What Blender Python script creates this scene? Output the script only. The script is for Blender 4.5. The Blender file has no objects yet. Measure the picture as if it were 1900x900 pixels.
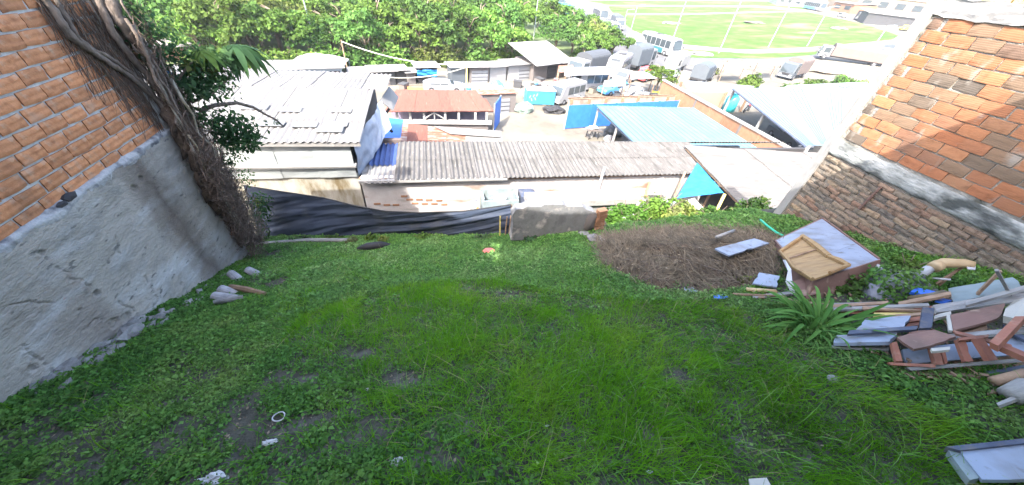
import bpy, bmesh, math, random
import numpy as np
from mathutils import Vector, Matrix, noise as mnoise

random.seed(7)
rng = np.random.default_rng(7)
S = bpy.context.scene
COL = S.collection
R = math.radians

# ------------------------------------------------------------------ camera
FPX, CX, CY = 614.0, 950.0, 450.0
PIT, ROL, AZI = R(40.36), R(-6.72), R(15.8)
_f = np.array([math.sin(AZI)*math.cos(PIT), math.cos(AZI)*math.cos(PIT), -math.sin(PIT)])
_r = np.array([math.cos(AZI), -math.sin(AZI), 0.0])
_d = np.cross(_f, _r)
CAMX = math.cos(ROL)*_r + math.sin(ROL)*_d
CAMD = -math.sin(ROL)*_r + math.cos(ROL)*_d
CAMF = _f
cd = bpy.data.cameras.new('camera')
cam = bpy.data.objects.new('camera', cd)
COL.objects.link(cam)
cd.sensor_width = 36.0
cd.lens = 36.0*FPX/1900.0
cd.clip_start = 0.05
cd.clip_end = 5000
m = Matrix.Identity(4)
for i in range(3):
    m[i][0], m[i][1], m[i][2] = CAMX[i], -CAMD[i], -CAMF[i]
cam.matrix_world = m
S.camera = cam

# ------------------------------------------------------------------ light
SUN = Vector((0.40, 0.50, -0.71)).normalized()
w = bpy.data.worlds.new('World')
S.world = w
w.use_nodes = True
wn = w.node_tree.nodes
wn.clear()
sky = wn.new('ShaderNodeTexSky')
sky.sky_type = 'NISHITA'
sky.sun_disc = False
sky.sun_elevation = math.asin(-SUN.z)
sky.sun_rotation = math.atan2(-SUN.x, -SUN.y)
sky.dust_density = 4.0
sky.ozone_density = 0.4
sky.air_density = 0.9
bg = wn.new('ShaderNodeBackground')
bg.inputs[1].default_value = 0.15
wo = wn.new('ShaderNodeOutputWorld')
w.node_tree.links.new(sky.outputs[0], bg.inputs[0])
w.node_tree.links.new(bg.outputs[0], wo.inputs[0])
sl = bpy.data.lights.new('sun', 'SUN')
sl.energy = 2.0
sl.angle = R(0.5)
sl.color = (1.0, 0.97, 0.92)
so = bpy.data.objects.new('sun', sl)
COL.objects.link(so)
so.rotation_euler = SUN.to_track_quat('-Z', 'Y').to_euler()
so.location = (0, -20, 40)
S.view_settings.view_transform = 'Standard'
S.view_settings.look = 'None'
S.view_settings.exposure = 3.08
S.view_settings.gamma = 1.0
S.view_settings.use_curve_mapping = False

# ------------------------------------------------------------------ survey helpers: where on a known surface a sight line lands
def ray(px, py):
    return CAMX*(px-CX) + CAMD*(py-CY) + CAMF*FPX
def onz(px, py, z): d = ray(px, py); return d*(z/d[2])
def ony(px, py, y): d = ray(px, py); return d*(y/d[1])
def onx(px, py, x): d = ray(px, py); return d*(x/d[0])
def project(P):
    P = np.asarray(P, float)
    a, b, c = P@CAMX, P@CAMD, P@CAMF
    return CX+FPX*a/c, CY+FPX*b/c
def zl(y): return -4.33-.452*(y-2.7)
def zr(y): return -2.78-.402*(y-1.66)
def vhash(ix, iy, s):
    h = (ix*374761393 + iy*668265263 + s*1442695041) & 0xffffffff
    h = ((h ^ (h >> 13))*1274126177) & 0xffffffff
    return ((h ^ (h >> 16)) & 0xffff)/65535.0
def vn(x, y, s=0):
    x = np.asarray(x, float); y = np.asarray(y, float)
    ix = np.floor(x).astype(np.int64); iy = np.floor(y).astype(np.int64)
    fx = x-ix; fy = y-iy
    fx = fx*fx*(3-2*fx); fy = fy*fy*(3-2*fy)
    a = vhash(ix, iy, s); b = vhash(ix+1, iy, s); c = vhash(ix, iy+1, s); d = vhash(ix+1, iy+1, s)
    return (a*(1-fx)+b*fx)*(1-fy)+(c*(1-fx)+d*fx)*fy
def lotz(x, y):
    t = (np.asarray(x)+5)/13
    base = zl(y)*(1-t)+zr(y)*t
    return base + .10*(vn(np.asarray(x)*1.1, np.asarray(y)*1.1, 3)-.5) + .04*(vn(np.asarray(x)*4, np.asarray(y)*4, 5)-.5)
def lot(px, py, lift=0.0):
    d = ray(px, py); d = d/np.linalg.norm(d)
    t = np.linspace(1.5, 16, 1500)
    P = t[:, None]*d
    k = np.argmax(P[:, 2] < lotz(P[:, 0], P[:, 1])+lift)
    if k == 0: k = len(t)-1
    return P[k]
def terz(x, y):
    x = np.asarray(x, float); y = np.asarray(y, float)
    s = np.clip((y-12.5)/4, 0, 1)
    return -8.25-3.75*s*s*(3-2*s) + .06*np.maximum(0, x-75)
def far(px, py, lift=0.0):
    d = ray(px, py); d = d/np.linalg.norm(d)
    p = d*((-12+lift)/d[2]) if d[2] < -1e-4 else d*1e6
    if p[0] <= 75 and d[2] < -1e-4: return p
    t = (-12+lift-4.5)/(d[2]-.06*d[0])
    return d*t
def above(b, px, py):
    """point straight above ground point b seen along the sight line's height"""
    d = ray(px, py)
    k = math.hypot(b[0], b[1])/math.hypot(d[0], d[1])
    return np.array([b[0], b[1], d[2]*k])

# ------------------------------------------------------------------ materials
MATS = {}
def mat(name, c1, c2=None, c3=None, scale=4.0, rough=.85, bump=.3, bscale=None, rand=0.0, metal=0.0, spec=.3,
        detail=6.0, stretch=(1, 1, 1), lo=.35, hi=.65, trans=0.0, island=False, orand=0.0, wave=None, ramp=None, mask=None, wstain=None, band=None):
    if name in MATS: return MATS[name]
    M = bpy.data.materials.new(name); M.use_nodes = True
    nt = M.node_tree; N = nt.nodes; L = nt.links
    N.clear()
    out = N.new('ShaderNodeOutputMaterial')
    P = N.new('ShaderNodeBsdfPrincipled')
    P.inputs['Roughness'].default_value = rough
    P.inputs['Metallic'].default_value = metal
    P.inputs['Specular IOR Level'].default_value = spec
    tc = N.new('ShaderNodeTexCoord')
    mp = N.new('ShaderNodeMapping'); mp.inputs['Scale'].default_value = stretch
    L.new(tc.outputs['Object'], mp.inputs[0])
    oi = N.new('ShaderNodeObjectInfo')
    off = N.new('ShaderNodeVectorMath'); off.operation = 'ADD'
    mul = N.new('ShaderNodeMath'); mul.operation = 'MULTIPLY'; mul.inputs[1].default_value = 37.0
    L.new(oi.outputs['Random'], mul.inputs[0]); L.new(mp.outputs[0], off.inputs[0]); L.new(mul.outputs[0], off.inputs[1])
    vec = off.outputs[0]
    col = None
    if c2 is not None:
        nz = N.new('ShaderNodeTexNoise'); nz.inputs['Scale'].default_value = scale; nz.inputs['Detail'].default_value = detail
        nz.inputs['Roughness'].default_value = .62
        L.new(vec, nz.inputs[0])
        cr = N.new('ShaderNodeValToRGB')
        cr.color_ramp.elements[0].position = lo; cr.color_ramp.elements[0].color = (*c1, 1)
        cr.color_ramp.elements[1].position = hi; cr.color_ramp.elements[1].color = (*(c3 or c2), 1)
        if c3:
            e = cr.color_ramp.elements.new((lo+hi)/2); e.color = (*c2, 1)
        L.new(nz.outputs[0], cr.inputs[0])
        col = cr.outputs[0]
    else:
        rgb = N.new('ShaderNodeRGB'); rgb.outputs[0].default_value = (*c1, 1); col = rgb.outputs[0]
    rs = oi.outputs['Random']
    if island:
        ge = N.new('ShaderNodeNewGeometry'); rs = ge.outputs['Random Per Island']
    if ramp:      # piece to piece colour: list of (pos, colour)
        rr = N.new('ShaderNodeValToRGB')
        el = rr.color_ramp.elements
        el[0].position, el[0].color = ramp[0][0], (*ramp[0][1], 1)
        el[1].position, el[1].color = ramp[-1][0], (*ramp[-1][1], 1)
        for p_, c_ in ramp[1:-1]:
            e = el.new(p_); e.color = (*c_, 1)
        L.new(rs, rr.inputs[0])
        mx = N.new('ShaderNodeMix'); mx.data_type = 'RGBA'; mx.blend_type = 'MULTIPLY'; mx.inputs[0].default_value = 1.0
        L.new(rr.outputs[0], mx.inputs[6]); L.new(col, mx.inputs[7]); col = mx.outputs[2]
    if orand:      # tree to tree differences in tone and hue
        h0 = N.new('ShaderNodeHueSaturation'); r1 = N.new('ShaderNodeMapRange'); r1.inputs[3].default_value = 1-orand; r1.inputs[4].default_value = 1+orand*.75
        m7 = N.new('ShaderNodeMath'); m7.operation = 'MULTIPLY'; m7.inputs[1].default_value = 7.31; f7 = N.new('ShaderNodeMath'); f7.operation = 'FRACT'; L.new(oi.outputs['Random'], m7.inputs[0]); L.new(m7.outputs[0], f7.inputs[0])
        r2 = N.new('ShaderNodeMapRange'); r2.inputs[3].default_value = .49; r2.inputs[4].default_value = .52
        L.new(oi.outputs['Random'], r1.inputs[0]); L.new(r1.outputs[0], h0.inputs['Value']); L.new(f7.outputs[0], r2.inputs[0]); L.new(r2.outputs[0], h0.inputs['Hue']); L.new(col, h0.inputs['Color']); col = h0.outputs[0]
    if rand:
        hs = N.new('ShaderNodeHueSaturation')
        mr = N.new('ShaderNodeMapRange'); mr.inputs[3].default_value = 1-rand; mr.inputs[4].default_value = 1+rand
        L.new(rs, mr.inputs[0]); L.new(mr.outputs[0], hs.inputs['Value']); L.new(col, hs.inputs['Color']); col = hs.outputs[0]
    for c_, sc_, lo_, hi_, st_ in ([mask] if isinstance(mask, tuple) else (mask or [])):      # patchy layers (moss, stains): colour, scale, lo, hi, stretch
        mp2 = N.new('ShaderNodeMapping'); mp2.inputs['Scale'].default_value = st_
        L.new(tc.outputs['Object'], mp2.inputs[0])
        n2 = N.new('ShaderNodeTexNoise'); n2.inputs['Scale'].default_value = sc_; n2.inputs['Detail'].default_value = 8
        L.new(mp2.outputs[0], n2.inputs[0])
        m2 = N.new('ShaderNodeMapRange'); m2.inputs[1].default_value = lo_; m2.inputs[2].default_value = hi_
        L.new(n2.outputs[0], m2.inputs[0])
        mx = N.new('ShaderNodeMix'); mx.data_type = 'RGBA'
        L.new(m2.outputs[0], mx.inputs[0]); L.new(col, mx.inputs[6]); mx.inputs[7].default_value = (*c_, 1); col = mx.outputs[2]
    for c_, sc_, lo_, hi_, amt_ in (wstain or []):      # big weather stains that run over many pieces, in place on the wall
        g2 = N.new('ShaderNodeNewGeometry'); n2 = N.new('ShaderNodeTexNoise'); n2.inputs['Scale'].default_value = sc_; n2.inputs['Detail'].default_value = 9
        mpw = N.new('ShaderNodeMapping'); mpw.inputs['Scale'].default_value = (1, 1, .55); L.new(g2.outputs['Position'], mpw.inputs[0]); L.new(mpw.outputs[0], n2.inputs[0])
        m2 = N.new('ShaderNodeMapRange'); m2.inputs[1].default_value = lo_; m2.inputs[2].default_value = hi_; m2.inputs[4].default_value = amt_
        L.new(n2.outputs[0], m2.inputs[0]); mx = N.new('ShaderNodeMix'); mx.data_type = 'RGBA'
        L.new(m2.outputs[0], mx.inputs[0]); L.new(col, mx.inputs[6]); mx.inputs[7].default_value = (*c_, 1); col = mx.outputs[2]
    if band:      # one rusty run-off stain down a wall: colour, y, width
        g2 = N.new('ShaderNodeNewGeometry'); sx = N.new('ShaderNodeSeparateXYZ'); L.new(g2.outputs['Position'], sx.inputs[0])
        n2 = N.new('ShaderNodeTexNoise'); n2.inputs['Scale'].default_value = 2.5; n2.inputs['Detail'].default_value = 8; L.new(g2.outputs['Position'], n2.inputs[0])
        a1 = N.new('ShaderNodeMath'); a1.operation = 'MULTIPLY_ADD'; a1.inputs[1].default_value = .45; a1.inputs[2].default_value = -.225-band[1]; L.new(n2.outputs[0], a1.inputs[0])
        a2 = N.new('ShaderNodeMath'); a2.operation = 'ADD'; L.new(sx.outputs[1], a2.inputs[0]); L.new(a1.outputs[0], a2.inputs[1])
        a3 = N.new('ShaderNodeMath'); a3.operation = 'ABSOLUTE'; L.new(a2.outputs[0], a3.inputs[0])
        m2 = N.new('ShaderNodeMapRange'); m2.inputs[1].default_value = band[2]; m2.inputs[2].default_value = 0; m2.inputs[4].default_value = .85; L.new(a3.outputs[0], m2.inputs[0])
        mx = N.new('ShaderNodeMix'); mx.data_type = 'RGBA'; L.new(m2.outputs[0], mx.inputs[0]); L.new(col, mx.inputs[6]); mx.inputs[7].default_value = (*band[0], 1); col = mx.outputs[2]
    L.new(col, P.inputs['Base Color'])
    if bump:
        nb = N.new('ShaderNodeTexNoise'); nb.inputs['Scale'].default_value = bscale or scale*4; nb.inputs['Detail'].default_value = 8
        L.new(vec, nb.inputs[0])
        h = nb.outputs[0]
        if wave:
            wv = N.new('ShaderNodeTexWave'); wv.inputs['Scale'].default_value = wave[0]; wv.bands_direction = wave[1]
            wv.inputs['Distortion'].default_value = 1.0
            L.new(tc.outputs['Object'], wv.inputs[0])
            ad = N.new('ShaderNodeMath'); ad.operation = 'ADD'
            L.new(h, ad.inputs[0]); L.new(wv.outputs[1], ad.inputs[1]); h = ad.outputs[0]
        bm_ = N.new('ShaderNodeBump'); bm_.inputs['Strength'].default_value = bump; bm_.inputs['Distance'].default_value = .02
        L.new(h, bm_.inputs['Height']); L.new(bm_.outputs[0], P.inputs['Normal'])
    sh = P.outputs[0]
    if trans:
        tr = N.new('ShaderNodeBsdfTranslucent'); L.new(col, tr.inputs[0])
        ms = N.new('ShaderNodeMixShader'); ms.inputs[0].default_value = trans
        L.new(P.outputs[0], ms.inputs[1]); L.new(tr.outputs[0], ms.inputs[2]); sh = ms.outputs[0]
    L.new(sh, out.inputs[0])
    MATS[name] = M
    return M

# ------------------------------------------------------------------ object helpers
def tag(o, label=None, cat=None, group=None, kind=None):
    if label: o['label'] = label
    if cat: o['category'] = cat
    if group: o['group'] = group
    if kind: o['kind'] = kind
    return o
def thing(name, label, cat, loc=(0, 0, 0), rz=0.0, group=None):
    o = bpy.data.objects.new(name, None); COL.objects.link(o)
    o.empty_display_size = .2
    o.location = Vector([float(v) for v in loc]); o.rotation_euler = (0, 0, rz)
    return tag(o, label, cat, group)
def wloc(o):
    v = Vector((0, 0, 0))
    while o is not None:
        v = v + Vector(o.location); o = o.parent
    return v
def link(name, me, parent=None):
    o = bpy.data.objects.new(name, me); COL.objects.link(o)
    if parent is not None: o.parent = parent
    return o
def copy_tree(o, parent=None):
    c = o.copy(); COL.objects.link(c); c.parent = parent
    for ch in list(o.children): copy_tree(ch, c)
    return c
_ico = {}
def ico(sub):
    if sub not in _ico:
        b = bmesh.new(); bmesh.ops.create_icosphere(b, subdivisions=sub, radius=1.0)
        b.verts.ensure_lookup_table()
        _ico[sub] = ([tuple(v.co) for v in b.verts], [tuple(v.index for v in f.verts) for f in b.faces]); b.free()
    return _ico[sub]
class MB:
    def __init__(s): s.v = []; s.f = []
    def add(s, v, f):
        n = len(s.v); s.v += [tuple(float(c) for c in p) for p in v]; s.f += [tuple(n+i for i in q) for q in f]; return s
    def hexa(s, p):   # 0-3 bottom loop, 4-7 top loop
        return s.add(p, [(3, 2, 1, 0), (4, 5, 6, 7), (0, 1, 5, 4), (1, 2, 6, 5), (2, 3, 7, 6), (3, 0, 4, 7)])
    def box(s, c, d, rz=0.0, ry=0.0, rx=0.0):
        Mx = Matrix.Rotation(rz, 3, 'Z') @ Matrix.Rotation(ry, 3, 'Y') @ Matrix.Rotation(rx, 3, 'X')
        x, y, z = d[0]/2, d[1]/2, d[2]/2
        P = [(-x, -y, -z), (x, -y, -z), (x, y, -z), (-x, y, -z), (-x, -y, z), (x, -y, z), (x, y, z), (-x, y, z)]
        return s.hexa([Mx @ Vector(p)+Vector([float(q) for q in c]) for p in P])
    def bbox(s, a, b): return s.box([(a[i]+b[i])/2 for i in range(3)], [abs(b[i]-a[i]) for i in range(3)])
    def slab(s, pts, th, n=None):
        P = [Vector([float(c) for c in p]) for p in pts]
        if n is None:
            n = Vector((0, 0, 0))
            for i in range(len(P)): n += (P[i]-P[0]).cross(P[(i+1) % len(P)]-P[0])
            n.normalize()
            if n.z < 0: P = P[::-1]; n = -n
        else: n = Vector(n)
        k = len(P); Q = [p-n*th for p in P]
        f = [tuple(range(k)), tuple(range(2*k-1, k-1, -1))]
        f += [(i, k+i, k+(i+1) % k, (i+1) % k) for i in range(k)]
        return s.add(P+Q, f)
    def tube(s, pts, r, n=8, cap=True):
        P = [Vector([float(c) for c in p]) for p in pts]
        if not hasattr(r, '__len__'): r = [r]*len(P)
        base = len(s.v); up = None
        for i, p in enumerate(P):
            t = (P[min(i+1, len(P)-1)]-P[max(i-1, 0)])
            if t.length < 1e-9: t = Vector((0, 0, 1))
            t.normalize()
            if up is None:
                up = t.orthogonal().normalized()
            up = (up-t*up.dot(t))
            up = up.normalized() if up.length > 1e-6 else t.orthogonal().normalized()
            b = t.cross(up)
            for k in range(n):
                a = 2*math.pi*k/n
                s.v.append(tuple(p+(up*math.cos(a)+b*math.sin(a))*r[i]))
        for i in range(len(P)-1):
            for k in range(n):
                a = base+i*n+k; b2 = base+i*n+(k+1) % n
                s.f.append((a, b2, b2+n, a+n))
        if cap:
            s.f.append(tuple(base+k for k in range(n-1, -1, -1)))
            s.f.append(tuple(base+(len(P)-1)*n+k for k in range(n)))
        return s
    def blob(s, c, r, seed=0, sub=2, amp=.25, fr=1.3, flat=0.0):
        V, F = ico(sub)
        if not hasattr(r, '__len__'): r = (r, r, r)
        o = Vector((seed*3.1, seed*1.7, seed*.9)); out = []
        for v in V:
            q = Vector(v); k = 1+amp*mnoise.noise(q*fr+o)+amp*.5*mnoise.noise(q*fr*2.7+o)
            p = [q.x*k*r[0], q.y*k*r[1], q.z*k*r[2]]
            if flat: p = [round(p[0]/flat)*flat*.4+p[0]*.6, round(p[1]/flat)*flat*.4+p[1]*.6, p[2]]
            out.append((c[0]+p[0], c[1]+p[1], c[2]+p[2]))
        return s.add(out, F)
    def extrude(s, prof, a, b, axis='y'):   # closed profile (u,w) swept between a and b along an axis
        k = len(prof)
        def pt(u, w_, t): return (u, t, w_) if axis == 'y' else ((t, u, w_) if axis == 'x' else (u, w_, t))
        V = [pt(u, w_, a) for u, w_ in prof]+[pt(u, w_, b) for u, w_ in prof]
        return s.add(V, [tuple(range(k)), tuple(range(2*k-1, k-1, -1))]+[(i, k+i, k+(i+1) % k, (i+1) % k) for i in range(k)])
    def grid(s, fn, nu, nv):
        base = len(s.v)
        for j in range(nv+1):
            for i in range(nu+1): s.v.append(tuple(float(c) for c in fn(i/nu, j/nv)))
        for j in range(nv):
            for i in range(nu):
                a = base+j*(nu+1)+i; s.f.append((a, a+1, a+nu+2, a+nu+1))
        return s
    def mesh(s, name, mt, off=None, smooth=False):
        me = bpy.data.meshes.new(name)
        V = s.v if off is None else [(x-off.x, y-off.y, z-off.z) for x, y, z in s.v]
        me.from_pydata(V, [], s.f)
        me.materials.append(mt)
        b = bmesh.new(); b.from_mesh(me); bmesh.ops.recalc_face_normals(b, faces=b.faces); b.to_mesh(me); b.free()
        if smooth:
            for p in me.polygons: p.use_smooth = True
        me.update()
        return me
    def build(s, name, mt, parent=None, smooth=False, local=False):
        off = None
        loc = None
        if not local:
            if parent is not None: off = wloc(parent)
            else:
                A = np.array(s.v); off = Vector((float(A[:, 0].mean()), float(A[:, 1].mean()), float(A[:, 2].min()))); loc = off
        o = link(name, s.mesh(name, mt, off, smooth), parent)
        if loc is not None: o.location = loc
        return o
def fastmesh(name, V, quads, mt, tris=None):
    """numpy verts and faces to a mesh, quick for tens of thousands of leaves"""
    me = bpy.data.meshes.new(name)
    V = np.asarray(V, np.float32)
    nq = 0 if quads is None else len(quads); nt_ = 0 if tris is None else len(tris)
    loops = np.concatenate([np.asarray(quads, np.int32).ravel() if nq else np.zeros(0, np.int32),
                            np.asarray(tris, np.int32).ravel() if nt_ else np.zeros(0, np.int32)])
    st = np.concatenate([np.arange(nq, dtype=np.int32)*4, nq*4+np.arange(nt_, dtype=np.int32)*3])
    me.vertices.add(len(V)); me.vertices.foreach_set('co', V.ravel())
    me.loops.add(len(loops)); me.loops.foreach_set('vertex_index', loops)
    me.polygons.add(nq+nt_); me.polygons.foreach_set('loop_start', st)
    me.update(calc_edges=True)
    me.materials.append(mt)
    return me
def inpoly(x, y, poly):
    x = np.asarray(x); y = np.asarray(y); r = np.zeros(x.shape, bool); n = len(poly)
    for i in range(n):
        x0, y0 = poly[i]; x1, y1 = poly[(i+1) % n]
        c = ((y0 > y) != (y1 > y)) & (x < (x1-x0)*(y-y0)/((y1-y0) if y1 != y0 else 1e-9)+x0)
        r ^= c
    return r
def unit(a): return a/np.maximum(np.linalg.norm(a, axis=-1, keepdims=True), 1e-9)
def leaf_quads(P, D, Nn, ln, wd, droop=0.0):
    """rhombic leaves: base P, direction D, face normal Nn, per-leaf length and width; folded along the midrib"""
    D = unit(D); Sd = unit(np.cross(D, Nn)); Up = np.cross(Sd, D)
    ln = np.asarray(ln)[:, None]; wd = np.asarray(wd)[:, None]
    b = P; t = P+D*ln-Up*ln*droop
    mid = P+D*ln*.45
    l = mid+Sd*wd*.5+Up*wd*.12; r_ = mid-Sd*wd*.5+Up*wd*.12
    n = len(P)
    V = np.stack([b, r_, t, l], 1).reshape(-1, 3)
    Q = np.arange(n*4, dtype=np.int32).reshape(n, 4)
    return V, Q
def blades(P, lean, ht, wd, bend):
    """grass blades of three segments: base P, horizontal lean direction, height, width, bend (horizontal reach / height)"""
    n = len(P); up = np.array([0, 0, 1.0])
    sd = np.cross(lean, up); ht = ht[:, None]; wd = wd[:, None]; bend = bend[:, None]
    ts = [0, .4, .75, 1.0]; ws = [1, .85, .5, 0]
    rows = []
    for t, k in zip(ts, ws):
        c = P+up*ht*(t-.35*bend*t*t)+lean*ht*bend*t*t
        if k: rows += [c-sd*wd*.5*k, c+sd*wd*.5*k]
        else: rows += [c]
    V = np.stack(rows, 1).reshape(-1, 3)
    b = (np.arange(n)*7)[:, None]
    Q = np.concatenate([b+np.array([[0, 1, 3, 2]]), b+np.array([[2, 3, 5, 4]])], 0)
    T = b+np.array([[4, 5, 6]])
    return V, Q, T
def clip(poly, f):
    out = []
    for i in range(len(poly)):
        a, b = poly[i], poly[(i+1) % len(poly)]
        fa, fb = f(a), f(b)
        if fa >= 0: out.append(a)
        if fa*fb < 0: out.append(a+(b-a)*(fa/(fa-fb)))
    return out
def sheet(name, pxpoly, lift, mt, label=None):
    """a flat ground sheet on the valley floor, outlined by survey points"""
    P = [far(x, y) for x, y in pxpoly]
    b = MB()
    for g in (lambda p: 75-p[0], lambda p: p[0]-75):
        q = clip(P, g)
        if len(q) >= 3: b.add([(p[0], p[1], float(terz(p[0], max(p[1], 20)))+lift) for p in q], [tuple(range(len(q)))])
    o = b.build(name, mt)
    for p in o.data.polygons:
        if p.normal.z < 0: p.flip()
    return tag(o, kind='structure')

# ------------------------------------------------------------------ the materials of the place
m_soil = mat('soil', (.030, .030, .022), (.070, .066, .052), scale=9, bump=1.0, bscale=45, rough=1, mask=((.12, .11, .10), 3.0, .56, .75, (1, 1, 1)))
m_valley = mat('valley_ground', (.094, .082, .064), (.116, .104, .082), (.081, .072, .057), scale=.35, bump=.3, bscale=3, rough=.95,
               mask=((.15, .14, .115), .12, .45, .6, (1, 1, 1)))
m_asphalt = mat('worn_asphalt', (.072, .072, .075), (.091, .089, .089), scale=.6, bump=.2, rough=.9)
m_path = mat('pale_concrete', (.179, .173, .160), (.222, .216, .202), scale=1.5, bump=.2)
m_field = mat('field_grass', (.036, .086, .013), (.056, .113, .021), (.082, .120, .038), scale=.25, bump=.6, bscale=4, rough=1, spec=.1, stretch=(.8, 1.2, 1),
              mask=((.15, .15, .08), .10, .56, .72, (.5, 1.6, 1)))
m_woodfloor = mat('wood_floor', (.06, .09, .03), (.10, .13, .05), scale=.5, bump=.5, rough=1)
m_blockL = mat('orange_clay_block', (.355, .148, .066), (.43, .192, .09), (.30, .125, .057), scale=7, rough=.9, bump=.35, bscale=60,
               rand=.16, wave=(3.5, 'Z'), mask=((.44, .36, .27), 6, .60, .78, (1, 1, 1)), wstain=[((.30, .26, .21), 3.8, .60, .74, .6), ((.14, .075, .045), 1.2, .55, .75, .55)])
m_mortL = mat('grey_mortar', (.288, .288, .280), (.400, .400, .384), scale=9, bump=.7, bscale=40)
m_plaster = mat('weathered_plaster', (0.202, 0.191, 0.169), (0.291, 0.270, 0.235), (0.239, 0.222, 0.193), scale=2.2, rough=.95, bump=1.0, bscale=34,
                stretch=(1, .6, 1.6), mask=[((.20, .175, .15), 1.0, .56, .72, (1, 1.6, .22)), ((.36, .36, .35), 2.2, .50, .75, (1, .5, 1.6)), ((.13, .125, .115), 6, .64, .70, (1, .8, 2.5))], band=((.085, .066, .052), 6.2, .42))
m_ledge = mat('plaster_lip', (.239, .239, .245), (.355, .355, .346), scale=5, bump=.8, bscale=25, mask=((.107, .107, .115), 5, .52, .66, (1, 1, 1)))
m_blockR = mat('weathered_hollow_block', (.64, .64, .64), (.70, .70, .70), (.43, .41, .385), scale=6, rough=.95, bump=.13, bscale=50, lo=.3, hi=.75,
               wave=(12, 'Z'),
               ramp=[(0, (.44, .165, .075)), (.28, (.40, .175, .09)), (.45, (.50, .22, .105)), (.60, (.31, .19, .115)), (.74, (.22, .155, .105)),
                     (.88, (.15, .125, .10)), (1, (.46, .185, .085))],
               wstain=[((.07, .06, .05), 1.1, .52, .72, .75), ((.30, .27, .23), 4.5, .60, .72, .7)])
m_mortR = mat('old_mortar', (.204, .184, .153), (.272, .252, .218), scale=8, bump=1.0, bscale=30, mask=((.095, .088, .068), 4, .56, .7, (1, 1, 1)))
m_tolete = mat('small_old_brick', (.680, .656, .624), (1, 1, 1), (.480, .464, .440), scale=9, rough=.95, bump=.6, bscale=50,
               ramp=[(0, (.20, .125, .088)), (.25, (.235, .16, .112)), (.5, (.18, .145, .112)), (.7, (.225, .18, .13)), (.85, (.13, .112, .094)), (1, (.28, .205, .135))])
m_band = mat('mossy_concrete_band', (.104, .104, .100), (.240, .248, .232), (.400, .400, .376), scale=4.5, rough=.95, bump=1.0, bscale=22, stretch=(1, .45, 1.6),
             mask=((.06, .065, .06), 3.5, .50, .62, (1, .6, 1)))
m_white = mat('whitewashed_plaster', (.201, .195, .185), (.249, .243, .233), scale=2, bump=.3, bscale=14, mask=((.168, .153, .128), 3, .58, .75, (1, 1, .5)))
m_backwall = mat('stained_whitewash', (.30, .275, .26), (.36, .34, .325), scale=2, bump=.5, bscale=12,
                 mask=[((.20, .125, .09), 1.2, .58, .70, (.5, 1, 1.7)), ((.16, .15, .13), 2.5, .60, .75, (.4, 1, 2))])
m_mosswall = mat('mossy_ochre_wall', (.104, .077, .039), (.199, .182, .142), (.268, .255, .225), scale=2.4, bump=.6, bscale=15, stretch=(1, 1, .35))
m_fibro = mat('fibre_cement_sheet', (.077, .072, .068), (.097, .092, .087), (.060, .057, .053), scale=2.0, rough=.95, bump=.25, bscale=20, rand=.10, stretch=(1.6, .35, 1),
              mask=((.20, .18, .16), 5, .60, .72, (3, .5, 1)))
m_palefibro = mat('pale_roof_sheet', (.157, .150, .141), (.189, .181, .173), scale=1.4, rough=.9, bump=.2, rand=.05, stretch=(2, .4, 1),
                  mask=((.46, .41, .35), 3, .60, .76, (3, .4, 1)))
m_skylight = mat('grimy_skylight', (.088, .088, .087), (.117, .117, .114), scale=3, bump=.1, rough=.5)
m_bluesheet = mat('blue_roof_sheet', (.035, .06, .17), (.05, .085, .21), scale=3, rough=.6, bump=.2)
m_tin = mat('dull_tin', (.185, .198, .194), (.264, .273, .268), scale=1.5, rough=.4, bump=.35, bscale=3, spec=.6, stretch=(1, 1, 2.5))
m_rustroof = mat('rust_red_roof', (.113, .042, .031), (.140, .055, .039), (.122, .046, .032), scale=1.6, rough=.9, bump=.2, stretch=(2.5, .5, 1), rand=.10,
                 mask=((.24, .12, .09), 2.0, .62, .85, (3, .5, 1)))
m_rustmix = mat('patchy_rusty_sheet', (.134, .049, .029), (.172, .077, .049), (.253, .212, .188), scale=2.2, rough=.85, bump=.3, stretch=(.6, 2, 1))
m_paleblue = mat('pale_blue_roof', (.078, .178, .235), (.095, .20, .26), scale=.8, rough=.75, bump=.1, rand=.06, spec=.15)
m_whiteblue = mat('blue_white_roof', (.105, .145, .20), (.12, .16, .215), scale=.8, rough=.75, bump=.1, rand=.06, spec=.15)
m_bluegate = mat('blue_painted_metal', (.018, .095, .36), (.026, .12, .42), scale=2, rough=.5, bump=.15, rand=.08)
m_bluetarp = mat('bright_blue_tarp', (.022, .187, .446), (.036, .245, .518), scale=4, rough=.45, bump=.4, bscale=9, trans=.25)
m_graytarp = mat('pale_blue_tarp', (.202, .224, .269), (.269, .291, .336), scale=3, rough=.5, bump=.5, bscale=6)
m_shade = mat('navy_shade_cloth', (.022, .030, .050), (.034, .045, .070), scale=1.2, rough=.6, bump=.45, bscale=9, spec=.25, wstain=[((.075, .07, .06), 1.5, .55, .75, .5)])
m_obrick = mat('orange_brick_far', (.194, .097, .055), (.228, .122, .071), scale=3, bump=.3, rand=.14)
m_greyroof = mat('grey_metal_roof', (.240, .256, .272), (.320, .336, .352), scale=1, rough=.6, bump=.2)
m_concrete = mat('rough_concrete', (.112, .112, .114), (.162, .162, .162), (.137, .134, .130), scale=3, bump=.8, bscale=20, mask=((.5, .45, .40), 2.4, .58, .72, (1, 1, 1)))
m_stone = mat('broken_rubble', (.120, .120, .117), (.205, .200, .194), scale=7, bump=.9, bscale=25, rand=.2)
m_tile = mat('grey_clay_tile', (.17, .17, .18), (.28, .28, .29), scale=8, bump=.5, rand=.15)
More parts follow.
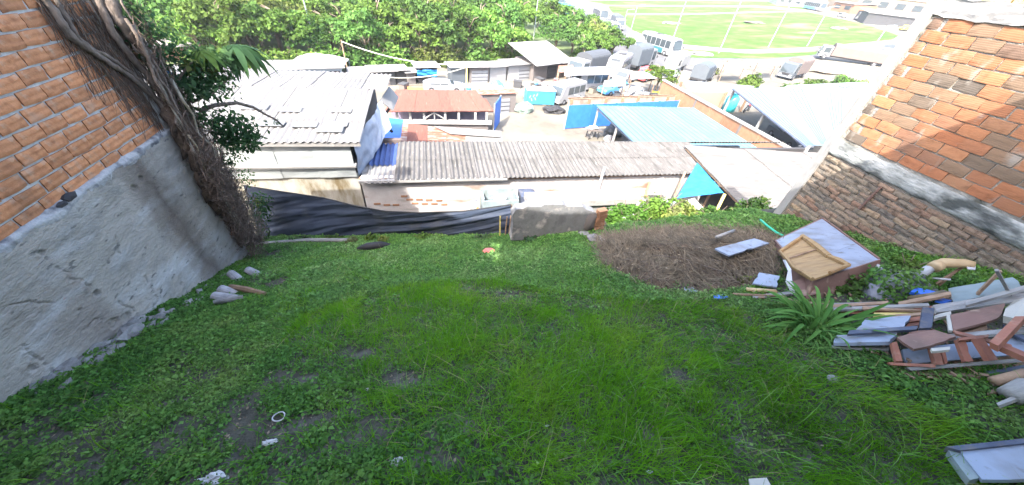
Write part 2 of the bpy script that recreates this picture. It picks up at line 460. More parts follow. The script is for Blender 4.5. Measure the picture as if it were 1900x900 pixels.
m_bark = mat('root_bark', (.07, .054, .043), (.17, .135, .11), scale=11, bump=.9, bscale=35, stretch=(1, 1, .4))
m_hair = mat('root_hair', (.066, .045, .034), (.133, .094, .069), scale=12, bump=0, island=True, rand=.35)
m_trunk = mat('trunk_bark', (.11, .085, .06), (.19, .15, .11), scale=4, bump=.8)
def leafmat(name, a, b, c, tr=.35, rnd=.3, orand=0.0):
    return mat(name, a, b, c, scale=.9, rough=.7, bump=0, island=True, rand=rnd, trans=tr, spec=.15, orand=orand)
m_leaf1 = leafmat('leaf_fresh', (.068, .129, .019), (.088, .159, .024), (.122, .190, .038), orand=.34)
m_leaf2 = leafmat('leaf_mid', (.055, .114, .022), (.074, .140, .028), (.096, .166, .037), orand=.34)
m_leaf3 = leafmat('leaf_dark', (.043, .090, .040), (.057, .114, .048), (.076, .138, .052), orand=.34)
m_leaf4 = leafmat('leaf_yellowish', (.106, .141, .028), (.141, .176, .039), (.134, .148, .056), orand=.34)
m_vineleaf = leafmat('leaf_vine', (.022, .058, .024), (.035, .085, .03), (.065, .125, .04), tr=.45)
m_strap = leafmat('leaf_strap', (.052, .145, .028), (.075, .185, .036), (.12, .23, .055), tr=.3, rnd=.3)
m_clover = leafmat('weed_leaf', (.052, .135, .028), (.078, .175, .036), (.13, .215, .055), tr=.38, rnd=.55)
m_grass = leafmat('grass_blade', (.074, .215, .006), (.10, .265, .008), (.155, .30, .02), tr=.45, rnd=.32)
m_straw = mat('dead_straw', (.088, .068, .044), (.155, .122, .081), scale=3, bump=0, island=True, rand=.4, rough=1)
m_strawbase = mat('straw_mound', (.064, .045, .032), (.115, .083, .058), scale=9, bump=1, rough=1)
m_bluewhite = mat('pale_blue_laminate', (.201, .238, .307), (.234, .271, .340), scale=2, rough=.55, bump=.08, mask=((.164, .180, .213), 3, .58, .72, (1, 1, 1)), wstain=[((.11, .10, .085), 2.6, .50, .74, .75), ((.09, .075, .055), 9, .60, .70, .6)])
m_brownboard = mat('brown_laminate', (.152, .084, .068), (.192, .112, .088), scale=3, rough=.6, bump=.15, stretch=(.5, 3, 1), wstain=[((.08, .06, .045), 3, .50, .70, .7), ((.34, .25, .18), 8, .62, .70, .55)])
m_redwood = mat('reddish_batten', (.208, .080, .052), (.264, .112, .072), scale=4, rough=.7, bump=.3, rand=.15, wstain=[((.10, .06, .045), 4, .5, .7, .7), ((.30, .22, .16), 11, .60, .70, .5)])
m_ply = mat('raw_plywood', (.254, .156, .066), (.312, .202, .093), (.208, .121, .052), scale=2.5, rough=.75, bump=.3, stretch=(.6, 4, 1), wstain=[((.20, .13, .07), 3, .52, .74, .6)])
m_darkboard = mat('dark_blue_grey_paint', (.045, .055, .085), (.07, .085, .12), scale=4, rough=.6, bump=.2, wstain=[((.16, .14, .11), 5, .56, .7, .6)])
m_greyplank = mat('grey_weathered_wood', (.176, .168, .160), (.264, .256, .240), scale=4, rough=.9, bump=.5, stretch=(.5, 5, 1), rand=.2)
m_slate = mat('greenish_fibre_sheet', (.15, .19, .20), (.22, .26, .27), scale=3, rough=.8, bump=.3, wstain=[((.10, .11, .08), 3, .5, .7, .7)])
m_brownstick = mat('brown_timber', (.17, .11, .07), (.27, .18, .12), scale=5, rough=.85, bump=.5, rand=.25)
m_pvc = mat('grey_pvc', (.336, .336, .352), (.400, .400, .416), scale=3, rough=.45, bump=.1)
m_tanpipe = mat('tan_pipe', (.368, .256, .136), (.432, .312, .176), scale=4, rough=.5, bump=.1)
m_plastic = mat('white_plastic', (.360, .360, .369), (.389, .389, .399), scale=3, rough=.4, bump=.1)
m_blueplastic = mat('blue_plastic', (.03, .12, .50), (.045, .16, .58), scale=3, rough=.4, bump=.1)
m_black = mat('black_rubber', (.018, .018, .02), (.03, .03, .032), scale=5, rough=.7, bump=.3)
m_glass = mat('vehicle_glass', (.035, .045, .05), rough=.12, bump=0, spec=.6)
m_cream = mat('cream_cushion', (.336, .318, .276), (.384, .366, .324), scale=3, rough=.9, bump=.3)
m_redstone = mat('red_ball_skin', (.55, .12, .10), (.62, .20, .15), scale=3, rough=.5, bump=.1)
m_bamboo = mat('yellow_bamboo', (.50, .40, .12), (.60, .48, .18), scale=3, rough=.6, bump=.2, stretch=(1, 1, .4))
m_pole = mat('galvanised_pole', (.270, .302, .313), (.313, .340, .346), scale=2, rough=.5, bump=0, metal=.2)
m_yellowpole = mat('yellow_painted_post', (.58, .46, .16), (.64, .52, .22), scale=2, bump=.1)
m_cable = mat('cable_sheath', (.330, .324, .270), rough=.6, bump=0)
m_green = mat('green_hose', (.03, .36, .22), rough=.45, bump=0)
m_houseplaster = mat('house_plaster', (.74, .72, .68), (.80, .78, .74), scale=2, bump=.3)  # kept bright so the unseen house bounces light onto the lot
def paint(name, c, rough=.4): return mat(name, c, tuple(min(1, k*1.12) for k in c), scale=1.2, rough=rough, bump=.03, spec=.5)
p_white = paint('white_vehicle_paint', (.203, .203, .206)); p_teal = paint('teal_vehicle_paint', (.015, .091, .105)); p_grey = paint('grey_canvas', (.041, .045, .051), .8)
p_dark = paint('dark_canvas', (.055, .065, .075), .8); p_red = paint('red_paint', (.50, .06, .06)); p_blue = paint('blue_paint', (.06, .20, .42)); p_cyan = paint('cyan_paint', (.033, .147, .213))
p_tan = paint('tan_paint', (.186, .148, .105), .8); p_pinkwhite = paint('pinkish_whitewash', (.102, .089, .084), .9); p_greywall = paint('grey_wall_paint', (.034, .034, .036), .85)
p_brown = paint('brown_canvas', (.10, .075, .065), .8); p_yellow = paint('yellow_paint', (.70, .55, .04)); p_orange = paint('orange_paint', (.62, .24, .08)); p_turq = paint('turquoise_plastic', (.05, .52, .55))
p_bluewall = paint('pale_blue_wall_paint', (.190, .227, .274), .85); p_shadowwall = paint('painted_shade', (.026, .024, .024), .9); p_greymetal = paint('grey_shutter', (.158, .164, .174), .5)  # the near-black wall colour paints in the shade of interiors and doorways
p_offwhite = paint('offwhite_sheet_roof', (.147, .142, .135), .85); p_net = paint('pale_green_net', (.119, .159, .136), .9)

# ------------------------------------------------------------------ the setting: valley floor, hillside lot, roads, field
xs = np.concatenate([np.linspace(-250, -45, 10), np.linspace(-40, 75, 47), np.linspace(85, 330, 20)])
ys = np.concatenate([np.linspace(-60, 8, 12), np.linspace(9, 22, 27), np.linspace(25, 420, 30)])
b = MB()
for y in ys:
    for x in xs: b.v.append((x, y, float(terz(x, y))))
nx = len(xs)
for j in range(len(ys)-1):
    for i in range(nx-1): b.f.append((j*nx+i, j*nx+i+1, (j+1)*nx+i+1, (j+1)*nx+i))
tag(b.build('valley_ground', m_valley, smooth=True), kind='structure')

# the sloping lot: far edge runs obliquely
EDGE = [(-9.0, 10.6), (-5.55, 9.46), (-1.75, 7.62), (1.7, 6.10), (3.6, 5.72), (5.7, 5.72), (8.0, 5.60), (9.5, 5.60)]
def edge_y(x):
    for (x0, y0), (x1, y1) in zip(EDGE, EDGE[1:]):
        if x <= x1: return y0+(y1-y0)*(x-x0)/(x1-x0)
    return EDGE[-1][1]
b = MB()
NX, NY = 150, 110
def lotpt(u, v):
    x = -8.6+17.6*u
    ye = edge_y(x)+.06*math.sin(x*5)
    y = -1.6+(ye+1.6)*min(1, v/.96)
    z = float(lotz(x, y))
    if v > .96: z -= (v-.96)/.04*3.2; y += (v-.96)/.04*.35
    return (x, y, z)
b.grid(lotpt, NX, NY)
tag(b.build('lot_ground', m_soil, smooth=True), kind='structure')

sheet('wood_floor', [(200, 100), (300, 118), (560, 128), (760, 128), (900, 118), (1000, 112), (1090, 112), (1140, 108), (1135, 85), (1060, 50), (1010, 25), (985, 4), (700, 3), (400, 3), (150, 12)], .02, m_woodfloor)
sheet('road', [(985, 2), (1010, 24), (1062, 50), (1128, 84), (1150, 112), (1185, 128), (1262, 128), (1300, 112), (1430, 113), (1660, 100), (1800, 84), (1800, 70), (1655, 88), (1420, 104), (1275, 104), (1250, 90), (1185, 66), (1150, 45), (1112, 22), (1075, 2)], .03, m_asphalt)
sheet('football_field', [(1130, 15), (1145, 34), (1180, 60), (1262, 82), (1380, 92), (1500, 88), (1655, 74), (1668, 66), (1600, 44), (1500, 23), (1400, 14), (1130, 12)], .06, m_field)
sheet('upper_field', [(1085, 1), (1128, 9), (1400, 10), (1500, 18), (1500, 3)], .05, m_field)
sheet('verge_grass', [(1252, 91), (1380, 100), (1560, 95), (1500, 103), (1255, 107)], .07, m_field)
sheet('footpath', [(1250, 83), (1262, 83), (1380, 93), (1500, 89), (1658, 75), (1668, 77), (1500, 95), (1380, 99), (1255, 90)], .09, m_path)
sheet('field_path', [(1163, 25.5), (1300, 25), (1440, 21), (1500, 22.8), (1440, 23), (1300, 27.3), (1163, 28)], .10, m_path)

# ------------------------------------------------------------------ the house the photograph is taken from (behind the camera): its eaves shade the lot
HS = 1.42
y_eave = .85
hs = thing('hillside_house', 'plastered house at the top of the lot, its broad roof eaves shading the grass', 'house', (2, -3.0, -3.0))
MB().bbox((-5.0, -5.4, -4.5), (6.6, -.75, 2.45)).build('wall', m_houseplaster, hs)
HOLE = np.array([1.14, 5.20, -4.86])            # wanted sun patch on the lot; an opening is added in the unseen roof for it
def back_to_roof(p, z=2.52):
    t = (z-p[2])/SUN.z
    return p[0]+SUN.x*t, p[1]+SUN.y*t
hx, hy = back_to_roof(HOLE)
hw, hd = .19, .42
rf = MB()
rf.bbox((-10, -5.6, 2.46), (6.9, hy-hd, 2.6))
for y0, y1, x0, x1 in [(hy-hd, hy-.16, -.02, .15), (hy-.16, hy-.05, -.15, .17), (hy-.05, hy+.08, -.17, .05), (hy+.08, hy+.17, -.04, .10), (hy+.17, hy+hd, -.13, .16)]:  # stepped opening shaped to give an uneven sun patch
    rf.bbox((-10, y0, 2.46), (hx+x0, y1, 2.6)); rf.bbox((hx+x1, y0, 2.46), (6.9, y1, 2.6))
rf.slab([(-10, hy+hd, 2.6), (6.9, hy+hd, 2.6), (6.9, y_eave, 2.6), (-1.3, y_eave, 2.6), (-3.0, 1.22, 2.6), (-3.8, 1.35, 2.6), (-5.9, 2.75, 2.6), (-10, 3.5, 2.6)], .14, n=(0, 0, 1))  # unseen eave line bent so its shade reaches the cloth and slab
rf.build('roof', m_houseplaster, hs)

# ------------------------------------------------------------------ left neighbour: block wall on a plastered base
def chipped(lx, ly, lz, seed, jit=.006, n=3, ch=1.0):
    """a brick whose front (+x) face and edges are uneven"""
    r_ = random.Random(seed); b = MB(); V = []
    for j in range(n+1):
        for i in range(n+1):
            y = -ly/2+ly*i/n; z = -lz/2+lz*j/n
            e = (i in (0, n)) + (j in (0, n))
            V.append((lx/2 - (0.006*ch if e == 1 else .014*ch if e == 2 else 0)+r_.uniform(-.003, .003), y+r_.uniform(-jit, jit), z+r_.uniform(-jit, jit)))
    k = n+1
    F = [(j*k+i, j*k+i+1, (j+1)*k+i+1, (j+1)*k+i) for j in range(n) for i in range(n)]
    rim = [i for i in range(k)]+[j*k+n for j in range(1, k)]+[n*k+i for i in range(n-1, -1, -1)]+[j*k for j in range(n-1, 0, -1)]
    base = len(V)
    V += [(-lx/2, V[i][1], V[i][2]) for i in rim]
    q = len(rim)
    F += [(rim[(a+1) % q], rim[a], base+a, base+(a+1) % q) for a in range(q)]
    b.add(V, F); return b
WX = -5.0
nh = thing('neighbour_house', 'tall orange clay block house wall on a grey plastered base with climbing roots', 'house', (WX-1.5, 4.0, -6.0))
b = MB(); b.bbox((WX-3.2, -1.2, -8.3), (WX-.02, 7.42, -.95)); b.build('mortar_core', m_mortL, nh)
CH, BL = .1825, .37
variants = [chipped(.10, BL-.030, CH-.028, s, .008).mesh('brick', m_blockL) for s in range(6)]
halfv = [chipped(.10, .14, CH-.028, s+50, .008).mesh('brick', m_blockL) for s in range(3)]
z0 = -3.06
for c in range(12):
    zc = z0+CH*(c+.5)
    y = 1.7+(c % 2)*BL/2+random.uniform(-.05, .05)
    while y < 7.36:
        if y+BL > 7.38:
            o = link('brick', random.choice(halfv), nh); yc = y+.08
            if yc > 7.33: break
        else:
            o = link('brick', random.choice(variants), nh); yc = y+BL/2
        o.location = Vector((WX-.045+random.uniform(-.006, .006), yc, zc+random.uniform(-.006, .006)))-wloc(nh)
        o.rotation_euler = (random.uniform(-.02, .02), 0, random.uniform(-.012, .012))
        y += BL+random.uniform(-.015, .015)
# plastered base with a rough lip, hollows and a ragged foot
CRK = []
for ln_ in [[(85, 478), (108, 496), (132, 507)], [(120, 514), (150, 522), (168, 532), (188, 550)], [(262, 512), (276, 535), (284, 560), (276, 572)], [(215, 440), (219, 462), (222, 470)], [(40, 640), (70, 668), (95, 690), (120, 700)],
            [(215, 560), (240, 572), (250, 590)], [(330, 345), (352, 372)], [(20, 566), (60, 560), (96, 562)], [(150, 610), (170, 596), (186, 590)]]:
    P = [onx(x, y, WX+.05) for x, y in ln_]
    CRK += [(a[1], a[2], c[1], c[2]) for a, c in zip(P, P[1:])]
CRK = np.array(CRK)
PITS = np.array([[onx(x, y, WX+.05)[1], onx(x, y, WX+.05)[2], r_] for x, y, r_ in [(55, 684, .05), (330, 528, .035), (250, 350, .06), (262, 330, .05), (180, 545, .05), (80, 470, .03), (205, 600, .09), (228, 590, .08), (390, 470, .03), (300, 505, .02), (145, 575, .03)]])
def crackdist(y, z):
    ay, az, by, bz = CRK.T; dy, dz_ = by-ay, bz-az
    t = np.clip(((y-ay)*dy+(z-az)*dz_)/(dy*dy+dz_*dz_), 0, 1)
    return float(np.min(np.hypot(y-ay-t*dy, z-az-t*dz_)))
def base_pt(u, v):
    y = -1.0+8.45*u
    zt = -3.07; zb = -4.33-.452*(y-2.7)-.35
    z = zb+(zt-zb)*v
    n_ = mnoise.noise(Vector((y*1.3, z*1.3, 2)))*.022+mnoise.noise(Vector((y*3, z*8, 7)))*.009+mnoise.noise(Vector((y*11, z*22, 5)))*.007
    x = WX+.045+.10*(1-v)**2+n_
    if y > 1.5:
        cdz = crackdist(y+.04*mnoise.noise(Vector((y*7, z*7, 2))), z+.04*mnoise.noise(Vector((y*7, z*7, 9))))
        if cdz < .008: x -= .028
        pd = np.hypot(PITS[:, 0]-y, PITS[:, 1]-z)-PITS[:, 2]*(1+.5*mnoise.noise(Vector((y*9, z*9, 1))))
        if pd.min() < 0: x -= .035
    return (x, y, z)
b = MB(); b.grid(base_pt, 420, 170); b.build('plaster_base', m_plaster, nh, smooth=True)
def lip_pt(u, v):
    y = -1.0+8.43*u; a = math.pi*(.05+.9*v)
    k = .028+.035*mnoise.noise(Vector((y*3, v*2, 4)))+.018*mnoise.noise(Vector((y*13, v*3, 9)))
    return (WX-.02+math.sin(a)*(k+.045), y, -3.075+math.cos(a)*(.05+k*.4)*(1.15 if v < .5 else 2.2))
b = MB(); b.grid(lip_pt, 160, 10); b.build('plaster_lip', m_ledge, nh, smooth=True)
MB().bbox((WX-.4, 7.30, -8.3), (WX+.03, 7.46, -.95)).build('corner_pier', m_plaster, nh)
for k, (yy, zz, s) in enumerate([(4.95, -3.02, .06), (4.8, -3.04, .045)]):
    MB().blob((WX+.03, yy, zz), (s, s*2, s), k, 1).build('broken_brick', m_black, nh)

# rubble and stones along the foot of that wall
stones = [(60, 685, .05, 'small dark stone sitting proud of the plaster near the bottom left corner'), (128, 690, .10, 'flat grey rubble slab nearest the bottom left at the wall foot'),
          (160, 660, .11, 'pale broken plaster lump above the nearest rubble slab'), (192, 652, .09, 'pale triangular plaster chunk beside the grass at the wall foot'),
          (212, 615, .12, 'shadowed rubble block tucked under the cracked plaster'), (240, 628, .13, 'long bluish grey rubble slab at the middle of the wall foot'),
          (262, 600, .10, 'chunky grey rubble block behind the long bluish slab'), (300, 590, .08, 'small grey rubble piece under the long plaster crack'),
          (350, 566, .07, 'small mossy stone at the wall foot where the grass begins')]
for k, (px, py, s, lab) in enumerate(stones):
    p = lot(px, py)
    p = np.array([max(p[0], WX+.16), p[1], float(lotz(max(p[0], WX+.16), p[1]))])
    o = MB().blob((p[0], p[1], p[2]+s*.35), (s*1.0, s*1.5, s*.75), k+3, 2, .8, 1.9, flat=s*.9).build('rubble_stone', m_stone)
    tag(o, lab, 'stone', 'rubble along the foot of the plastered wall')
g = np.random.default_rng(17); b = MB()
FOOT = np.array([(10, 742), (110, 700), (180, 668), (240, 628), (300, 596), (380, 548), (440, 505), (455, 480)], float)
for k in range(190):
    u = g.uniform(0, 6.99); q = FOOT[int(u)]+(FOOT[int(u)+1]-FOOT[int(u)])*(u-int(u))
    p = lot(q[0]+g.normal()*9, q[1]+g.normal()*6); r_ = g.uniform(.012, .06)*(1.2 if u < 5 else .8)
    x_ = max(p[0], WX+.13+r_*.6); b.blob((x_, p[1], float(lotz(x_, p[1]))+r_*.5), (r_, r_*1.4, r_*.75), k, 1, .8, 1.9)
tag(b.build('rubble_gravel', m_stone), 'fine rubble crumbled along the foot of the plastered wall', 'rubble', None, 'stuff')
tiles = [(440, 518, -.75, 'grey half round roof tile lying farthest up the small tile heap'), (474, 510, -.62, 'grey half round roof tile against the vine roots'), (428, 545, -.5, 'grey curved roof tile in the middle of the heap'),
         (408, 556, -.3, 'broken pale roof tile nearest the plaster at the left of the heap'), (432, 560, .2, 'upturned pale roof tile at the front of the heap')]
for k, (px, py, a, lab) in enumerate(tiles):
    p = lot(px, py)
    b = MB()
    def tp(u, v): t = math.pi*v; return ((u-.5)*.42, math.cos(t)*(.085+.02*u), math.sin(t)*(.085+.02*u))
    b.grid(tp, 3, 8)
    def tp2(u, v): t = math.pi*v; return ((u-.5)*.42, math.cos(t)*(.068+.02*u), math.sin(t)*(.068+.02*u))
    b.grid(tp2, 3, 8)
    b.add([(-.21, .085, 0), (-.21, .068, 0), (.21, .088, 0), (.21, .105, 0)], [(0, 1, 2, 3)])
    o = b.build('roof_tile', m_tile, None, False, local=True)
    o.location = Vector(p)+Vector((.1*(k == 3), 0, .02)); o.rotation_euler = (-.35+random.uniform(-.15, .15)+(2.8 if k == 4 else 0), .1, a)
    if k == 4: o.location.z += .1
    tag(o, lab, 'roof tile', 'broken roof tiles by the vine')
a_, b_ = lot(428, 532, .1), lot(492, 546, .06)
tag(MB().tube([a_, (a_+b_)/2+np.array([0, 0, .02]), b_], [.05, .06, .045], 7).build('broken_branch', m_brownstick), 'curved brown branch lying across the roof tile heap', 'branch')

# ------------------------------------------------------------------ right boundary wall
RX = 8.0
bw = thing('boundary_wall', 'old brick boundary wall of weathered hollow blocks over small bricks, partly sunlit', 'wall', (RX+.2, 3.0, -4.5))
def rback(u, v):
    y = -2.0+7.0*u; z = -2.4+2.35*v
    return (RX+.004+.006*mnoise.noise(Vector((y*6, z*6, 1)))+.006*mnoise.noise(Vector((y*17, z*17, 4))), y, z)
b = MB(); b.grid(rback, 220, 80); b.build('mortar_face', m_mortR, bw, smooth=True)
def rback2(u, v):
    y = -2.0+7.0*u; z = -4.9+2.5*v
    return (RX+.010+.008*mnoise.noise(Vector((y*7, z*7, 1)))+.008*mnoise.noise(Vector((y*19, z*19, 4))), y, z)
b = MB(); b.grid(rback2, 220, 80); b.build('lower_mortar_face', mat('earthy_mortar', (.096, .080, .064), (.192, .164, .132), (.128, .112, .092), scale=7, bump=1.0, bscale=30), bw, smooth=True)
MB().bbox((RX+.02, -2.0, -8.3), (RX+.28, 5.0, -.06)).build('core', m_mortR, bw)
rv = [chipped(.10, .335-.016, .170-.015, s+100, .004, 3, .5).mesh('brick', m_blockR) for s in range(7)]
rh = [chipped(.10, .15, .170-.020, s+140, .008).mesh('brick', m_blockR) for s in range(3)]
RCH = .170
for c in range(12):
    zc = -2.13+RCH*(c+.5)
    y = 4.93-(c % 2)*.16-random.uniform(0, .05)
    if c % 2: 
        o = link('brick', random.choice(rh), bw); o.location = Vector((RX+.038, 4.86, zc))-wloc(bw); o.rotation_euler = (0, 0, math.pi)
    while y > -.9:
        o = link('brick', random.choice(rv), bw)
        o.location = Vector((RX+.036+random.uniform(-.007, .007), y-.167, zc+random.uniform(-.007, .007)))-wloc(bw)
        o.rotation_euler = (random.uniform(-.035, .035), 0, math.pi+random.uniform(-.015, .015))
        y -= .335+random.uniform(-.012, .012)
TL, TH = .265, .098
tv = [chipped(.09, TL-.014, TH-.014, s+200, .008, 2).mesh('brick', m_tolete) for s in range(8)]
c = 0
while True:
    zc = -2.50-TH*(c+.5)
    if zc < -4.5: break
    y = 4.95-(c % 2)*TL/2
    while y > -.2:
        if zc > float(zr(y))-.25:
            o = link('brick', random.choice(tv), bw)
            o.location = Vector((RX+.030+random.uniform(-.016, .012), y-TL/2, zc+random.uniform(-.012, .012)))-wloc(bw)
            o.rotation_euler = (random.uniform(-.07, .07), random.uniform(-.05, .05), math.pi+random.uniform(-.04, .04))
        y -= TL+random.uniform(-.012, .02)
    c += 1
def bandpt(u, v):
    y = -2.0+7.0*u; a = math.pi*v
    return (RX+.03-math.sin(a)**.5*(.075+.014*mnoise.noise(Vector((y*5, v*3, 3)))+.012*mnoise.noise(Vector((y*15, v*7, 6)))), y,
            -2.32-math.cos(a)*.150+.02*mnoise.noise(Vector((y*4, v, 8))))
b = MB(); b.grid(bandpt, 220, 12); b.build('concrete_band', m_band, bw, smooth=True)
def colpt(u, v):
    z = -8.2+8.35*v; a = u*math.pi*2
    sx = .16 if math.cos(a) > 0 else -.16
    return (RX+.13+max(-.175, min(.175, .28*math.cos(a)))+.006*mnoise.noise(Vector((a*3, z*5, 1))), 5.06+max(-.085, min(.085, .16*math.sin(a))), z)
b = MB(); b.grid(colpt, 24, 90); b.build('corner_column', m_white, bw)
def beampt(u, v):
    y = -2.0+7.1*u; a = v*math.pi*2
    return (RX+.11+max(-.145, min(.145, .24*math.cos(a)))+.022*mnoise.noise(Vector((y*6, a*2, 2))), y, .035+max(-.115, min(.115, .18*math.sin(a)))+.030*mnoise.noise(Vector((y*3.5, a, 5)))+.014*mnoise.noise(Vector((y*12, a, 7))))
b = MB(); b.grid(beampt, 140, 24); b.build('top_beam', m_white, bw)
yb = [chipped(.10, .34, .18, s+300).mesh('brick', mat('pale_yellow_block', (.52, .38, .17), (.60, .46, .23), scale=5, bump=.3, rand=.15)) for s in range(2)]
y = 4.4
for k in range(14):
    o = link('brick', yb[k % 2], bw); o.location = Vector((RX+.05, y, .255))-wloc(bw); o.rotation_euler = (0, 0, math.pi); y -= .365
a_, b_ = onx(1632, 349, RX-.05), onx(1594, 388, RX-.05)
MB().tube([a_, b_], .022, 6).build('iron_bar', mat('rusted_iron', (.10, .06, .05), (.16, .10, .08), scale=9, bump=.5), bw)
MB().tube([a_+np.array([.1, 0, 0]), a_], .02, 6).build('iron_hook', MATS['rusted_iron'], bw)

# ------------------------------------------------------------------ shade-cloth fence, ruined concrete, things at the lower edge of the lot
TB = [(480, 440), (540, 441), (600, 441), (680, 438), (750, 437), (820, 438), (880, 438), (950, 438)]
TT = [(452, 345), (520, 356), (600, 368), (660, 383), (715, 393), (780, 396), (860, 393), (948, 381)]
tb = [lot(*p) for p in TB]
tt = []
for q, (px, py) in zip(tb, TT):
    d = np.array([q[0], q[1]]); d = d/np.linalg.norm(d)*.22
    dd = ray(px, py); k = (np.dot([q[0]+d[0], q[1]+d[1]], [q[0], q[1]])/np.dot(dd[:2], [q[0], q[1]]))
    tt.append(dd*k)
def lerp(A, u):
    f = u*(len(A)-1); i = min(int(f), len(A)-2); return A[i]+(A[i+1]-A[i])*(f-i)
def tarp_pt(u, v):
    a, c = lerp(tb, u), lerp(tt, u)
    p = a+(c-a)*v
    p = p+np.array([0, 0, -.12*(1-v)])
    s = 1.4*v-2.2*u*(1 if u < .5 else .8)
    f = .05*mnoise.noise(Vector((u*3, s*4.5, 3)))+.028*mnoise.noise(Vector((u*8+v*2, s*12, 8)))+.012*math.sin(26*(v*.8-u*.9)+3*u)
    k = math.sin(math.pi*min(1, max(0, v)))**.5 if v < 1 else 0
    return p+np.array([.25*f, -f*1.4, f*.4])*(.35+.65*k)
b = MB(); b.grid(tarp_pt, 150, 46)
fence = thing('shade_cloth_fence', 'sagging navy shade cloth fence along the lower edge of the lot', 'fence', tuple(tb[3]))
b.build('cloth', m_shade, fence, True)
b = MB(); b.tube([p+np.array([0, .01, .01]) for p in tt], .018, 6)
b.build('top_rope', m_black, fence)
for i in range(0, 8):
    MB().tube([tb[i]+np.array([.02, .14, -.5]), tt[i]+np.array([.02, .05, -.02])], .025, 6).build('stake', m_brownstick, fence)

def wallpoly(name, px, yk, th, mt, label=None, cat=None, parent=None, group=None, yfun=None):
    """an upright slab outlined by survey points on the plane y = yk, with its thickness going away from the lot"""
    P = [ony(x, y, yk) for x, y in px]
    o = MB().slab(P, th, n=(0, -1, 0)).build(name, mt, parent)
    return tag(o, label, cat, group) if label else o
# ruined slab: rough grid surface clipped to a broken outline
yk = lot(1025, 440)[1]+.05
out_px = [(948, 446), (952, 418), (951, 399), (958, 389), (972, 387), (978, 383), (1004, 384), (1010, 380), (1046, 380), (1052, 383), (1082, 384), (1088, 389), (1104, 394), (1097, 404), (1101, 412), (1088, 420), (1090, 430), (1078, 446)]
o = wallpoly('ruined_concrete_slab', out_px, yk, .22, m_concrete, 'broken grey concrete slab standing beside the end of the navy shade cloth', 'concrete slab')
a = ony(978, 383, yk+.5); c = ony(1185, 392, yk+.9); z_ = a[2]
yl = yk+2.3; a = ony(982, 371, yl); c = ony(1190, 374, yl); z_ = (a[2]+c[2])/2
b = MB(); b.box(((a[0]+c[0])/2, yl+.3, z_-.10), (c[0]-a[0], .6, .20)); b.box(((a[0]+c[0])/2, yl+.35, z_-1.2), (c[0]-a[0]-.1, .45, 2.0))
tag(b.build('white_ledge', m_white), 'low whitewashed ledge wall running behind the broken grey slab', 'wall')
a = lot(1112, 436); 
b = MB()
for k in range(5):
    b.box((a[0]+.05+random.uniform(-.03, .03), a[1]+.25, a[2]+.06+k*.12), (.24, .14, .105), rz=random.uniform(-.3, .3), ry=random.uniform(-.12, .12))
pst = thing('broken_brick_pier', 'stub of an orange brick pier standing right of the broken grey slab', 'brick pier', (a[0], a[1]+.25, a[2]))
for k in range(5):
    MB().box((a[0]+.05+random.uniform(-.03, .03), a[1]+.25, a[2]+.04+k*.115), (.22, .14, .10), rz=random.uniform(-.3, .3), ry=random.uniform(-.12, .12)).build('brick', m_obrick, pst)
MB().blob((a[0]-.18, a[1]+.28, a[2]+.22), (.16, .1, .28), 3, 2, .3).build('plaster_lump', p_pinkwhite, pst)
a = lot(940, 437)
for k, (t0, t1, lab) in enumerate([((929, 428), (928, 401), 'leftmost thin brown stake beside the grey slab'), ((938, 428), (941, 402), 'middle thin brown stake beside the grey slab'), ((945, 427), (948, 400), 'rightmost thin brown stake beside the grey slab')]):
    P, Q = ony(*t0, a[1]-.02), ony(*t1, a[1]+.02)
    tag(MB().tube([P+np.array([0, 0, -.3]), Q], .016, 6).build('wooden_stake', m_bamboo if k == 0 else m_brownstick), lab, 'stake', 'stakes at the cloth end')
# grey stones by the pier
for k, (px, py, s, lab) in enumerate([(1082, 440, .13, 'grey stone left of the straw heap under the brick pier'), (1102, 446, .15, 'larger grey stone at the upper left tip of the straw heap'), (1118, 450, .10, 'small grey stone touching the straw heap')]):
    p = lot(px, py)
    tag(MB().blob((p[0], p[1], p[2]+s*.3), (s*1.3, s, s*.7), 30+k, 2, .4, flat=s).build('field_stone', m_stone), lab, 'stone', 'stones by the brick pier')

# laundry sink, bucket, cloth against the warehouse
ys_ = 10.9
a, c = ony(893, 383, ys_), ony(961, 354, ys_)
sk = thing('laundry_sink', 'grey concrete laundry sink against the whitewashed warehouse wall', 'sink', ((a[0]+c[0])/2, ys_, a[2]-.2))
x0, x1, zt, zb = a[0], c[0], c[2]-.05, a[2]
def boxpart(name, lo_, hi_, mt, par): return MB().bbox(lo_, hi_).build(name, mt, par)
boxpart('basin_wall', (x0, ys_-.35, zb-.25), (x1, ys_-.27, zt-.18), m_slate, sk); boxpart('basin_wall', (x0, ys_+.27, zb-.25), (x1, ys_+.35, zt-.02), m_slate, sk)
boxpart('basin_wall', (x0, ys_-.27, zb-.25), (x0+.08, ys_+.27, zt-.10), m_slate, sk); boxpart('basin_wall', (x1-.08, ys_-.27, zb-.25), (x1, ys_+.27, zt-.10), m_slate, sk)
boxpart('basin_floor', (x0+.08, ys_-.27, zb-.25), (x1-.08, ys_+.27, zb+.02), m_slate, sk)
boxpart('stand', (x0+.1, ys_-.2, -8.3), (x1-.1, ys_+.3, zb-.25), m_concrete, sk)
p = ony(928, 366, ys_-.1)
tag(MB().blob((p[0], p[1], p[2]), (.28, .16, .10), 9, 3, .7, 2).build('rag', m_plastic), 'crumpled white rag lying in the laundry sink', 'rag')
a, c = ony(962, 382, ys_), ony(998, 357, ys_)
b = MB(); prof = [(a[0], zb-.5), (c[0], zb-.5), (c[0], c[2]-.18), (c[0]-.07, c[2]-.06), (c[0]-.2, c[2]), (a[0], c[2])]
b.extrude(prof, ys_-.3, ys_+.32)
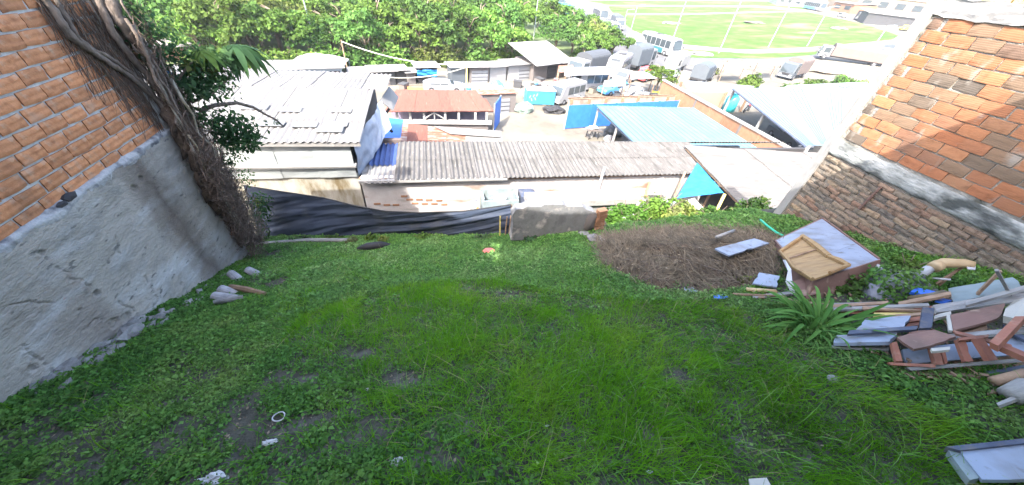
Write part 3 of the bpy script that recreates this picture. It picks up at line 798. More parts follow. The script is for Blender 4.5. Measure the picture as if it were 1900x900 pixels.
tag(b.build('water_trough', m_darkboard), 'dark blue grey rounded water trough beside the laundry sink', 'trough')
p = ony(880, 384, ys_-.3)
b = MB(); b.tube([(p[0], p[1], p[2]-.16), (p[0], p[1], p[2]+.22)], [.13, .17], 14); 
bk = thing('white_bucket', 'white bucket with an orange patch left of the laundry sink', 'bucket', (p[0], p[1], p[2]-.16))
b.build('bucket_body', m_plastic, bk, True); MB().tube([(p[0]-.17, p[1], p[2]+.22), (p[0], p[1]-.05, p[2]+.1), (p[0]+.17, p[1], p[2]+.22)], .008, 5).build('handle', m_black, bk)
MB().blob((p[0]+.1, p[1]-.12, p[2]+.05), (.06, .03, .07), 1, 1).build('orange_patch', p_orange, bk)

# ------------------------------------------------------------------ corrugated roofs
def corr_mesh(name, mt, width, length, pitch=.177, amp=.028, th=.008, per=6):
    """one corrugated sheet in local space: x across the waves, y down the slope, thickness and wavy ends included"""
    n = int(round(width/pitch*per)); b = MB(); V = []; F = []
    for s in (0, 1):
        for j in (0, 1):
            for i in range(n+1):
                x = width*i/n; V.append((x, length*j, amp*math.sin(2*math.pi*x/pitch)-s*th))
    k = n+1
    for i in range(n):
        F += [(i, i+1, k+i+1, k+i), (2*k+i+1, 2*k+i, 3*k+i, 3*k+i+1), (i+1, i, 2*k+i, 2*k+i+1), (k+i, k+i+1, 3*k+i+1, 3*k+i)]
    F += [(0, k, 3*k, 2*k), (n, 2*k+n, 3*k+n, k+n)]
    b.add(V, F)
    return b.mesh(name, mt)
def roof_sheets(parent, eave0, across, down, width_total, length_total, mt, sw=.95, sl=1.25, pitch=.177, amp=.028, name='roof_sheet', jitter=.006, mats=None):
    """tiles a slope with overlapping corrugated sheets. eave0 origin, across and down unit vectors"""
    ac, dn = Vector(across).normalized(), Vector(down).normalized()
    e0_ = Vector([float(q) for q in eave0])
    if ac.cross(dn).z < 0: e0_ = e0_+ac*width_total; ac = -ac
    nrm = ac.cross(dn)
    nxs = max(1, round(width_total/sw)); nys = max(1, round(length_total/sl))
    sw, sl = width_total/nxs, length_total/nys
    me = corr_mesh(name, mt, sw+.06, sl+.10, pitch, amp)
    alt = {m_.name: corr_mesh(name, m_, sw+.06, sl+.10, pitch, amp) for m_ in (mats or {}).values()}
    for j in range(nys):
        for i in range(nxs):
            mm = me
            if mats and (i, j) in mats: mm = alt[mats[(i, j)].name]
            o = link(name, mm, parent)
            p = e0_+ac*(sw*i)+dn*(sl*j)+nrm*(.012*((i % 2)+2*((nys-1-j) % 2))+random.uniform(0, jitter))
            mtx = Matrix((ac, dn, nrm)).transposed().to_4x4()
            o.rotation_euler = mtx.to_euler(); o.location = p-wloc(parent)
            o.rotation_euler.z += random.uniform(-.004, .004)

# long grey warehouse across the foot of the lot
YB = 11.6
wh = thing('warehouse', 'long warehouse with grey corrugated roof and stained whitewashed back wall', 'warehouse', (4, 12.5, -9))
eL, eR = ony(664, 326, YB-.15), ony(1292, 326, YB-.15)
rL, rR = ony(741, 262, 14.3), ony(1440, 266, 14.3)
ez = (eL[2]+eR[2])/2; rz_ = (rL[2]+rR[2])/2
dn = np.array([0, YB-.15-14.3, ez-rz_]); ln = np.linalg.norm(dn); dn /= ln
xl, xr = ony(741, 262, 14.3)[0], ony(1500, 270, 14.3)[0]
roof_sheets(wh, (xl, 14.3, rz_), (1, 0, 0), dn, 12.9-xl, ln, m_fibro, 1.0, 1.55, pitch=.19, amp=.032, mats={(0, 1): m_palefibro})
xb0 = ony(690, 305, 12.4)[0]
roof_sheets(wh, (xl-1.02, 14.25, rz_-.03), (1, 0, 0), dn, .98, ln*.58, m_bluesheet, .98, 1.8, pitch=.19, amp=.04, name='blue_roof_sheet')
roof_sheets(wh, (xl-1.02, 14.25+dn[1]*ln*.58, rz_-.06+dn[2]*ln*.58), (1, 0, 0), dn, .98, ln*.42, m_palefibro, .98, 1.2, pitch=.19, name='pale_roof_sheet')
MB().box((xl-.5, 14.35, rz_+.05), (1.15, .22, .16)).build('ridge_cap', p_brown, wh)
roof_sheets(wh, (xl, 14.3, rz_-.02), (1, 0, 0), (0, 1, -.45), 19-xl, 2.6, m_fibro, 1.0, 1.3, pitch=.19, amp=.032)
MB().bbox((eL[0]+.02, YB, -8.4), (12.6, YB+.2, ez-.03)).build('back_wall', m_backwall, wh)
MB().bbox((eL[0]+.02, YB+.2, -12.2), (eL[0]+.22, 16.8, ez-.05)).build('end_wall', m_white, wh)
MB().bbox((eL[0]+.2, 16.6, -12.2), (19, 16.8, rz_-1.3)).build('front_wall', m_white, wh)
for k, x in enumerate(np.arange(eL[0], 12.5, .9)):
    MB().box((x, YB+.0, ez-.09), (.07, .30, .09)).build('rafter_end', m_brownstick, wh)
MB().box(((eL[0]+12.4)/2, YB-.05, ez-.155), (12.4-eL[0], .06, .04)).build('gutter', m_brownstick, wh)
MB().box(((eL[0]-.02+ony(940, 326, YB)[0])/2, YB-.20, ez-.06), (ony(940, 326, YB)[0]-eL[0], .10, .10)).build('fascia', m_greyplank, wh)
a = ony(1122, 310, YB-.25); c = ony(1116, 368, YB-.25)
po = tag(MB().tube([(a[0], YB-.25, -8.3), (a[0], YB-.25, a[2])], .055, 8).build('white_post', m_plastic), 'pale post standing against the warehouse wall with a faded rag on top', 'post')
# patches of bare brick, recessed courses low on the back wall
for k, (px, py) in enumerate([(760, 370), (778, 370), (796, 371), (815, 372), (770, 377), (788, 378), (806, 378), (824, 379), (750, 364), (700, 378), (718, 380), (735, 380)]):
    p = ony(px, py, YB)
    o = link('brick', tv[k % 8] if False else MB().box((0, 0, 0), (.25, .05, .075)).mesh('brick', m_obrick), wh); o.location = Vector(p)-wloc(wh)
for k, (px, py, s) in enumerate([(1000, 366, .2), (1035, 366, .4), (1085, 366, .35)]):
    p = ony(px, py, YB-.03); MB().box(p, (s*2, .05, .10)).build('bare_patch', m_brownstick, wh)

# shed roof on the right, waves running across the picture
rs = thing('side_shed', 'open sided shed with pale corrugated roof beside the right boundary wall', 'shed', (14, 10, -8.3))
A0, A1 = onz(1295, 299, -6.35), onz(1380, 386, -6.35)
ed = A0-A1; ed[2] = 0; ed = ed/np.linalg.norm(ed); pr_ = np.array([ed[1], -ed[0], 0]); xe = A1[0]+.05
roof_sheets(rs, A1-ed*.25+np.array([0, 0, -.03]), ed+np.array([0, 0, .01]), pr_+np.array([0, 0, .02]), A0[1]-A1[1]+1.9, 9.5, mat('pale_fibre_sheet', (.086, .081, .075), (.103, .098, .093), (.073, .068, .064), scale=1.6, bump=.25, rand=.08, stretch=(1.4, .3, 1)), .95, 1.6, pitch=.15, amp=.022)
MB().bbox((xe+.1, 13.6, -8.4), (20, 13.8, -6.5)).build('rear_wall', p_shadowwall, rs)  # rear and inner walls near-black, painting in the shed's shaded inside
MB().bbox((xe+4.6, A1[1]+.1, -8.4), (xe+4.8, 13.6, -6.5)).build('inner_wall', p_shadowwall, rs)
for yy in (A1[1]+.1, 10.5, 12.6):
    MB().tube([(xe+.15+(yy-A1[1])*ed[0], yy, -8.4), (xe+.15+(yy-A1[1])*ed[0], yy, -6.45)], .05, 7).build('post', m_bamboo if yy < 9 else m_brownstick, rs)
MB().tube([A1-ed*.15+pr_*.06-np.array([0, 0, .07]), A0+ed*1.4+pr_*.06-np.array([0, 0, .05])], .04, 6).build('edge_beam', m_brownstick, rs)
P0, P1 = np.array([xe-.02, A0[1], -6.40]), np.array([xe-.02, ony(1342, 357, 9.6)[1], -6.42])
P0 = onz(1293, 301, -6.40); P1 = onz(1342, 357, -6.42); P2 = ony(1255, 367, 10.0)
def bt(u, v):
    q = P0+(P1-P0)*u; p = P0*.92+P2*.08+(P1-P0)*0; e = P2+(P1-P2)*u
    r_ = q+(e-q)*v
    return r_+np.array([0, -.03, -.10*math.sin(math.pi*v)*math.sin(math.pi*u)+.03*mnoise.noise(Vector((u*5, v*5, 2)))])
b = MB(); b.grid(bt, 24, 24)
tag(b.build('blue_tarpaulin', m_bluetarp, None, True), 'bright blue tarpaulin triangle hanging off the side shed roof', 'tarpaulin')
P, Q = ony(1329, 392, 9.0), ony(1345, 360, 9.3)
tag(MB().tube([P+np.array([0, 0, -.4]), P, Q], .06, 8).build('bamboo_prop', m_bamboo), 'leaning yellow bamboo prop under the blue tarpaulin', 'post')
wallpoly('leaning_sheet', [(1272, 374), (1290, 369), (1313, 394), (1278, 396)], 9.2, .06, m_plastic, 'white panel leaning under the left corner of the blue tarpaulin', 'panel')
Pq = [ony(1196, 362, 10.9), ony(1208, 334, 11.2), ony(1232, 330, 11.3), ony(1245, 362, 10.9)]
tag(MB().slab(Pq, .04, n=(0, -1, 0)).build('leaning_board', p_offwhite), 'white board leaning on the warehouse wall above the bushes', 'board')
tag(MB().tube([ony(1198, 364, 10.8), ony(1207, 338, 11.2)], .07, 6).build('orange_board', p_orange), 'narrow orange board leaning beside the white board', 'board')
tag(MB().tube([ony(1252, 364, 10.7), ony(1272, 318, 11.2)], .05, 6).build('timber_prop', m_brownstick), 'brown timber prop leaning left of the blue tarpaulin', 'post')

# ------------------------------------------------------------------ white shed on the left
ws = thing('white_shed', 'white shed with pale corrugated roof and dull tin walls behind the vine', 'shed', (-5, 14, -8.3))
ZS = -5.18
e0 = onz(440, 262, ZS); e1 = onz(668, 262, ZS); top1 = onz(706, 183, ZS+.25)
roof_sheets(ws, (-10.6, 16.3, ZS+.28), (1, 0, 0), (0, e1[1]-16.3, -.28), e1[0]+10.6, 16.3-e1[1], m_palefibro, 1.05, 1.6, pitch=.22, amp=.03)
for k, (px, py) in enumerate([(538, 206), (632, 207), (503, 228), (565, 230), (622, 229), (612, 238), (475, 202)]):
    p = onz(px, py, ZS+.15)
    o = MB().slab([(p[0]-.42, p[1]-.22, 0), (p[0]+.42, p[1]-.22, 0), (p[0]+.42, p[1]+.22, .03), (p[0]-.42, p[1]+.22, .03)], .01).build('skylight', m_skylight, ws, local=True)
    yk_ = (16.3-p[1])/(16.3-e1[1]); zz = ZS+.28-.28*yk_+.064
    for v in o.data.vertices: v.co.z += zz; v.co.x -= wloc(ws).x; v.co.y -= wloc(ws).y; v.co.z -= wloc(ws).z
roof_sheets(ws, (-12.5, 19.6, ZS+.05), (1, 0, 0), (0, -1, .07), 12.5-2.0, 3.2, m_palefibro, 1.05, 1.6, pitch=.22, amp=.03)
MB().box(((-10.6+e1[0])/2, e1[1]-.03, ZS-.10), (e1[0]+10.6, .05, .14)).build('fascia', m_palefibro, ws)
yw = e1[1]+.12
xa, xb = ony(455, 300, yw)[0], ony(655, 300, yw)[0]
for i in range(4):
    x0 = xb-1.22*(i+1); 
    def tin(u, v, x0=x0, i=i):
        return (x0+1.24*u, yw+.02*(i % 2)+.03*mnoise.noise(Vector((u*2+i, v*3, 4)))-.05*math.sin(math.pi*v)*(1 if v < .5 else .6), -6.62+(ZS-.15+6.62)*v)
    b = MB(); b.grid(tin, 10, 14); b.build('tin_sheet', m_tin, ws, True)
MB().bbox((-10.6, yw+.1, -8.4), (xb+.02, yw+.25, -6.55)).build('lower_wall', m_mosswall, ws)
MB().bbox((-10.6, yw+.12, -6.55), (xb-.02, yw+.2, ZS-.06)).build('frame_wall', p_shadowwall, ws)
MB().box((xb-2.5, yw-.06, -6.12), (5.2, .2, .07), rx=.2).build('tin_flashing', p_offwhite, ws)
# hanging pale tarp on the gable end
g0, g1, g2, g3 = ony(660, 264, 11.75), ony(708, 186, 16.0), ony(728, 232, 15.2), ony(655, 330, 11.7)
g2 = ony(726, 236, 14.4); g3 = ony(664, 326, 12.0)
def gt(u, v):
    a = g0+(g1-g0)*u; c = g3+(g2-g3)*u
    f = .10*mnoise.noise(Vector((u*4, v*2.5, 6)))+.05*mnoise.noise(Vector((u*11, v*4, 2)))
    return a+(c-a)*v+np.array([f*.9, -f, -.1*math.sin(math.pi*u)*v])
b = MB(); b.grid(gt, 40, 30); tag(b.build('gable_tarp', m_graytarp, None, True), 'wrinkled pale blue tarp covering the gable end of the white shed', 'tarpaulin')
MB().bbox((xb-.1, yw+.25, -8.4), (xb+.02, 19.4, ZS-.1)).build('end_wall', p_greywall, ws)
MB().slab([ony(705, 186, 16.2), ony(722, 160, 18), ony(740, 180, 18), ony(730, 205, 16.2)], .05).build('gable_flashing', p_offwhite, ws)
va, vb, vc = onz(552, 177, ZS+.12), onz(592, 173, ZS+.12), onz(578, 158, ZS+.45)
MB().slab([va, vb, vc], .05).build('roof_vent', m_greyplank, ws)
o = MB().tube([ony(722, 202, 17), ony(712, 215, 16.5), ony(716, 232, 15.5), ony(727, 244, 14.6)], .06, 7).build('black_hose', m_black); tag(o, 'black hose looping beside the pale gable tarp', 'hose')
q = [onz(716, 218, -8.9), onz(748, 222, -8.9), onz(742, 262, -8.4), onz(700, 262, -8.4)]
tag(MB().slab(q, .05).build('blue_awning', m_bluegate), 'faded blue sheet awning between the white shed and the red roof', 'awning')

# ------------------------------------------------------------------ red roofed house, blue gates, light blue roof, orange wall
rh_ = thing('red_roofed_house', 'low house with rust red metal roof over an open framed gallery', 'house', (0.6, 29, -12))
c0, c1, c2, c3 = onz(735, 166, -9.1), onz(882, 168, -9.1), onz(914, 206, -9.6), onz(713, 207, -9.6)
NS = 8
for i in range(NS):
    u0, u1 = i/NS, (i+1)/NS
    a, c = c0+(c1-c0)*u0, c0+(c1-c0)*u1; e, f = c3+(c2-c3)*u0, c3+(c2-c3)*u1
    k = .02*(i % 2)
    MB().slab([a+[0, 0, k], c+[0.05, 0, k], f+[.05, 0, k], e+[0, 0, k]], .05).build('roof_sheet', m_rustroof, rh_)
q = [onz(880, 183, -9.35), onz(902, 183, -9.35), onz(916, 206.5, -9.64), onz(880, 206.5, -9.64)]
MB().slab(q, .05).build('roof_extension', m_rustroof, rh_)
fy = c3[1]+.55; xA, xB = c3[0]+.25, c2[0]-.2
zt = -9.72; zb = ony(800, 222, fy)[2]
for k, px in enumerate([716, 737, 761, 787, 826, 851, 882, 903]):
    x = ony(px, 215, fy)[0]; MB().bbox((x-.09, fy-.08, zb), (x+.09, fy+.08, zt)).build('gallery_post', m_white, rh_)
xm = ony(806, 215, fy)[0]
for s in (-1, 1):
    MB().tube([(xm+s*.85, fy-.03, zb+.03), (xm, fy-.03, zt-.06)], .06, 5).build('truss_brace', m_white, rh_)
MB().bbox((xm-.05, fy-.05, zb), (xm+.05, fy+.05, zt)).build('truss_post', m_white, rh_)
MB().bbox((xA-.1, fy-.14, zb-.32), (xB+.15, fy+.12, zb-.02)).build('white_beam', m_white, rh_)
MB().bbox((xA, fy+.05, -12.1), (xB-.1, fy+.25, zb-.32)).build('front_wall', p_pinkwhite, rh_)
MB().bbox((xA, fy+1.6, -12.1), (xB-.1, fy+1.8, zt)).build('inner_wall', mat('violet_grey_wall', (.16, .14, .19), (.20, .18, .23), scale=1, bump=.1), rh_)
MB().bbox((xA, fy+1.8, -12.1), (xA+.2, 31.6, -9.7)).build('side_wall', p_greywall, rh_); MB().bbox((xB-.3, fy+1.8, -12.1), (xB-.1, 31.6, -9.7)).build('side_wall', p_greywall, rh_)
# lower patchy roof in front of it
q0, q1, q2, q3 = onz(722, 226, -10.0), onz(930, 248, -10.25), onz(932, 268, -10.4), onz(716, 268, -10.4)
lo_ = thing('lean_to_roof', 'patchy rusty lean to roof between the grey warehouse ridge and the red roofed house', 'lean-to', tuple((q0+q2)/2-np.array([0, 0, 1.7])))
for i in range(6):
    u0, u1 = i/6, (i+1)/6
    a, c = q0+(q1-q0)*u0, q0+(q1-q0)*u1; e, f = q3+(q2-q3)*u0, q3+(q2-q3)*u1
    MB().slab([a+[0, 0, .02*(i % 2)], c+[.04, 0, .02*(i % 2)], f+[.04, 0, .02*(i % 2)], e+[0, 0, .02*(i % 2)]], .04).build('rusty_sheet', [m_rustmix, m_rustroof, m_rustmix, m_rustmix, p_offwhite, p_offwhite][i], lo_)
q = [onz(806, 234, -9.96), onz(930, 243, -10.1), onz(928, 254, -10.16), onz(836, 248, -10.1)]
MB().slab(q, .04).build('pale_sheet', p_offwhite, lo_)
for px in (724, 800, 925):
    p = onz(px, 266, -10.45); MB().bbox((p[0]-.08, p[1]+.2, -12.1), (p[0]+.08, p[1]+.36, -10.3)).build('post', m_brownstick, lo_)

def gate(name, label, pa, pb, htop, mt, n, parts_group=None):
    """sheet-metal gate between two ground points; n panels"""
    a, c = far(*pa), far(*pb); t = thing(name, label, 'gate', tuple(a))
    d = (c-a); L_ = np.linalg.norm(d); dx = d/L_; nn = np.array([-dx[1], dx[0], 0])
    for i in range(n):
        p, q = a+d*(i/n)+dx*.04, a+d*((i+1)/n)-dx*.04
        P = [p+[0, 0, .1], q+[0, 0, .1], q+[0, 0, htop], p+[0, 0, htop]]
        MB().slab(P, .06, n=tuple(nn)).build('gate_panel', mt, t)
        MB().slab([x+nn*.03 for x in (p+[0, 0, htop*.5-.04], q+[0, 0, htop*.5-.04], q+[0, 0, htop*.5+.04], p+[0, 0, htop*.5+.04])], .025, n=tuple(nn)).build('rail', mt, t)
    for i in range(n+1):
        p = a+d*(i/n); MB().box((p[0], p[1], p[2]+htop/2), (.10, .14, htop+.1)).build('gate_post', m_greyplank if i in (0, n) else mt, t)
    return t
ga = far(1046, 240); gtop = above(ga, 1052, 195)[2]-ga[2]
gate('yard_gate', 'wide bright blue sheet metal gate closing the far side of the sandy yard', (1046, 240), (1245, 226), gtop, m_bluegate, 5)
g_a = far(921, 256); gate('open_gate_leaf', 'blue gate leaf standing open beside the red roofed house', (915, 246), (926, 228), 2.5, m_bluegate, 1)
# beige wall behind the blue gate
a, c = far(1048, 226), far(1255, 214)
tb_ = thing('beige_yard_wall', 'stained beige yard wall showing above the wide blue gate', 'wall', tuple(a))
h0 = above(a, 1056, 183)[2]-a[2]
MB().slab([a+[0, 0, -.1], c+[0, 0, -.1], c+[0, 0, h0], a+[0, 0, h0]], .25, n=(0, -1, 0)).build('wall_panel', mat('stained_beige', (.224, .184, .134), (.253, .216, .172), (.147, .118, .090), scale=.7, bump=.3), tb_)
MB().slab([a+[0, -.05, h0], c+[0, -.05, h0], c+[0, .35, h0], a+[0, .35, h0]], .08).build('coping', m_brownstick, tb_)
for u in np.linspace(.02, .98, 8):
    p = a+(c-a)*u; MB().box((p[0], p[1]-.08, p[2]+h0*.5-.05), (.22, .14, h0-.05)).build('pier', m_obrick, tb_)

lb = thing('light_blue_roof', 'light blue sheet metal roof shelter between the gate and the orange brick wall', 'shelter', (19, 24, -12))
zr_ = -9.25
for i in range(7):
    x0 = 14.15+(24.1-14.15)*i/7; x1 = 14.15+(24.1-14.15)*(i+1)/7; k = .012*(i % 2)
    MB().slab([(x0, 27.9, zr_+.12+k), (x1+.05, 27.9, zr_+.12+k), (x1+.05, 19.6, zr_-.06+k), (x0, 19.6, zr_-.06+k)], .045).build('roof_sheet', m_paleblue, lb)
b = MB()
for k in range(21): b.box((14.2+k*.49, 23.75, zr_+.035+.06), (.03, 8.3, .015), rx=math.atan2(.18, 8.3))
o = b.build('sheet_ribs', m_paleblue, lb); o['kind'] = 'stuff'
for x, y in [(14.3, 27.7), (14.3, 23.8), (14.3, 20), (19, 27.7), (24, 27.7), (24, 20)]:
    MB().bbox((x-.07, y-.07, -12.05), (x+.07, y+.07, zr_-.02)).build('post', m_white, lb)
MB().bbox((14.2, 19.7, zr_-.2), (14.3, 27.8, zr_-.08)).build('edge_beam', m_darkboard, lb)
ob = thing('orange_brick_wall', 'long orange brick wall with pale coping running beside the light blue roof', 'wall', (26.5, 27, -12))
npan = 9
for i in range(npan):
    y0 = 17.5+(37.0-17.5)*i/npan; y1 = 17.5+(37.0-17.5)*(i+1)/npan
    MB().bbox((26.30, y0+.02, -12.2), (26.5, y1-.02, -9.12)).build('brick_panel', m_obrick, ob)
    MB().bbox((26.25, y0-.12, -12.2), (26.56, y0+.12, -9.10)).build('pier', p_pinkwhite if i % 3 == 0 else m_obrick, ob)
MB().bbox((26.2, 17.4, -9.1), (26.62, 37.1, -8.98)).build('coping', m_white, ob)
rr = thing('blue_white_roof', 'big blue white metal roof between the orange brick wall and the boundary wall', 'shelter', (34, 26, -12))
w0, w1, w2, w3 = onz(1360, 163, -8.5), onz(1596, 165, -8.5), onz(1575, 268, -8.9), onz(1496, 270, -8.9)
for i in range(6):
    u0, u1 = i/6, (i+1)/6; k = np.array([0, 0, .02*(i % 2)])
    MB().slab([w0+(w1-w0)*u0+k, w0+(w1-w0)*u1+k, w3+(w2-w3)*u1+k, w3+(w2-w3)*u0+k], .06).build('roof_sheet', m_whiteblue, rr)
b = MB()
for k in range(1, 30):
    u = k/30; P_, Q_ = w0+(w1-w0)*u, w3+(w2-w3)*u; b.slab([P_+[-.02, 0, .035], P_+[.02, 0, .035], Q_+[.02, 0, .035], Q_+[-.02, 0, .035]], .02)
o = b.build('sheet_ribs', m_whiteblue, rr); o['kind'] = 'stuff'
for p in (w0, w1, w2, w3, (w0+w3)/2):
    MB().bbox((p[0]-.1+.3*(1 if p[0] < 35 else -1), p[1]-.1, -12.05), (p[0]+.1+.3*(1 if p[0] < 35 else -1), p[1]+.1, p[2]-.04)).build('post', m_white, rr)
MB().tube([w0-np.array([0, 0, .12]), w3-np.array([0, 0, .12])], .08, 5).build('edge_beam', m_darkboard, rr)
# grey roof beyond with brown panel
gr = thing('grey_roofed_store', 'low store with flat grey metal roof behind the orange brick wall', 'shed', (33, 37, -12))
q = [onz(1268, 149, -9), onz(1400, 160, -9), onz(1352, 168, -9), onz(1276, 164, -9)]
MB().slab(q, .12).build('roof', m_greyroof, gr)
for p in q: MB().bbox((p[0]*.99-.1, p[1]-.3, -12.1), (p[0]*.99+.1, p[1]-.1, -9.1)).build('post', m_brownstick, gr)
MB().bbox((q[3][0], q[3][1]-.2, -12.1), (q[2][0], q[3][1], -9.3)).build('wall', p_tan, gr)
p = far(1350, 205)
tk = thing('turquoise_tank', 'turquoise plastic water tank by the end of the blue white roof', 'tank', tuple(p))
h_ = above(p, 1350, 172)[2]-p[2]
MB().tube([p, p+np.array([0, 0, h_*.8]), p+np.array([0, 0, h_])], [.75, .75, .35], 14).build('tank_body', p_turq, tk, True)
MB().tube([p+np.array([0, 0, h_]), p+np.array([0, 0, h_+.12])], [.3, .3], 10).build('lid', p_turq, tk)

# ------------------------------------------------------------------ vehicles
def wheel(parent, x, y, r, wd):
    b = MB(); b.tube([(x, y-wd/2, r), (x, y+wd/2, r)], r, 12)
    t = b.build('wheel', m_black, parent, local=True)
    s = 1 if y > 0 else -1
    MB().tube([(x, y+s*(wd/2-.01), r), (x, y+s*(wd/2+.02), r)], r*.5, 8).build('rim', p_greymetal, t, local=True)
def place(t, front, rear, z=None):
    a, c = far(*front), far(*rear)
    t.location = Vector((a+c)/2); d = a-c; t.rotation_euler = (0, 0, math.atan2(d[1], d[0]))
    return t
def bus(label, cat, front, rear, L_, W_, H_, side, roofm, skirt=None, group=None, name='bus'):
    t = place(thing(name, label, cat, group=group), front, rear)
    h = L_/2; w2 = W_/2
    b = MB(); b.extrude([(-h, .35), (h-.1, .35), (h, .6), (h-.05, 1.35), (h-.35, H_-.25), (h-.6, H_-.1), (-h+.1, H_-.1), (-h, H_-.3)], -w2, w2)
    b.build('body', side, t, local=True)
    MB().extrude([(-h+.05, H_-.10), (h-.55, H_-.10), (h-.75, H_+.04), (-h+.2, H_+.06)], -w2*.93, w2*.93).build('roof', roofm, t, local=True)
    MB().hexa([(h+.02, -w2*.88, 1.35), (h-.28, -w2*.88, H_-.32), (h-.28, w2*.88, H_-.32), (h+.02, w2*.88, 1.35), (h-.06, -w2*.88, 1.3), (h-.36, -w2*.88, H_-.3), (h-.36, w2*.88, H_-.3), (h-.06, w2*.88, 1.3)]).build('windshield', m_glass, t, local=True)
    n = max(3, int(L_/1.5))
    for s in (-1, 1):
        for i in range(n):
            x0 = -h+.35+(L_-1.2)*i/n; x1 = x0+(L_-1.2)/n-.14
            MB().bbox((x0, s*w2-.02, 1.4), (x1, s*w2+.025, H_-.45)).build('window', m_glass, t, local=True)
        if skirt: MB().bbox((-h+.05, s*w2-.02, .4), (h*.45, s*w2+.02, 1.25)).build('painted_skirt', skirt, t, local=True)
        for x in (-h*.6, h*.6): wheel(t, x, s*(w2-.12), .48, .28)
        MB().box((h+.0, s*w2*.7, .75), (.08, .35, .2)).build('headlight', m_plastic, t, local=True)
    MB().box((h+.02, 0, .45), (.14, W_*.98, .22)).build('bumper', p_greymetal, t, local=True)
    for s in (-1, 1): MB().box((h+.1, s*(w2+.18), 1.9), (.08, .16, .4)).build('mirror', m_black, t, local=True)
    MB().box((h-.25, 0, H_-.18), (.08, W_*.6, .2)).build('destination_sign', p_dark, t, local=True); MB().box((-L_*.1, 0, H_+.12), (1.2, 1.0, .14)).build('roof_hatch', p_greywall, t, local=True)
    return t
def truck(label, cat, front, rear, L_, W_, H_, cab, cover, group=None, name='truck', rib=True):
    t = place(thing(name, label, cat, group=group), front, rear)
    h = L_/2; w2 = W_/2; cl = min(2.0, L_*.3); ch = H_*.78
    MB().bbox((-h, -w2*.8, .55), (h-.3, w2*.8, .85)).build('chassis', m_black, t, local=True)
    MB().extrude([(h-cl, .5), (h, .5), (h+.02, 1.2), (h-.3, ch-.1), (h-.45, ch), (h-cl, ch)], -w2*.95, w2*.95).build('cab', cab, t, local=True)
    MB().hexa([(h+.03, -w2*.82, 1.25), (h-.26, -w2*.82, ch-.2), (h-.26, w2*.82, ch-.2), (h+.03, w2*.82, 1.25), (h-.05, -w2*.82, 1.2), (h-.34, -w2*.82, ch-.2), (h-.34, w2*.82, ch-.2), (h-.05, w2*.82, 1.2)]).build('windshield', m_glass, t, local=True)
    prof = [(-w2, .85), (w2, .85), (w2, H_*.82)]+[(w2*math.cos(a), H_*.82+H_*.18*math.sin(a)) for a in np.linspace(.3, math.pi-.3, 7)]+[(-w2, H_*.82)]
    MB().extrude(prof, -h, h-cl-.15, 'x').build('cargo_cover', cover, t, local=True)
    for s in (-1, 1):
        MB().bbox((h-cl+.3, s*w2*.95-.02, 1.25), (h-.5, s*w2*.95+.025, ch-.25)).build('side_window', m_glass, t, local=True)
        for x in (-h*.62, h-cl*.55): wheel(t, x, s*(w2-.15), .48, .3)
        MB().box((h+.03, s*w2*.65, .8), (.08, .35, .22)).build('headlight', m_plastic, t, local=True)
    MB().box((h+.03, 0, .55), (.16, W_*.95, .22)).build('bumper', p_greymetal, t, local=True)
    for s in (-1, 1): MB().box((h-.1, s*(w2+.12), 1.7), (.08, .16, .4)).build('mirror', m_black, t, local=True)
    MB().box((h+.04, 0, .95), (.06, W_*.5, .3)).build('grille', m_black, t, local=True)
    for k in range(4): MB().box((-h+(L_-cl)*(k+.5)/4, 0, H_*.86), (.06, W_*1.01, .05)).build('cover_strap', m_black, t, local=True)
    return t
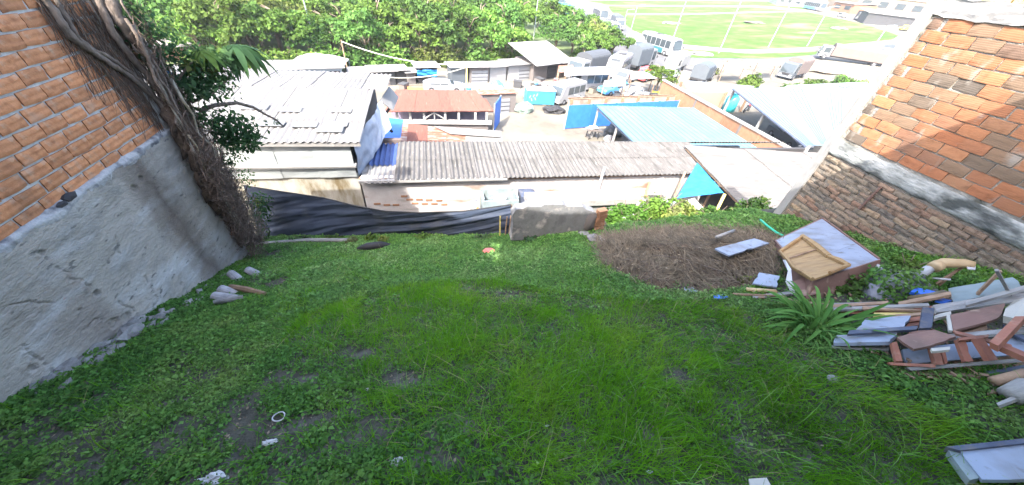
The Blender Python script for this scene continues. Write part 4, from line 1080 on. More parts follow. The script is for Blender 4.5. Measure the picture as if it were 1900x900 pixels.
def car(label, cat, front, rear, L_, W_, H_, body, roofm=None, group=None, name='car', van=False, pick=False):
    t = place(thing(name, label, cat, group=group), front, rear)
    h = L_/2; w2 = W_/2
    if van: pr = [(-h, .3), (h, .3), (h+.02, .75), (h-.25, .95), (h-.75, H_-.1), (h-1.0, H_), (-h+.08, H_), (-h, H_-.25)]
    elif pick: pr = [(-h, .35), (h, .35), (h, .8), (h-.9, .95), (h-1.4, H_), (h-2.5, H_), (h-2.6, .95), (-h, .9)]
    else: pr = [(-h, .3), (h, .3), (h, .65), (h-.15, .8), (h-1.05, .92), (h-1.75, H_), (-h+.95, H_), (-h+.25, .95), (-h, .8)]
    b = MB(); b.extrude(pr, -w2, w2); b.build('body', body, t, local=True)
    if roofm: 
        x0, x1 = (-h+.1, h-1.0) if van else ((h-2.45, h-1.45) if pick else (-h+1.0, h-1.8))
        MB().bbox((x0, -w2*.93, H_), (x1, w2*.93, H_+.05)).build('roof', roofm, t, local=True)
    i = 4
    a, c = (pr[3], pr[4])
    if not van and not pick: a, c = pr[4], pr[5]
    if pick: a, c = pr[3], pr[4]
    MB().hexa([(a[0]+.0, -w2*.85, a[1]+.06), (c[0]+.03, -w2*.8, c[1]-.06), (c[0]+.03, w2*.8, c[1]-.06), (a[0], w2*.85, a[1]+.06),
               (a[0]-.08, -w2*.85, a[1]), (c[0]-.05, -w2*.8, c[1]-.1), (c[0]-.05, w2*.8, c[1]-.1), (a[0]-.08, w2*.85, a[1])]).build('windshield', m_glass, t, local=True)
    for s in (-1, 1):
        if van:
            for k in range(3): MB().bbox((-h+.3+k*(L_-1.7)/3, s*w2-.02, 1.0), (-h+.3+(k+.88)*(L_-1.7)/3, s*w2+.02, H_-.25)).build('window', m_glass, t, local=True)
        elif pick: MB().bbox((h-2.4, s*w2-.02, .98), (h-1.55, s*w2+.02, H_-.15)).build('window', m_glass, t, local=True)
        else:
            for x0, x1 in ((-h+.75, -h+1.75), (-h+1.85, h-1.75)): MB().bbox((x0, s*w2-.02, .95), (x1, s*w2+.02, H_-.12)).build('window', m_glass, t, local=True)
        for x in (-h*.62, h*.62): wheel(t, x, s*(w2-.08), .32, .2)
        MB().box((h+.0, s*w2*.72, .68), (.06, .3, .14)).build('headlight', m_plastic, t, local=True)
    return t
B1 = 'vehicles on the road by the green field'
bus('white bus with teal sides turning beside the lower left corner of the green field', 'bus', (1246, 106), (1196, 90), 9.0, 2.5, 3.1, p_white, p_white, p_teal, B1)
bus('teal blue bus coming down the road, second from the top of the photo', 'bus', (1058, 34), (1036, 24), 8.0, 2.5, 3.0, p_teal, p_cyan, None, B1)
bus('teal blue bus farthest up the road at the top edge of the photo', 'bus', (1045, 14), (1022, 6), 8.5, 2.5, 3.0, p_teal, p_cyan, None, B1)
truck('grey truck with grey canvas cover at the left of the traffic beside the wood', 'truck', (1106, 61), (1074, 49), 7.0, 2.4, 3.0, p_white, p_grey, B1)
bus('long white bus behind the two covered trucks in the traffic', 'bus', (1128, 48), (1097, 30), 9.5, 2.5, 3.2, p_white, p_white, None, B1)
truck('truck with dark canvas cover and white cab beside the field corner', 'truck', (1156, 62), (1132, 46), 7.0, 2.4, 3.3, p_white, p_dark, B1)
bus('white bus with pale blue side nearest the wood, at the front of the traffic', 'bus', (1140, 73), (1110, 60), 8.0, 2.4, 3.0, p_white, p_white, p_teal, B1)
truck('white box truck on the road above the dark covered truck', 'truck', (1182, 100), (1170, 90), 6.5, 2.3, 3.0, p_white, p_white, B1)
truck('dark tall covered truck with white cab parked at the road edge by the round tree', 'truck', (1200, 122), (1168, 130), 6.5, 2.4, 3.6, p_white, p_dark, 'trucks parked by the yard road')
truck('big grey covered truck parked beside the pale pitched roof', 'truck', (1060, 152), (1112, 138), 7.5, 2.5, 3.4, p_white, p_grey, 'trucks parked by the yard road')
bus('white minibus with rack parked right of the big grey covered truck', 'minibus', (1125, 152), (1160, 128), 6.5, 2.2, 2.7, p_white, p_white, None, 'vehicles crowded in the far yard', name='minibus')
car('low blue grey pickup parked below the white minibus', 'pickup', (1140, 160), (1172, 146), 5.0, 1.8, 1.7, p_greymetal, None, 'vehicles crowded in the far yard', 'pickup_truck', pick=True)
car('red roofed car parked right of the low pickup', 'car', (1180, 152), (1212, 144), 4.4, 1.8, 1.6, p_red, p_red, 'vehicles crowded in the far yard')
car('long white van parked below the big grey covered truck', 'van', (1058, 168), (1118, 164), 5.2, 1.9, 2.2, p_white, p_white, 'vehicles crowded in the far yard', 'van', van=True)
car('white pickup with high canopy beside the cyan container', 'pickup', (1030, 192), (1066, 182), 5.0, 1.9, 2.0, p_white, p_white, 'vehicles crowded in the far yard', 'van', van=True)
car('blue car parked behind the beige yard wall', 'car', (1118, 176), (1156, 172), 4.3, 1.7, 1.5, p_blue, p_blue, 'vehicles crowded in the far yard')
truck('small white truck parked right of the road by the dry verge', 'truck', (1238, 136), (1262, 126), 6.0, 2.2, 2.8, p_white, p_white, 'trucks parked by the yard road')
truck('truck with dark flat canvas seen from behind near the grey roofed store', 'truck', (1308, 146), (1290, 156), 6.0, 2.3, 2.8, p_greymetal, p_dark, 'trucks parked by the yard road')
truck('black and brown truck parked by the right hand bushes', 'truck', (1440, 150), (1490, 138), 8.0, 2.5, 3.4, p_dark, p_brown, 'trucks parked on the tan ground')
truck('long trailer truck with brown canvas beside the boundary wall column', 'truck', (1542, 112), (1610, 120), 13.0, 2.5, 3.2, p_white, p_brown, 'trucks parked on the tan ground')
truck('blue white truck at the right end of the tan ground', 'truck', (1622, 118), (1650, 104), 7.0, 2.4, 3.2, p_bluewall, p_dark, 'trucks parked on the tan ground')
truck('far truck with black canvas beside the big grey lot at the top right', 'truck', (1588, 38), (1632, 42), 8.5, 2.5, 3.4, p_white, p_dark, B1)
bus('white coach far away beyond the upper right end of the field', 'bus', (1534, 24), (1484, 14), 12.0, 2.6, 3.3, p_white, p_white, p_blue, B1)
car('small yellow taxi beside the top of the boundary wall column', 'taxi', (1668, 57), (1692, 57), 5.0, 1.9, 1.5, p_yellow, p_yellow, B1, 'taxi')
car('small white car on the road beyond the right end of the field', 'car', (1570, 34), (1552, 30), 4.6, 1.8, 1.5, p_white, p_white, B1)
car('dark grey car parked in front of the blue tarp stall', 'car', (850, 170), (796, 169), 4.4, 1.7, 1.15, p_greymetal, p_greymetal, 'vehicles crowded in the far yard')
car('black pickup parked under the edge of the blue white roof', 'pickup', (1490, 285), (1430, 246), 4.8, 1.8, 1.7, p_dark, None, 'vehicles crowded in the far yard', 'pickup_truck', pick=True)
car('white car half hidden among the vehicles right of the red roofed car', 'car', (1222, 150), (1254, 140), 4.6, 1.8, 1.6, p_white, p_white, 'vehicles crowded in the far yard')
def motorbike(label, px, yaw, paintm):
    t = thing('motorbike', label, 'motorbike', tuple(far(*px)), yaw, 'motorbikes parked in the far yard')
    for x in (-.65, .65):
        a = [(x+.31*math.cos(q), 0, .31+.31*math.sin(q)) for q in np.linspace(0, 2*math.pi, 13)]
        MB().tube(a, .06, 5, False).build('wheel', m_black, t, local=True)
    MB().tube([(-.65, 0, .31), (-.2, 0, .55), (.35, 0, .6), (.55, 0, .8), (.65, 0, .31)], .07, 6).build('frame', p_greymetal, t, local=True)
    MB().blob((.12, 0, .78), (.32, .16, .16), 2, 2, .1).build('tank', paintm, t, local=True)
    MB().blob((-.4, 0, .78), (.4, .14, .09), 4, 2, .1).build('seat', m_black, t, local=True)
    MB().tube([(.5, -.35, 1.05), (.55, 0, .95), (.5, .35, 1.05)], .03, 5).build('handlebar', p_greymetal, t, local=True)
motorbike('motorbike with blue tank at the left of the parked motorbikes', (992, 168), .3, p_blue)
motorbike('motorbike with white tank in the middle of the parked motorbikes', (1006, 172), -.4, p_white)
motorbike('motorbike with dark tank beside the white pickup', (1034, 172), .8, p_dark)
motorbike('motorbike with red tank parked by the turquoise tank', (1384, 207), .5, p_red)
motorbike('motorbike standing behind the beige yard wall near the round tree', (1184, 180), .2, p_dark)
motorbike('motorbike behind the right end of the beige yard wall', (1228, 184), 1.0, p_dark)

# ------------------------------------------------------------------ shacks and stalls across the yard
def shack(label, pl, pr, top, depth, wallm, roofm, doorm=None, over=.3, rise=.25, door=(.3, .7), name='roadside_shack', group='shacks in a row before the wood', cat='shack', dh=.75):
    a, c = far(*pl), far(*pr); h = above(a, *top)[2]-a[2]; depth *= .55; rise = rise*.3 if rise < 1 else rise
    d = c-a; L_ = np.linalg.norm(d[:2]); t = thing(name, label, cat, tuple((a+c)/2), math.atan2(d[1], d[0]), group)
    MB().bbox((-L_/2, 0, -.1), (L_/2, depth, h)).build('wall', wallm, t, local=True)
    n = max(2, int(L_/1.6))
    for i in range(n):
        x0 = -L_/2-over+(L_+2*over)*i/n; x1 = -L_/2-over+(L_+2*over)*(i+1)/n; k = .02*(i % 2)+random.uniform(0, .05)
        MB().slab([(x0, -over*1.6, h+.02+k), (x1+.05, -over*1.6, h+.02+k), (x1+.05, depth+over, h+rise+k), (x0, depth+over, h+rise+k)], .05).build('roof_sheet', roofm, t, local=True)
    if doorm:
        x0, x1 = -L_/2+L_*door[0], -L_/2+L_*door[1]
        dd = MB().bbox((x0, -.06, 0), (x1, .02, h*dh)).build('shutter', doorm, t, local=True)  # in the shade colour this panel paints a dark open doorway
        for k in range(3): MB().bbox((x0, -.09, h*dh*(k+.6)/3.4), (x1, -.061, h*dh*(k+.6)/3.4+.05)).build('slat', p_greywall, dd, local=True)
    return t
shack('long pale blue building under the white canopy tent', (496, 165), (640, 158), (500, 128), 5, p_bluewall, p_offwhite, p_shadowwall, door=(.84, .97), dh=.8)
shack('shack with grey double shutter right of the pale blue building', (655, 158), (690, 157), (658, 134), 3, p_greywall, p_offwhite, p_greymetal, door=(.1, .95))
shack('grey plank shack with pale tin roof left of the blue tarp stall', (693, 160), (735, 158), (694, 132), 3.4, p_greywall, p_offwhite, p_pinkwhite, door=(.35, .75))
shack('narrow stall painted black for the dark gap between two pale shacks', (738, 157), (756, 156), (740, 130), 3, p_shadowwall, p_offwhite)  # black walls painted in where only a dark gap lies
shack('narrow beige kiosk left of the blue tarp stall', (757, 157), (772, 156), (758, 134), 2.5, p_pinkwhite, p_offwhite)
t = shack('stall hung with a bright blue tarp under a grey roof', (776, 155), (812, 154), (777, 124), 3, p_shadowwall, m_greyroof)
q = above(far(776, 156), 778, 128); e = above(far(812, 155), 812, 127); g = far(812, 155); h_ = far(776, 156)
def bt2(u, v): 
    p = q+(e-q)*u; s = h_+(g-h_)*u+np.array([0, 0, .9]); r_ = p+(s-p)*v
    return r_+np.array([0, -.5-.3*mnoise.noise(Vector((u*4, v*4, 3))), 0])
b = MB(); b.grid(bt2, 14, 10); tag(b.build('stall_tarp', m_bluetarp, None, True), 'crumpled blue tarp hanging on the small stall before the wood', 'tarpaulin')
shack('dark stall covered with netting left of the yellow post', (838, 155), (866, 154), (838, 124), 3, p_dark, m_greyroof)
shack('pinkish shack with wide grey shutter right of the yellow post', (872, 154), (906, 153), (873, 124), 3.5, p_pinkwhite, p_offwhite, p_greymetal, door=(.08, .95))
shack('white walled shack in the middle of the row', (908, 152), (938, 150), (908, 124), 3.5, p_white, p_offwhite, None)
shack('white shack with grey door beside the pale pitched roof', (942, 150), (984, 147), (943, 120), 4, p_white, p_offwhite, p_greymetal, door=(.45, .9))
t = shack('large pale roofed workshop with brown side wall at the right end of the row', (988, 150), (1042, 142), (990, 118), 7, p_pinkwhite, p_offwhite, p_shadowwall, over=.8, rise=1.5, door=(.45, .75))
MB().bbox((2.3, -.12, 0), (4.5, -.02, 2.4)).build('brown_panel', p_brown, t, local=True)
t = shack('pink washed low building with grey door in front of the shacks', (885, 212), (955, 208), (886, 176), 2.2, p_pinkwhite, m_rustmix, p_greymetal, door=(.52, .84), over=.1, rise=.1, group=None)
shack('brick hut with pale roof edge half hidden by the vine', (262, 118), (356, 110), (275, 88), 5, m_obrick, p_offwhite, None, group=None, over=.6)
shack('small blue hut with pale roof deep in the wood under the light pole', (560, 46), (592, 44), (562, 34), 4, p_bluewall, p_offwhite, p_shadowwall, group=None)
# tent
a, c = far(535, 150), far(640, 146); d = c-a; L_ = np.linalg.norm(d); h1 = above(a, 535, 127)[2]-a[2]; h2 = above((a+c)/2, 580, 106)[2]-a[2]
tn = thing('canopy_tent', 'white peaked canopy tent over the long pale blue building', 'tent', tuple((a+c)/2+np.array([0, 2, 0])))
def tent(u, v):
    x, y = u*2-1, v*2-1; r_ = max(abs(x), abs(y)); 
    return ((a+c)/2+np.array([x*L_/2*1.0, 2+y*2.6, h1+(h2-h1)*(1-r_)**.8+.05*mnoise.noise(Vector((x*3, y*3, 1)))]))
b = MB(); b.grid(tent, 20, 12); b.build('canopy', m_plastic, tn, True)
for sx in (-1, 1):
    for sy in (-1, 1):
        p = (a+c)/2+np.array([sx*L_/2*.98, 2+sy*2.5, 0]); MB().tube([p, p+np.array([0, 0, h1])], .05, 6).build('tent_pole', m_pole, tn)
# yard clutter
def heap(name, label, cat, px, r, seed, m_, amp=.4, z=.5, group=None):
    p = far(*px); o = MB().blob((p[0], p[1], p[2]+r[2]*z), r, seed, 3, amp, 1.6).build(name, m_); return tag(o, label, cat, group)
heap('net_sack', 'big pale green net sack slumped beside the cyan container', 'sack', (972, 207), (1.0, .7, .65), 4, p_net)
t = thing('cyan_container', 'cyan metal container with white lettering marks on its side', 'container', tuple(far(1000, 193)), -.02)
MB().bbox((-1.6, -.5, .1), (1.6, .9, 1.5)).build('container_body', p_cyan, t, local=True)
MB().bbox((-1.65, -.55, 1.5), (1.65, .95, 1.58)).build('rim', p_white, t, local=True)
for k, (x, z) in enumerate([(-1.25, .9), (-1.05, .6), (-.85, 1.0), (-.65, .7), (-.5, 1.1)]): MB().box((x, -.515, z), (.12, .02, .32), ry=.4*(-1)**k).build('lettering_stroke', p_white, t, local=True)
heap('orange_sheet', 'orange plastic sheet crumpled under the white pickup', 'plastic sheet', (1014, 193), (.7, .5, .22), 8, p_orange)
heap('scrap_heap', 'black scrap and engine parts heaped at the left end of the blue gate', 'scrap heap', (1026, 208), (1.15, .7, .42), 12, m_black, .6)
heap('scrap_bundle', 'dark bundle of scrap with tubes beside the light blue roof', 'scrap heap', (1136, 252), (.9, .8, .75), 14, p_dark, .6)
heap('red_engine_cover', 'red cover lying on the dark scrap beside the light blue roof', 'cover', (1148, 240), (.5, .45, .4), 15, p_red, .4, 1.6)
heap('white_sack', 'white sack on the sandy yard before the dark scrap', 'sack', (1128, 262), (.4, .35, .4), 16, m_plastic, .3)
t = thing('handcart', 'handcart with pale tilted tray standing on the sandy yard', 'handcart', tuple(far(1098, 256)), .1)
MB().box((0, 0, .8), (1.5, .7, .14), ry=.12).build('tray', p_pinkwhite, t, local=True); MB().blob((-.2, 0, .98), (.6, .3, .16), 5, 2, .4).build('load', m_plastic, t, local=True)
for x in (-.5, .45):
    for y in (-.3, .3): MB().tube([(x, y, 0), (x*.8, y, .75)], .05, 5).build('leg', m_black, t, local=True)
p = far(800, 168)
t = thing('plank_stack', 'stack of orange brown planks in front of the blue tarp stall', 'planks', tuple(p), .02)
for k in range(9): MB().box((random.uniform(-.3, .3), -.4+.2*(k % 4), .08+.15*(k//4)), (4.6, .18, .12), rz=random.uniform(-.05, .05)).build('plank', m_brownstick if k % 2 else p_orange, t, local=True)
heap('white_cover', 'white plastic cover draped over goods before the pinkish shack', 'plastic sheet', (905, 172), (1.9, 1.0, .6), 21, m_plastic, .3)
heap('rust_pile', 'small rusty pile beside the draped white cover', 'scrap heap', (886, 174), (.6, .5, .4), 23, m_rustmix, .4)
heap('blue_bundle', 'blue plastic bundle leaning by the white walled shack', 'bundle', (921, 164), (.8, .5, .6), 24, p_blue, .4)
heap('pale_goods_pile', 'pale jumble of goods on the yard beside the motorbikes', 'goods', (1018, 166), (1.3, .8, .6), 25, p_pinkwhite, .6)
heap('scrap_pile', 'grey and dark scrap stacked behind the beige yard wall', 'scrap heap', (1166, 178), (2.0, 1.0, .8), 26, p_greymetal, .7)
heap('tyre_heap', 'low dark heap of tyres behind the beige yard wall near the orange wall', 'tyres', (1208, 184), (1.0, .7, .5), 27, m_black, .6)
heap('dirt_mound', 'pale dirt mound on the dry verge below the green field', 'dirt mound', (1368, 122), (2.6, 1.6, 1.0), 28, m_valley, .4, .2)
heap('rubble_mound', 'low pale rubble strip at the edge of the verge', 'rubble', (1300, 102), (3.2, 1.2, .5), 29, m_path, .5, .2)
heap('field_rubbish', 'scatter of whitish rubbish in the left part of the green field', 'rubbish', (1246, 44), (3.8, 1.6, .45), 30, m_path, .6, .2)
heap('field_sandpile', 'pale sandy heap in the middle of the green field', 'sand heap', (1400, 43), (4.5, 2.0, .5), 31, m_valley, .5, .2)
heap('field_white_heap', 'small white heap toward the right end of the green field', 'sand heap', (1556, 54), (3.0, 1.5, .5), 32, m_path, .5, .2)
heap('timber_pile', 'dark timber pile on the field bank behind the trailer truck', 'timber', (1590, 98), (11, 2.0, 1.0), 33, p_brown, .5, .4)
heap('tan_earth_bank', 'tan earth bank between the bushes and the trailer truck', 'earth bank', (1530, 128), (6, 3.5, .8), 34, p_tan, .4, .1)

for k, (px, py, s, m_, lab) in enumerate([(1062, 172, .7, p_blue, 'blue crate behind the white pickup with canopy'), (1098, 172, .6, p_tan, 'tan crate behind the left end of the beige yard wall'), (1142, 180, .6, p_white, 'white crate beside the scrap behind the beige yard wall'),
                                          (1000, 158, .8, p_pinkwhite, 'pinkish crate on the yard before the workshop'), (960, 162, .7, p_greywall, 'grey crate before the white shack with grey door'), (1215, 176, .5, p_yellow, 'yellow crate near the round tree'),
                                          (750, 168, .7, p_brown, 'dark crate right of the grey plank shack'), (1240, 168, .8, p_white, 'white crate at the end of the orange brick wall'), (1272, 142, 1.0, p_greymetal, 'grey crate beside the truck with dark flat canvas')]):
    p = far(px, py); t = thing('crate', lab, 'crate', tuple(p), k*.7, 'crates standing about the yard')
    MB().bbox((-s*.7, -s*.5, 0), (s*.7, s*.5, s)).build('crate_body', m_, t, local=True); MB().bbox((-s*.75, -s*.55, s+.003), (s*.75, s*.55, s*1.1)).build('lid', p_greywall, t, local=True)
for k, (px, py, m_, lab) in enumerate([(980, 176, p_blue, 'blue drum behind the cyan container'), (1046, 166, p_dark, 'dark drum left of the long white van'), (1160, 168, p_orange, 'orange drum beside the blue car'), (870, 178, p_cyan, 'cyan drum left of the draped white cover'), (1196, 186, p_white, 'white drum behind the beige yard wall'), (1030, 160, p_red, 'red drum before the big grey covered truck')]):
    p = far(px, py); t = thing('drum', lab, 'drum', tuple(p), 0, 'drums standing about the yard')
    MB().tube([(0, 0, 0), (0, 0, .9)], .32, 10).build('drum_body', m_, t, local=True); MB().tube([(0, 0, .9), (0, 0, .94)], .34, 10).build('rim', p_greymetal, t, local=True)
def awning(label, px, h, m_):
    P = [far(x, y) for x, y in px]; c = sum(P)/4; t = thing('yard_awning', label, 'awning', tuple(c), 0, 'awnings over the far yard')
    MB().slab([p+np.array([0, 0, h+.25*(i < 2)]) for i, p in enumerate(P)], .06).build('sheet', m_, t)
    for p in P: q = p+(c-p)*.06; MB().tube([q, q+np.array([0, 0, h-.05])], .06, 6).build('post', m_brownstick, t)
awning('white awning roof in front of the long white van', [(1042, 166), (1116, 162), (1124, 174), (1040, 178)], 2.3, p_white)
awning('grey sheet awning left of the round tree in the yard', [(1160, 170), (1204, 168), (1208, 178), (1160, 181)], 2.2, m_greyroof)
awning('pale awning above the scrap behind the beige yard wall', [(1112, 186), (1150, 184), (1152, 192), (1110, 194)], 2.0, p_offwhite)
awning('rusty awning at the right end of the shacks beside the grey truck', [(1030, 160), (1056, 158), (1060, 168), (1030, 170)], 2.2, m_rustmix)
awning('white sheet awning beside the end of the orange brick wall', [(1216, 168), (1244, 164), (1250, 172), (1218, 177)], 2.2, p_white)
awning('tan awning on the dry ground above the grey roofed store', [(1330, 146), (1372, 146), (1378, 154), (1330, 155)], 2.2, p_tan)
awning('long pale awning left of the black and brown truck', [(1392, 142), (1430, 140), (1432, 148), (1392, 151)], 2.3, p_offwhite)
# buildings beyond the field and the wood, top edge of the photo
def block(label, pl, pr, top, depth, wallm, roofm, nwin=4, group=None, name='far_building'):
    a, c = far(*pl), far(*pr); h = above(a, *top)[2]-a[2]; d = c-a; L_ = np.linalg.norm(d[:2])
    t = thing(name, label, 'building', tuple((a+c)/2), math.atan2(d[1], d[0]), group)
    MB().bbox((-L_/2, 0, -1), (L_/2, depth, h)).build('wall', wallm, t, local=True)
    MB().slab([(-L_/2-.4, -.5, h+.02), (L_/2+.4, -.5, h+.02), (L_/2+.4, depth+.5, h+.9), (-L_/2-.4, depth+.5, h+.9)], .15).build('roof', roofm, t, local=True)
    for i in range(nwin):
        x = -L_/2+L_*(i+.5)/nwin; f = MB().bbox((x-L_/nwin*.28, -.08, h*.35), (x+L_/nwin*.28, .02, h*.75)).build('window', p_greywall, t, local=True)
        MB().bbox((x-L_/nwin*.23, -.1, h*.39), (x+L_/nwin*.23, -.081, h*.71)).build('pane', m_glass, f, local=True)
    return t
block('beige flat roofed building at the top edge beside the boundary wall', (1580, 24), (1742, 34), (1590, -6), 30, p_tan, p_tan, 5)
block('grey open lot building with dark eaves behind the far covered truck', (1600, 44), (1740, 56), (1612, 26), 14, p_greywall, p_offwhite, 0)
block('white flat building at the top edge beyond the white coach', (1440, 10), (1530, 16), (1445, -4), 20, p_white, p_offwhite, 6)
block('pink building with a red front peeping over the wood at the top edge', (768, 14), (872, 16), (770, -8), 16, p_pinkwhite, p_offwhite, 4)
block('pale building glimpsed above the wood at the top left of the yellow post', (668, 18), (702, 18), (670, 2), 10, p_greywall, p_offwhite, 2)
block('brown brick block at the top edge left of the far covered truck', (1540, 20), (1576, 26), (1544, 2), 12, m_obrick, p_offwhite, 2)
p = far(840, 18); tag(MB().box((p[0], p[1], p[2]+.8), (9, 2, 1.6)).build('red_awning', p_red), 'red awning before the pink building above the wood', 'awning')

# ------------------------------------------------------------------ poles and cables
def pole(label, base, top, r, m_, arm=True, group='light poles round the field', name='light_pole', cat='light pole'):
    a = far(*base); z = above(a, *top)[2]
    t = thing(name, label, cat, tuple(a), group=group)
    MB().tube([a-np.array([0, 0, .2]), (a[0], a[1], z)], [r*.6, r*.4], 8).build('shaft', m_, t)
    if arm: MB().tube([(a[0], a[1], z), (a[0]+1.2, a[1]-.6, z+.25)], [r*.4, r*.3], 6).build('arm', m_, t); MB().box((a[0]+1.5, a[1]-.75, z+.27), (.7, .3, .14), rz=-.46).build('lamp_head', m_pole, t)
    return t
pole('light pole standing in the wood left of the white canopy tent', (592, 112), (563, -14), .16, m_pole)
pole('light pole standing behind the pale pitched workshop roof', (988, 88), (999, -12), .16, m_pole)
pole('tall light pole on the verge at the near edge of the green field', (1333, 99), (1379, -12), .22, m_pole)
pole('light pole left of the rubbish scatter in the green field', (1246, 80), (1275, -6), .18, m_pole)
pole('light pole at the road corner beside the dark covered truck', (1170, 58), (1182, 10), .17, m_pole)
pole('shorter light pole just left of the road corner pole', (1157, 46), (1163, 18), .14, m_pole)
pole('light pole in the middle of the near edge of the green field', (1425, 88), (1462, 2), .2, m_pole)
pole('light pole right of the middle along the near edge of the field', (1497, 86), (1533, 12), .22, m_pole)
pole('light pole at the right tip of the green field', (1625, 81), (1650, 48), .24, m_pole)
pole('orange brown utility post beside the shack with grey double shutter', (649, 150), (640, 74), .13, m_brownstick, False, None, 'utility_post', 'post')
pole('yellow post standing between the netted stall and the pinkish shack', (866, 170), (865, 116), .16, m_yellowpole, False, None, 'utility_post', 'post')
pole('slim yellow post at the right end of the workshop roof', (1075, 140), (1075, 93), .08, m_yellowpole, False, None, 'utility_post', 'post')
def cable(label, P, Q, sag, r=.035):
    P, Q = np.array(P), np.array(Q)
    pts = [P+(Q-P)*u-np.array([0, 0, sag*4*u*(1-u)]) for u in np.linspace(0, 1, 18)]
    tag(MB().tube(pts, r, 5).build('overhead_cable', m_cable), label, 'cable')
ta = above(far(649, 150), 641, 77); tb2 = above(far(866, 170), 865, 119)
cable('sagging cable from the orange brown post to the yellow post', ta, tb2, .7, .06)
cable('lower cable from the yellow post toward the shack with grey double shutter', tb2-np.array([0, 0, .3]), above(far(690, 157), 690, 140), .6, .045)
tag(MB().tube([tb2+np.array([-1.6, 0, .05]), tb2+np.array([.1, 0, -.1])], .08, 6).build('cross_arm', m_yellowpole), 'short yellow cross arm at the top of the yellow post', 'post arm')
a = far(1090, 190)
pts = [ony(x, y, 34.0) for x, y in [(1066, 176), (1090, 183), (1120, 189), (1160, 192), (1200, 192), (1230, 195)]]
tag(MB().tube(pts, .05, 5).build('overhead_cable', m_plastic), 'white cable drooping along the top of the beige yard wall', 'cable')

# ------------------------------------------------------------------ trees
def crown_mesh(name, seed, r, clumps, per, leaf, mt, flat=1.0, shell=.55):
    g = np.random.default_rng(seed)
    d = unit(g.normal(size=(clumps, 3))); d[:, 2] = np.abs(d[:, 2])*1.1-.28; d = unit(d)
    rad = g.uniform(shell, 1.0, clumps)
    lob = 1+.28*np.sin(d[:, 0]*3+seed)+.2*np.cos(d[:, 1]*4+seed*2)
    cen = d*(rad*lob)[:, None]*np.array(r)
    cr = g.uniform(.16, .34, clumps)*r[0]
    o = unit(g.normal(size=(clumps, per, 3))); o[..., 2] = np.where(o[..., 2] < -.2, -o[..., 2]*.6, o[..., 2])
    P = cen[:, None, :]+o*(cr[:, None]*g.uniform(.55, 1.05, (clumps, per)))[..., None]*np.array([1, 1, .72])
    Nn = unit(o+g.normal(size=o.shape)*.55+np.array([0, 0, .45]))
    D = unit(np.cross(Nn, g.normal(size=o.shape)))
    k = clumps*per
    V, Q = leaf_quads(P.reshape(-1, 3), D.reshape(-1, 3), Nn.reshape(-1, 3), g.uniform(.7, 1.3, k)*leaf, g.uniform(.5, .9, k)*leaf)
    return fastmesh(name, V, Q, mt)
def trunk_mesh(seed, h, r, spread, mt):
    r_ = random.Random(seed); b = MB()
    pts = [(0, 0, -.3)]; x = y = 0
    for k in range(1, 5):
        x += r_.uniform(-.12, .12)*h*.25; y += r_.uniform(-.12, .12)*h*.25; pts.append((x, y, h*.2*k))
    b.tube(pts, [r, r*.85, r*.7, r*.55, r*.35], 8)
    for k in range(6):
        a = r_.uniform(0, 6.28); s = pts[2+k % 3]
        e = (s[0]+math.cos(a)*spread, s[1]+math.sin(a)*spread, s[2]+h*.32)
        m_ = ((s[0]+e[0])/2, (s[1]+e[1])/2, (s[2]+e[2])/2+.1*h)
        b.tube([s, m_, e], [r*.4, r*.28, r*.12], 6)
    return b.mesh('trunk', mt, None, True)
KINDS = []
for i, (mt, r, cl, per, lf) in enumerate([(m_leaf1, (3.6, 3.4, 2.8), 46, 60, .50), (m_leaf2, (3.9, 3.7, 3.3), 50, 60, .52), (m_leaf4, (3.3, 3.5, 2.6), 42, 60, .46),
                                          (m_leaf3, (2.8, 2.8, 3.9), 44, 64, .42), (m_leaf1, (4.2, 3.8, 2.6), 54, 56, .48), (m_leaf2, (3.2, 3.2, 3.6), 44, 60, .48)]):
    KINDS.append((crown_mesh('crown', 11+i, r, cl, per, lf, mt), trunk_mesh(21+i, 6.0, .28, 1.8, m_trunk)))
KLAB = ['bright green broad tree', 'mid green rounded tree', 'yellowish green bushy tree', 'dark green narrow tree', 'light green wide spreading tree', 'leafy green upright tree']
def tree(x, y, kind, s, label, group, zs=1.0, base=None, name='tree', hcrown=4.1):
    z = float(terz(x, max(y, 20))) if base is None else base
    t = thing(name, label, 'tree', (x, y, z), random.uniform(0, 6.28), group)
    cm, tm = KINDS[kind]
    c = link('crown', cm, t); c.location = (0, 0, hcrown*s*zs); c.scale = (s, s, s*zs)
    k = link('trunk', tm, t); k.scale = (s, s, s*zs)
    return t
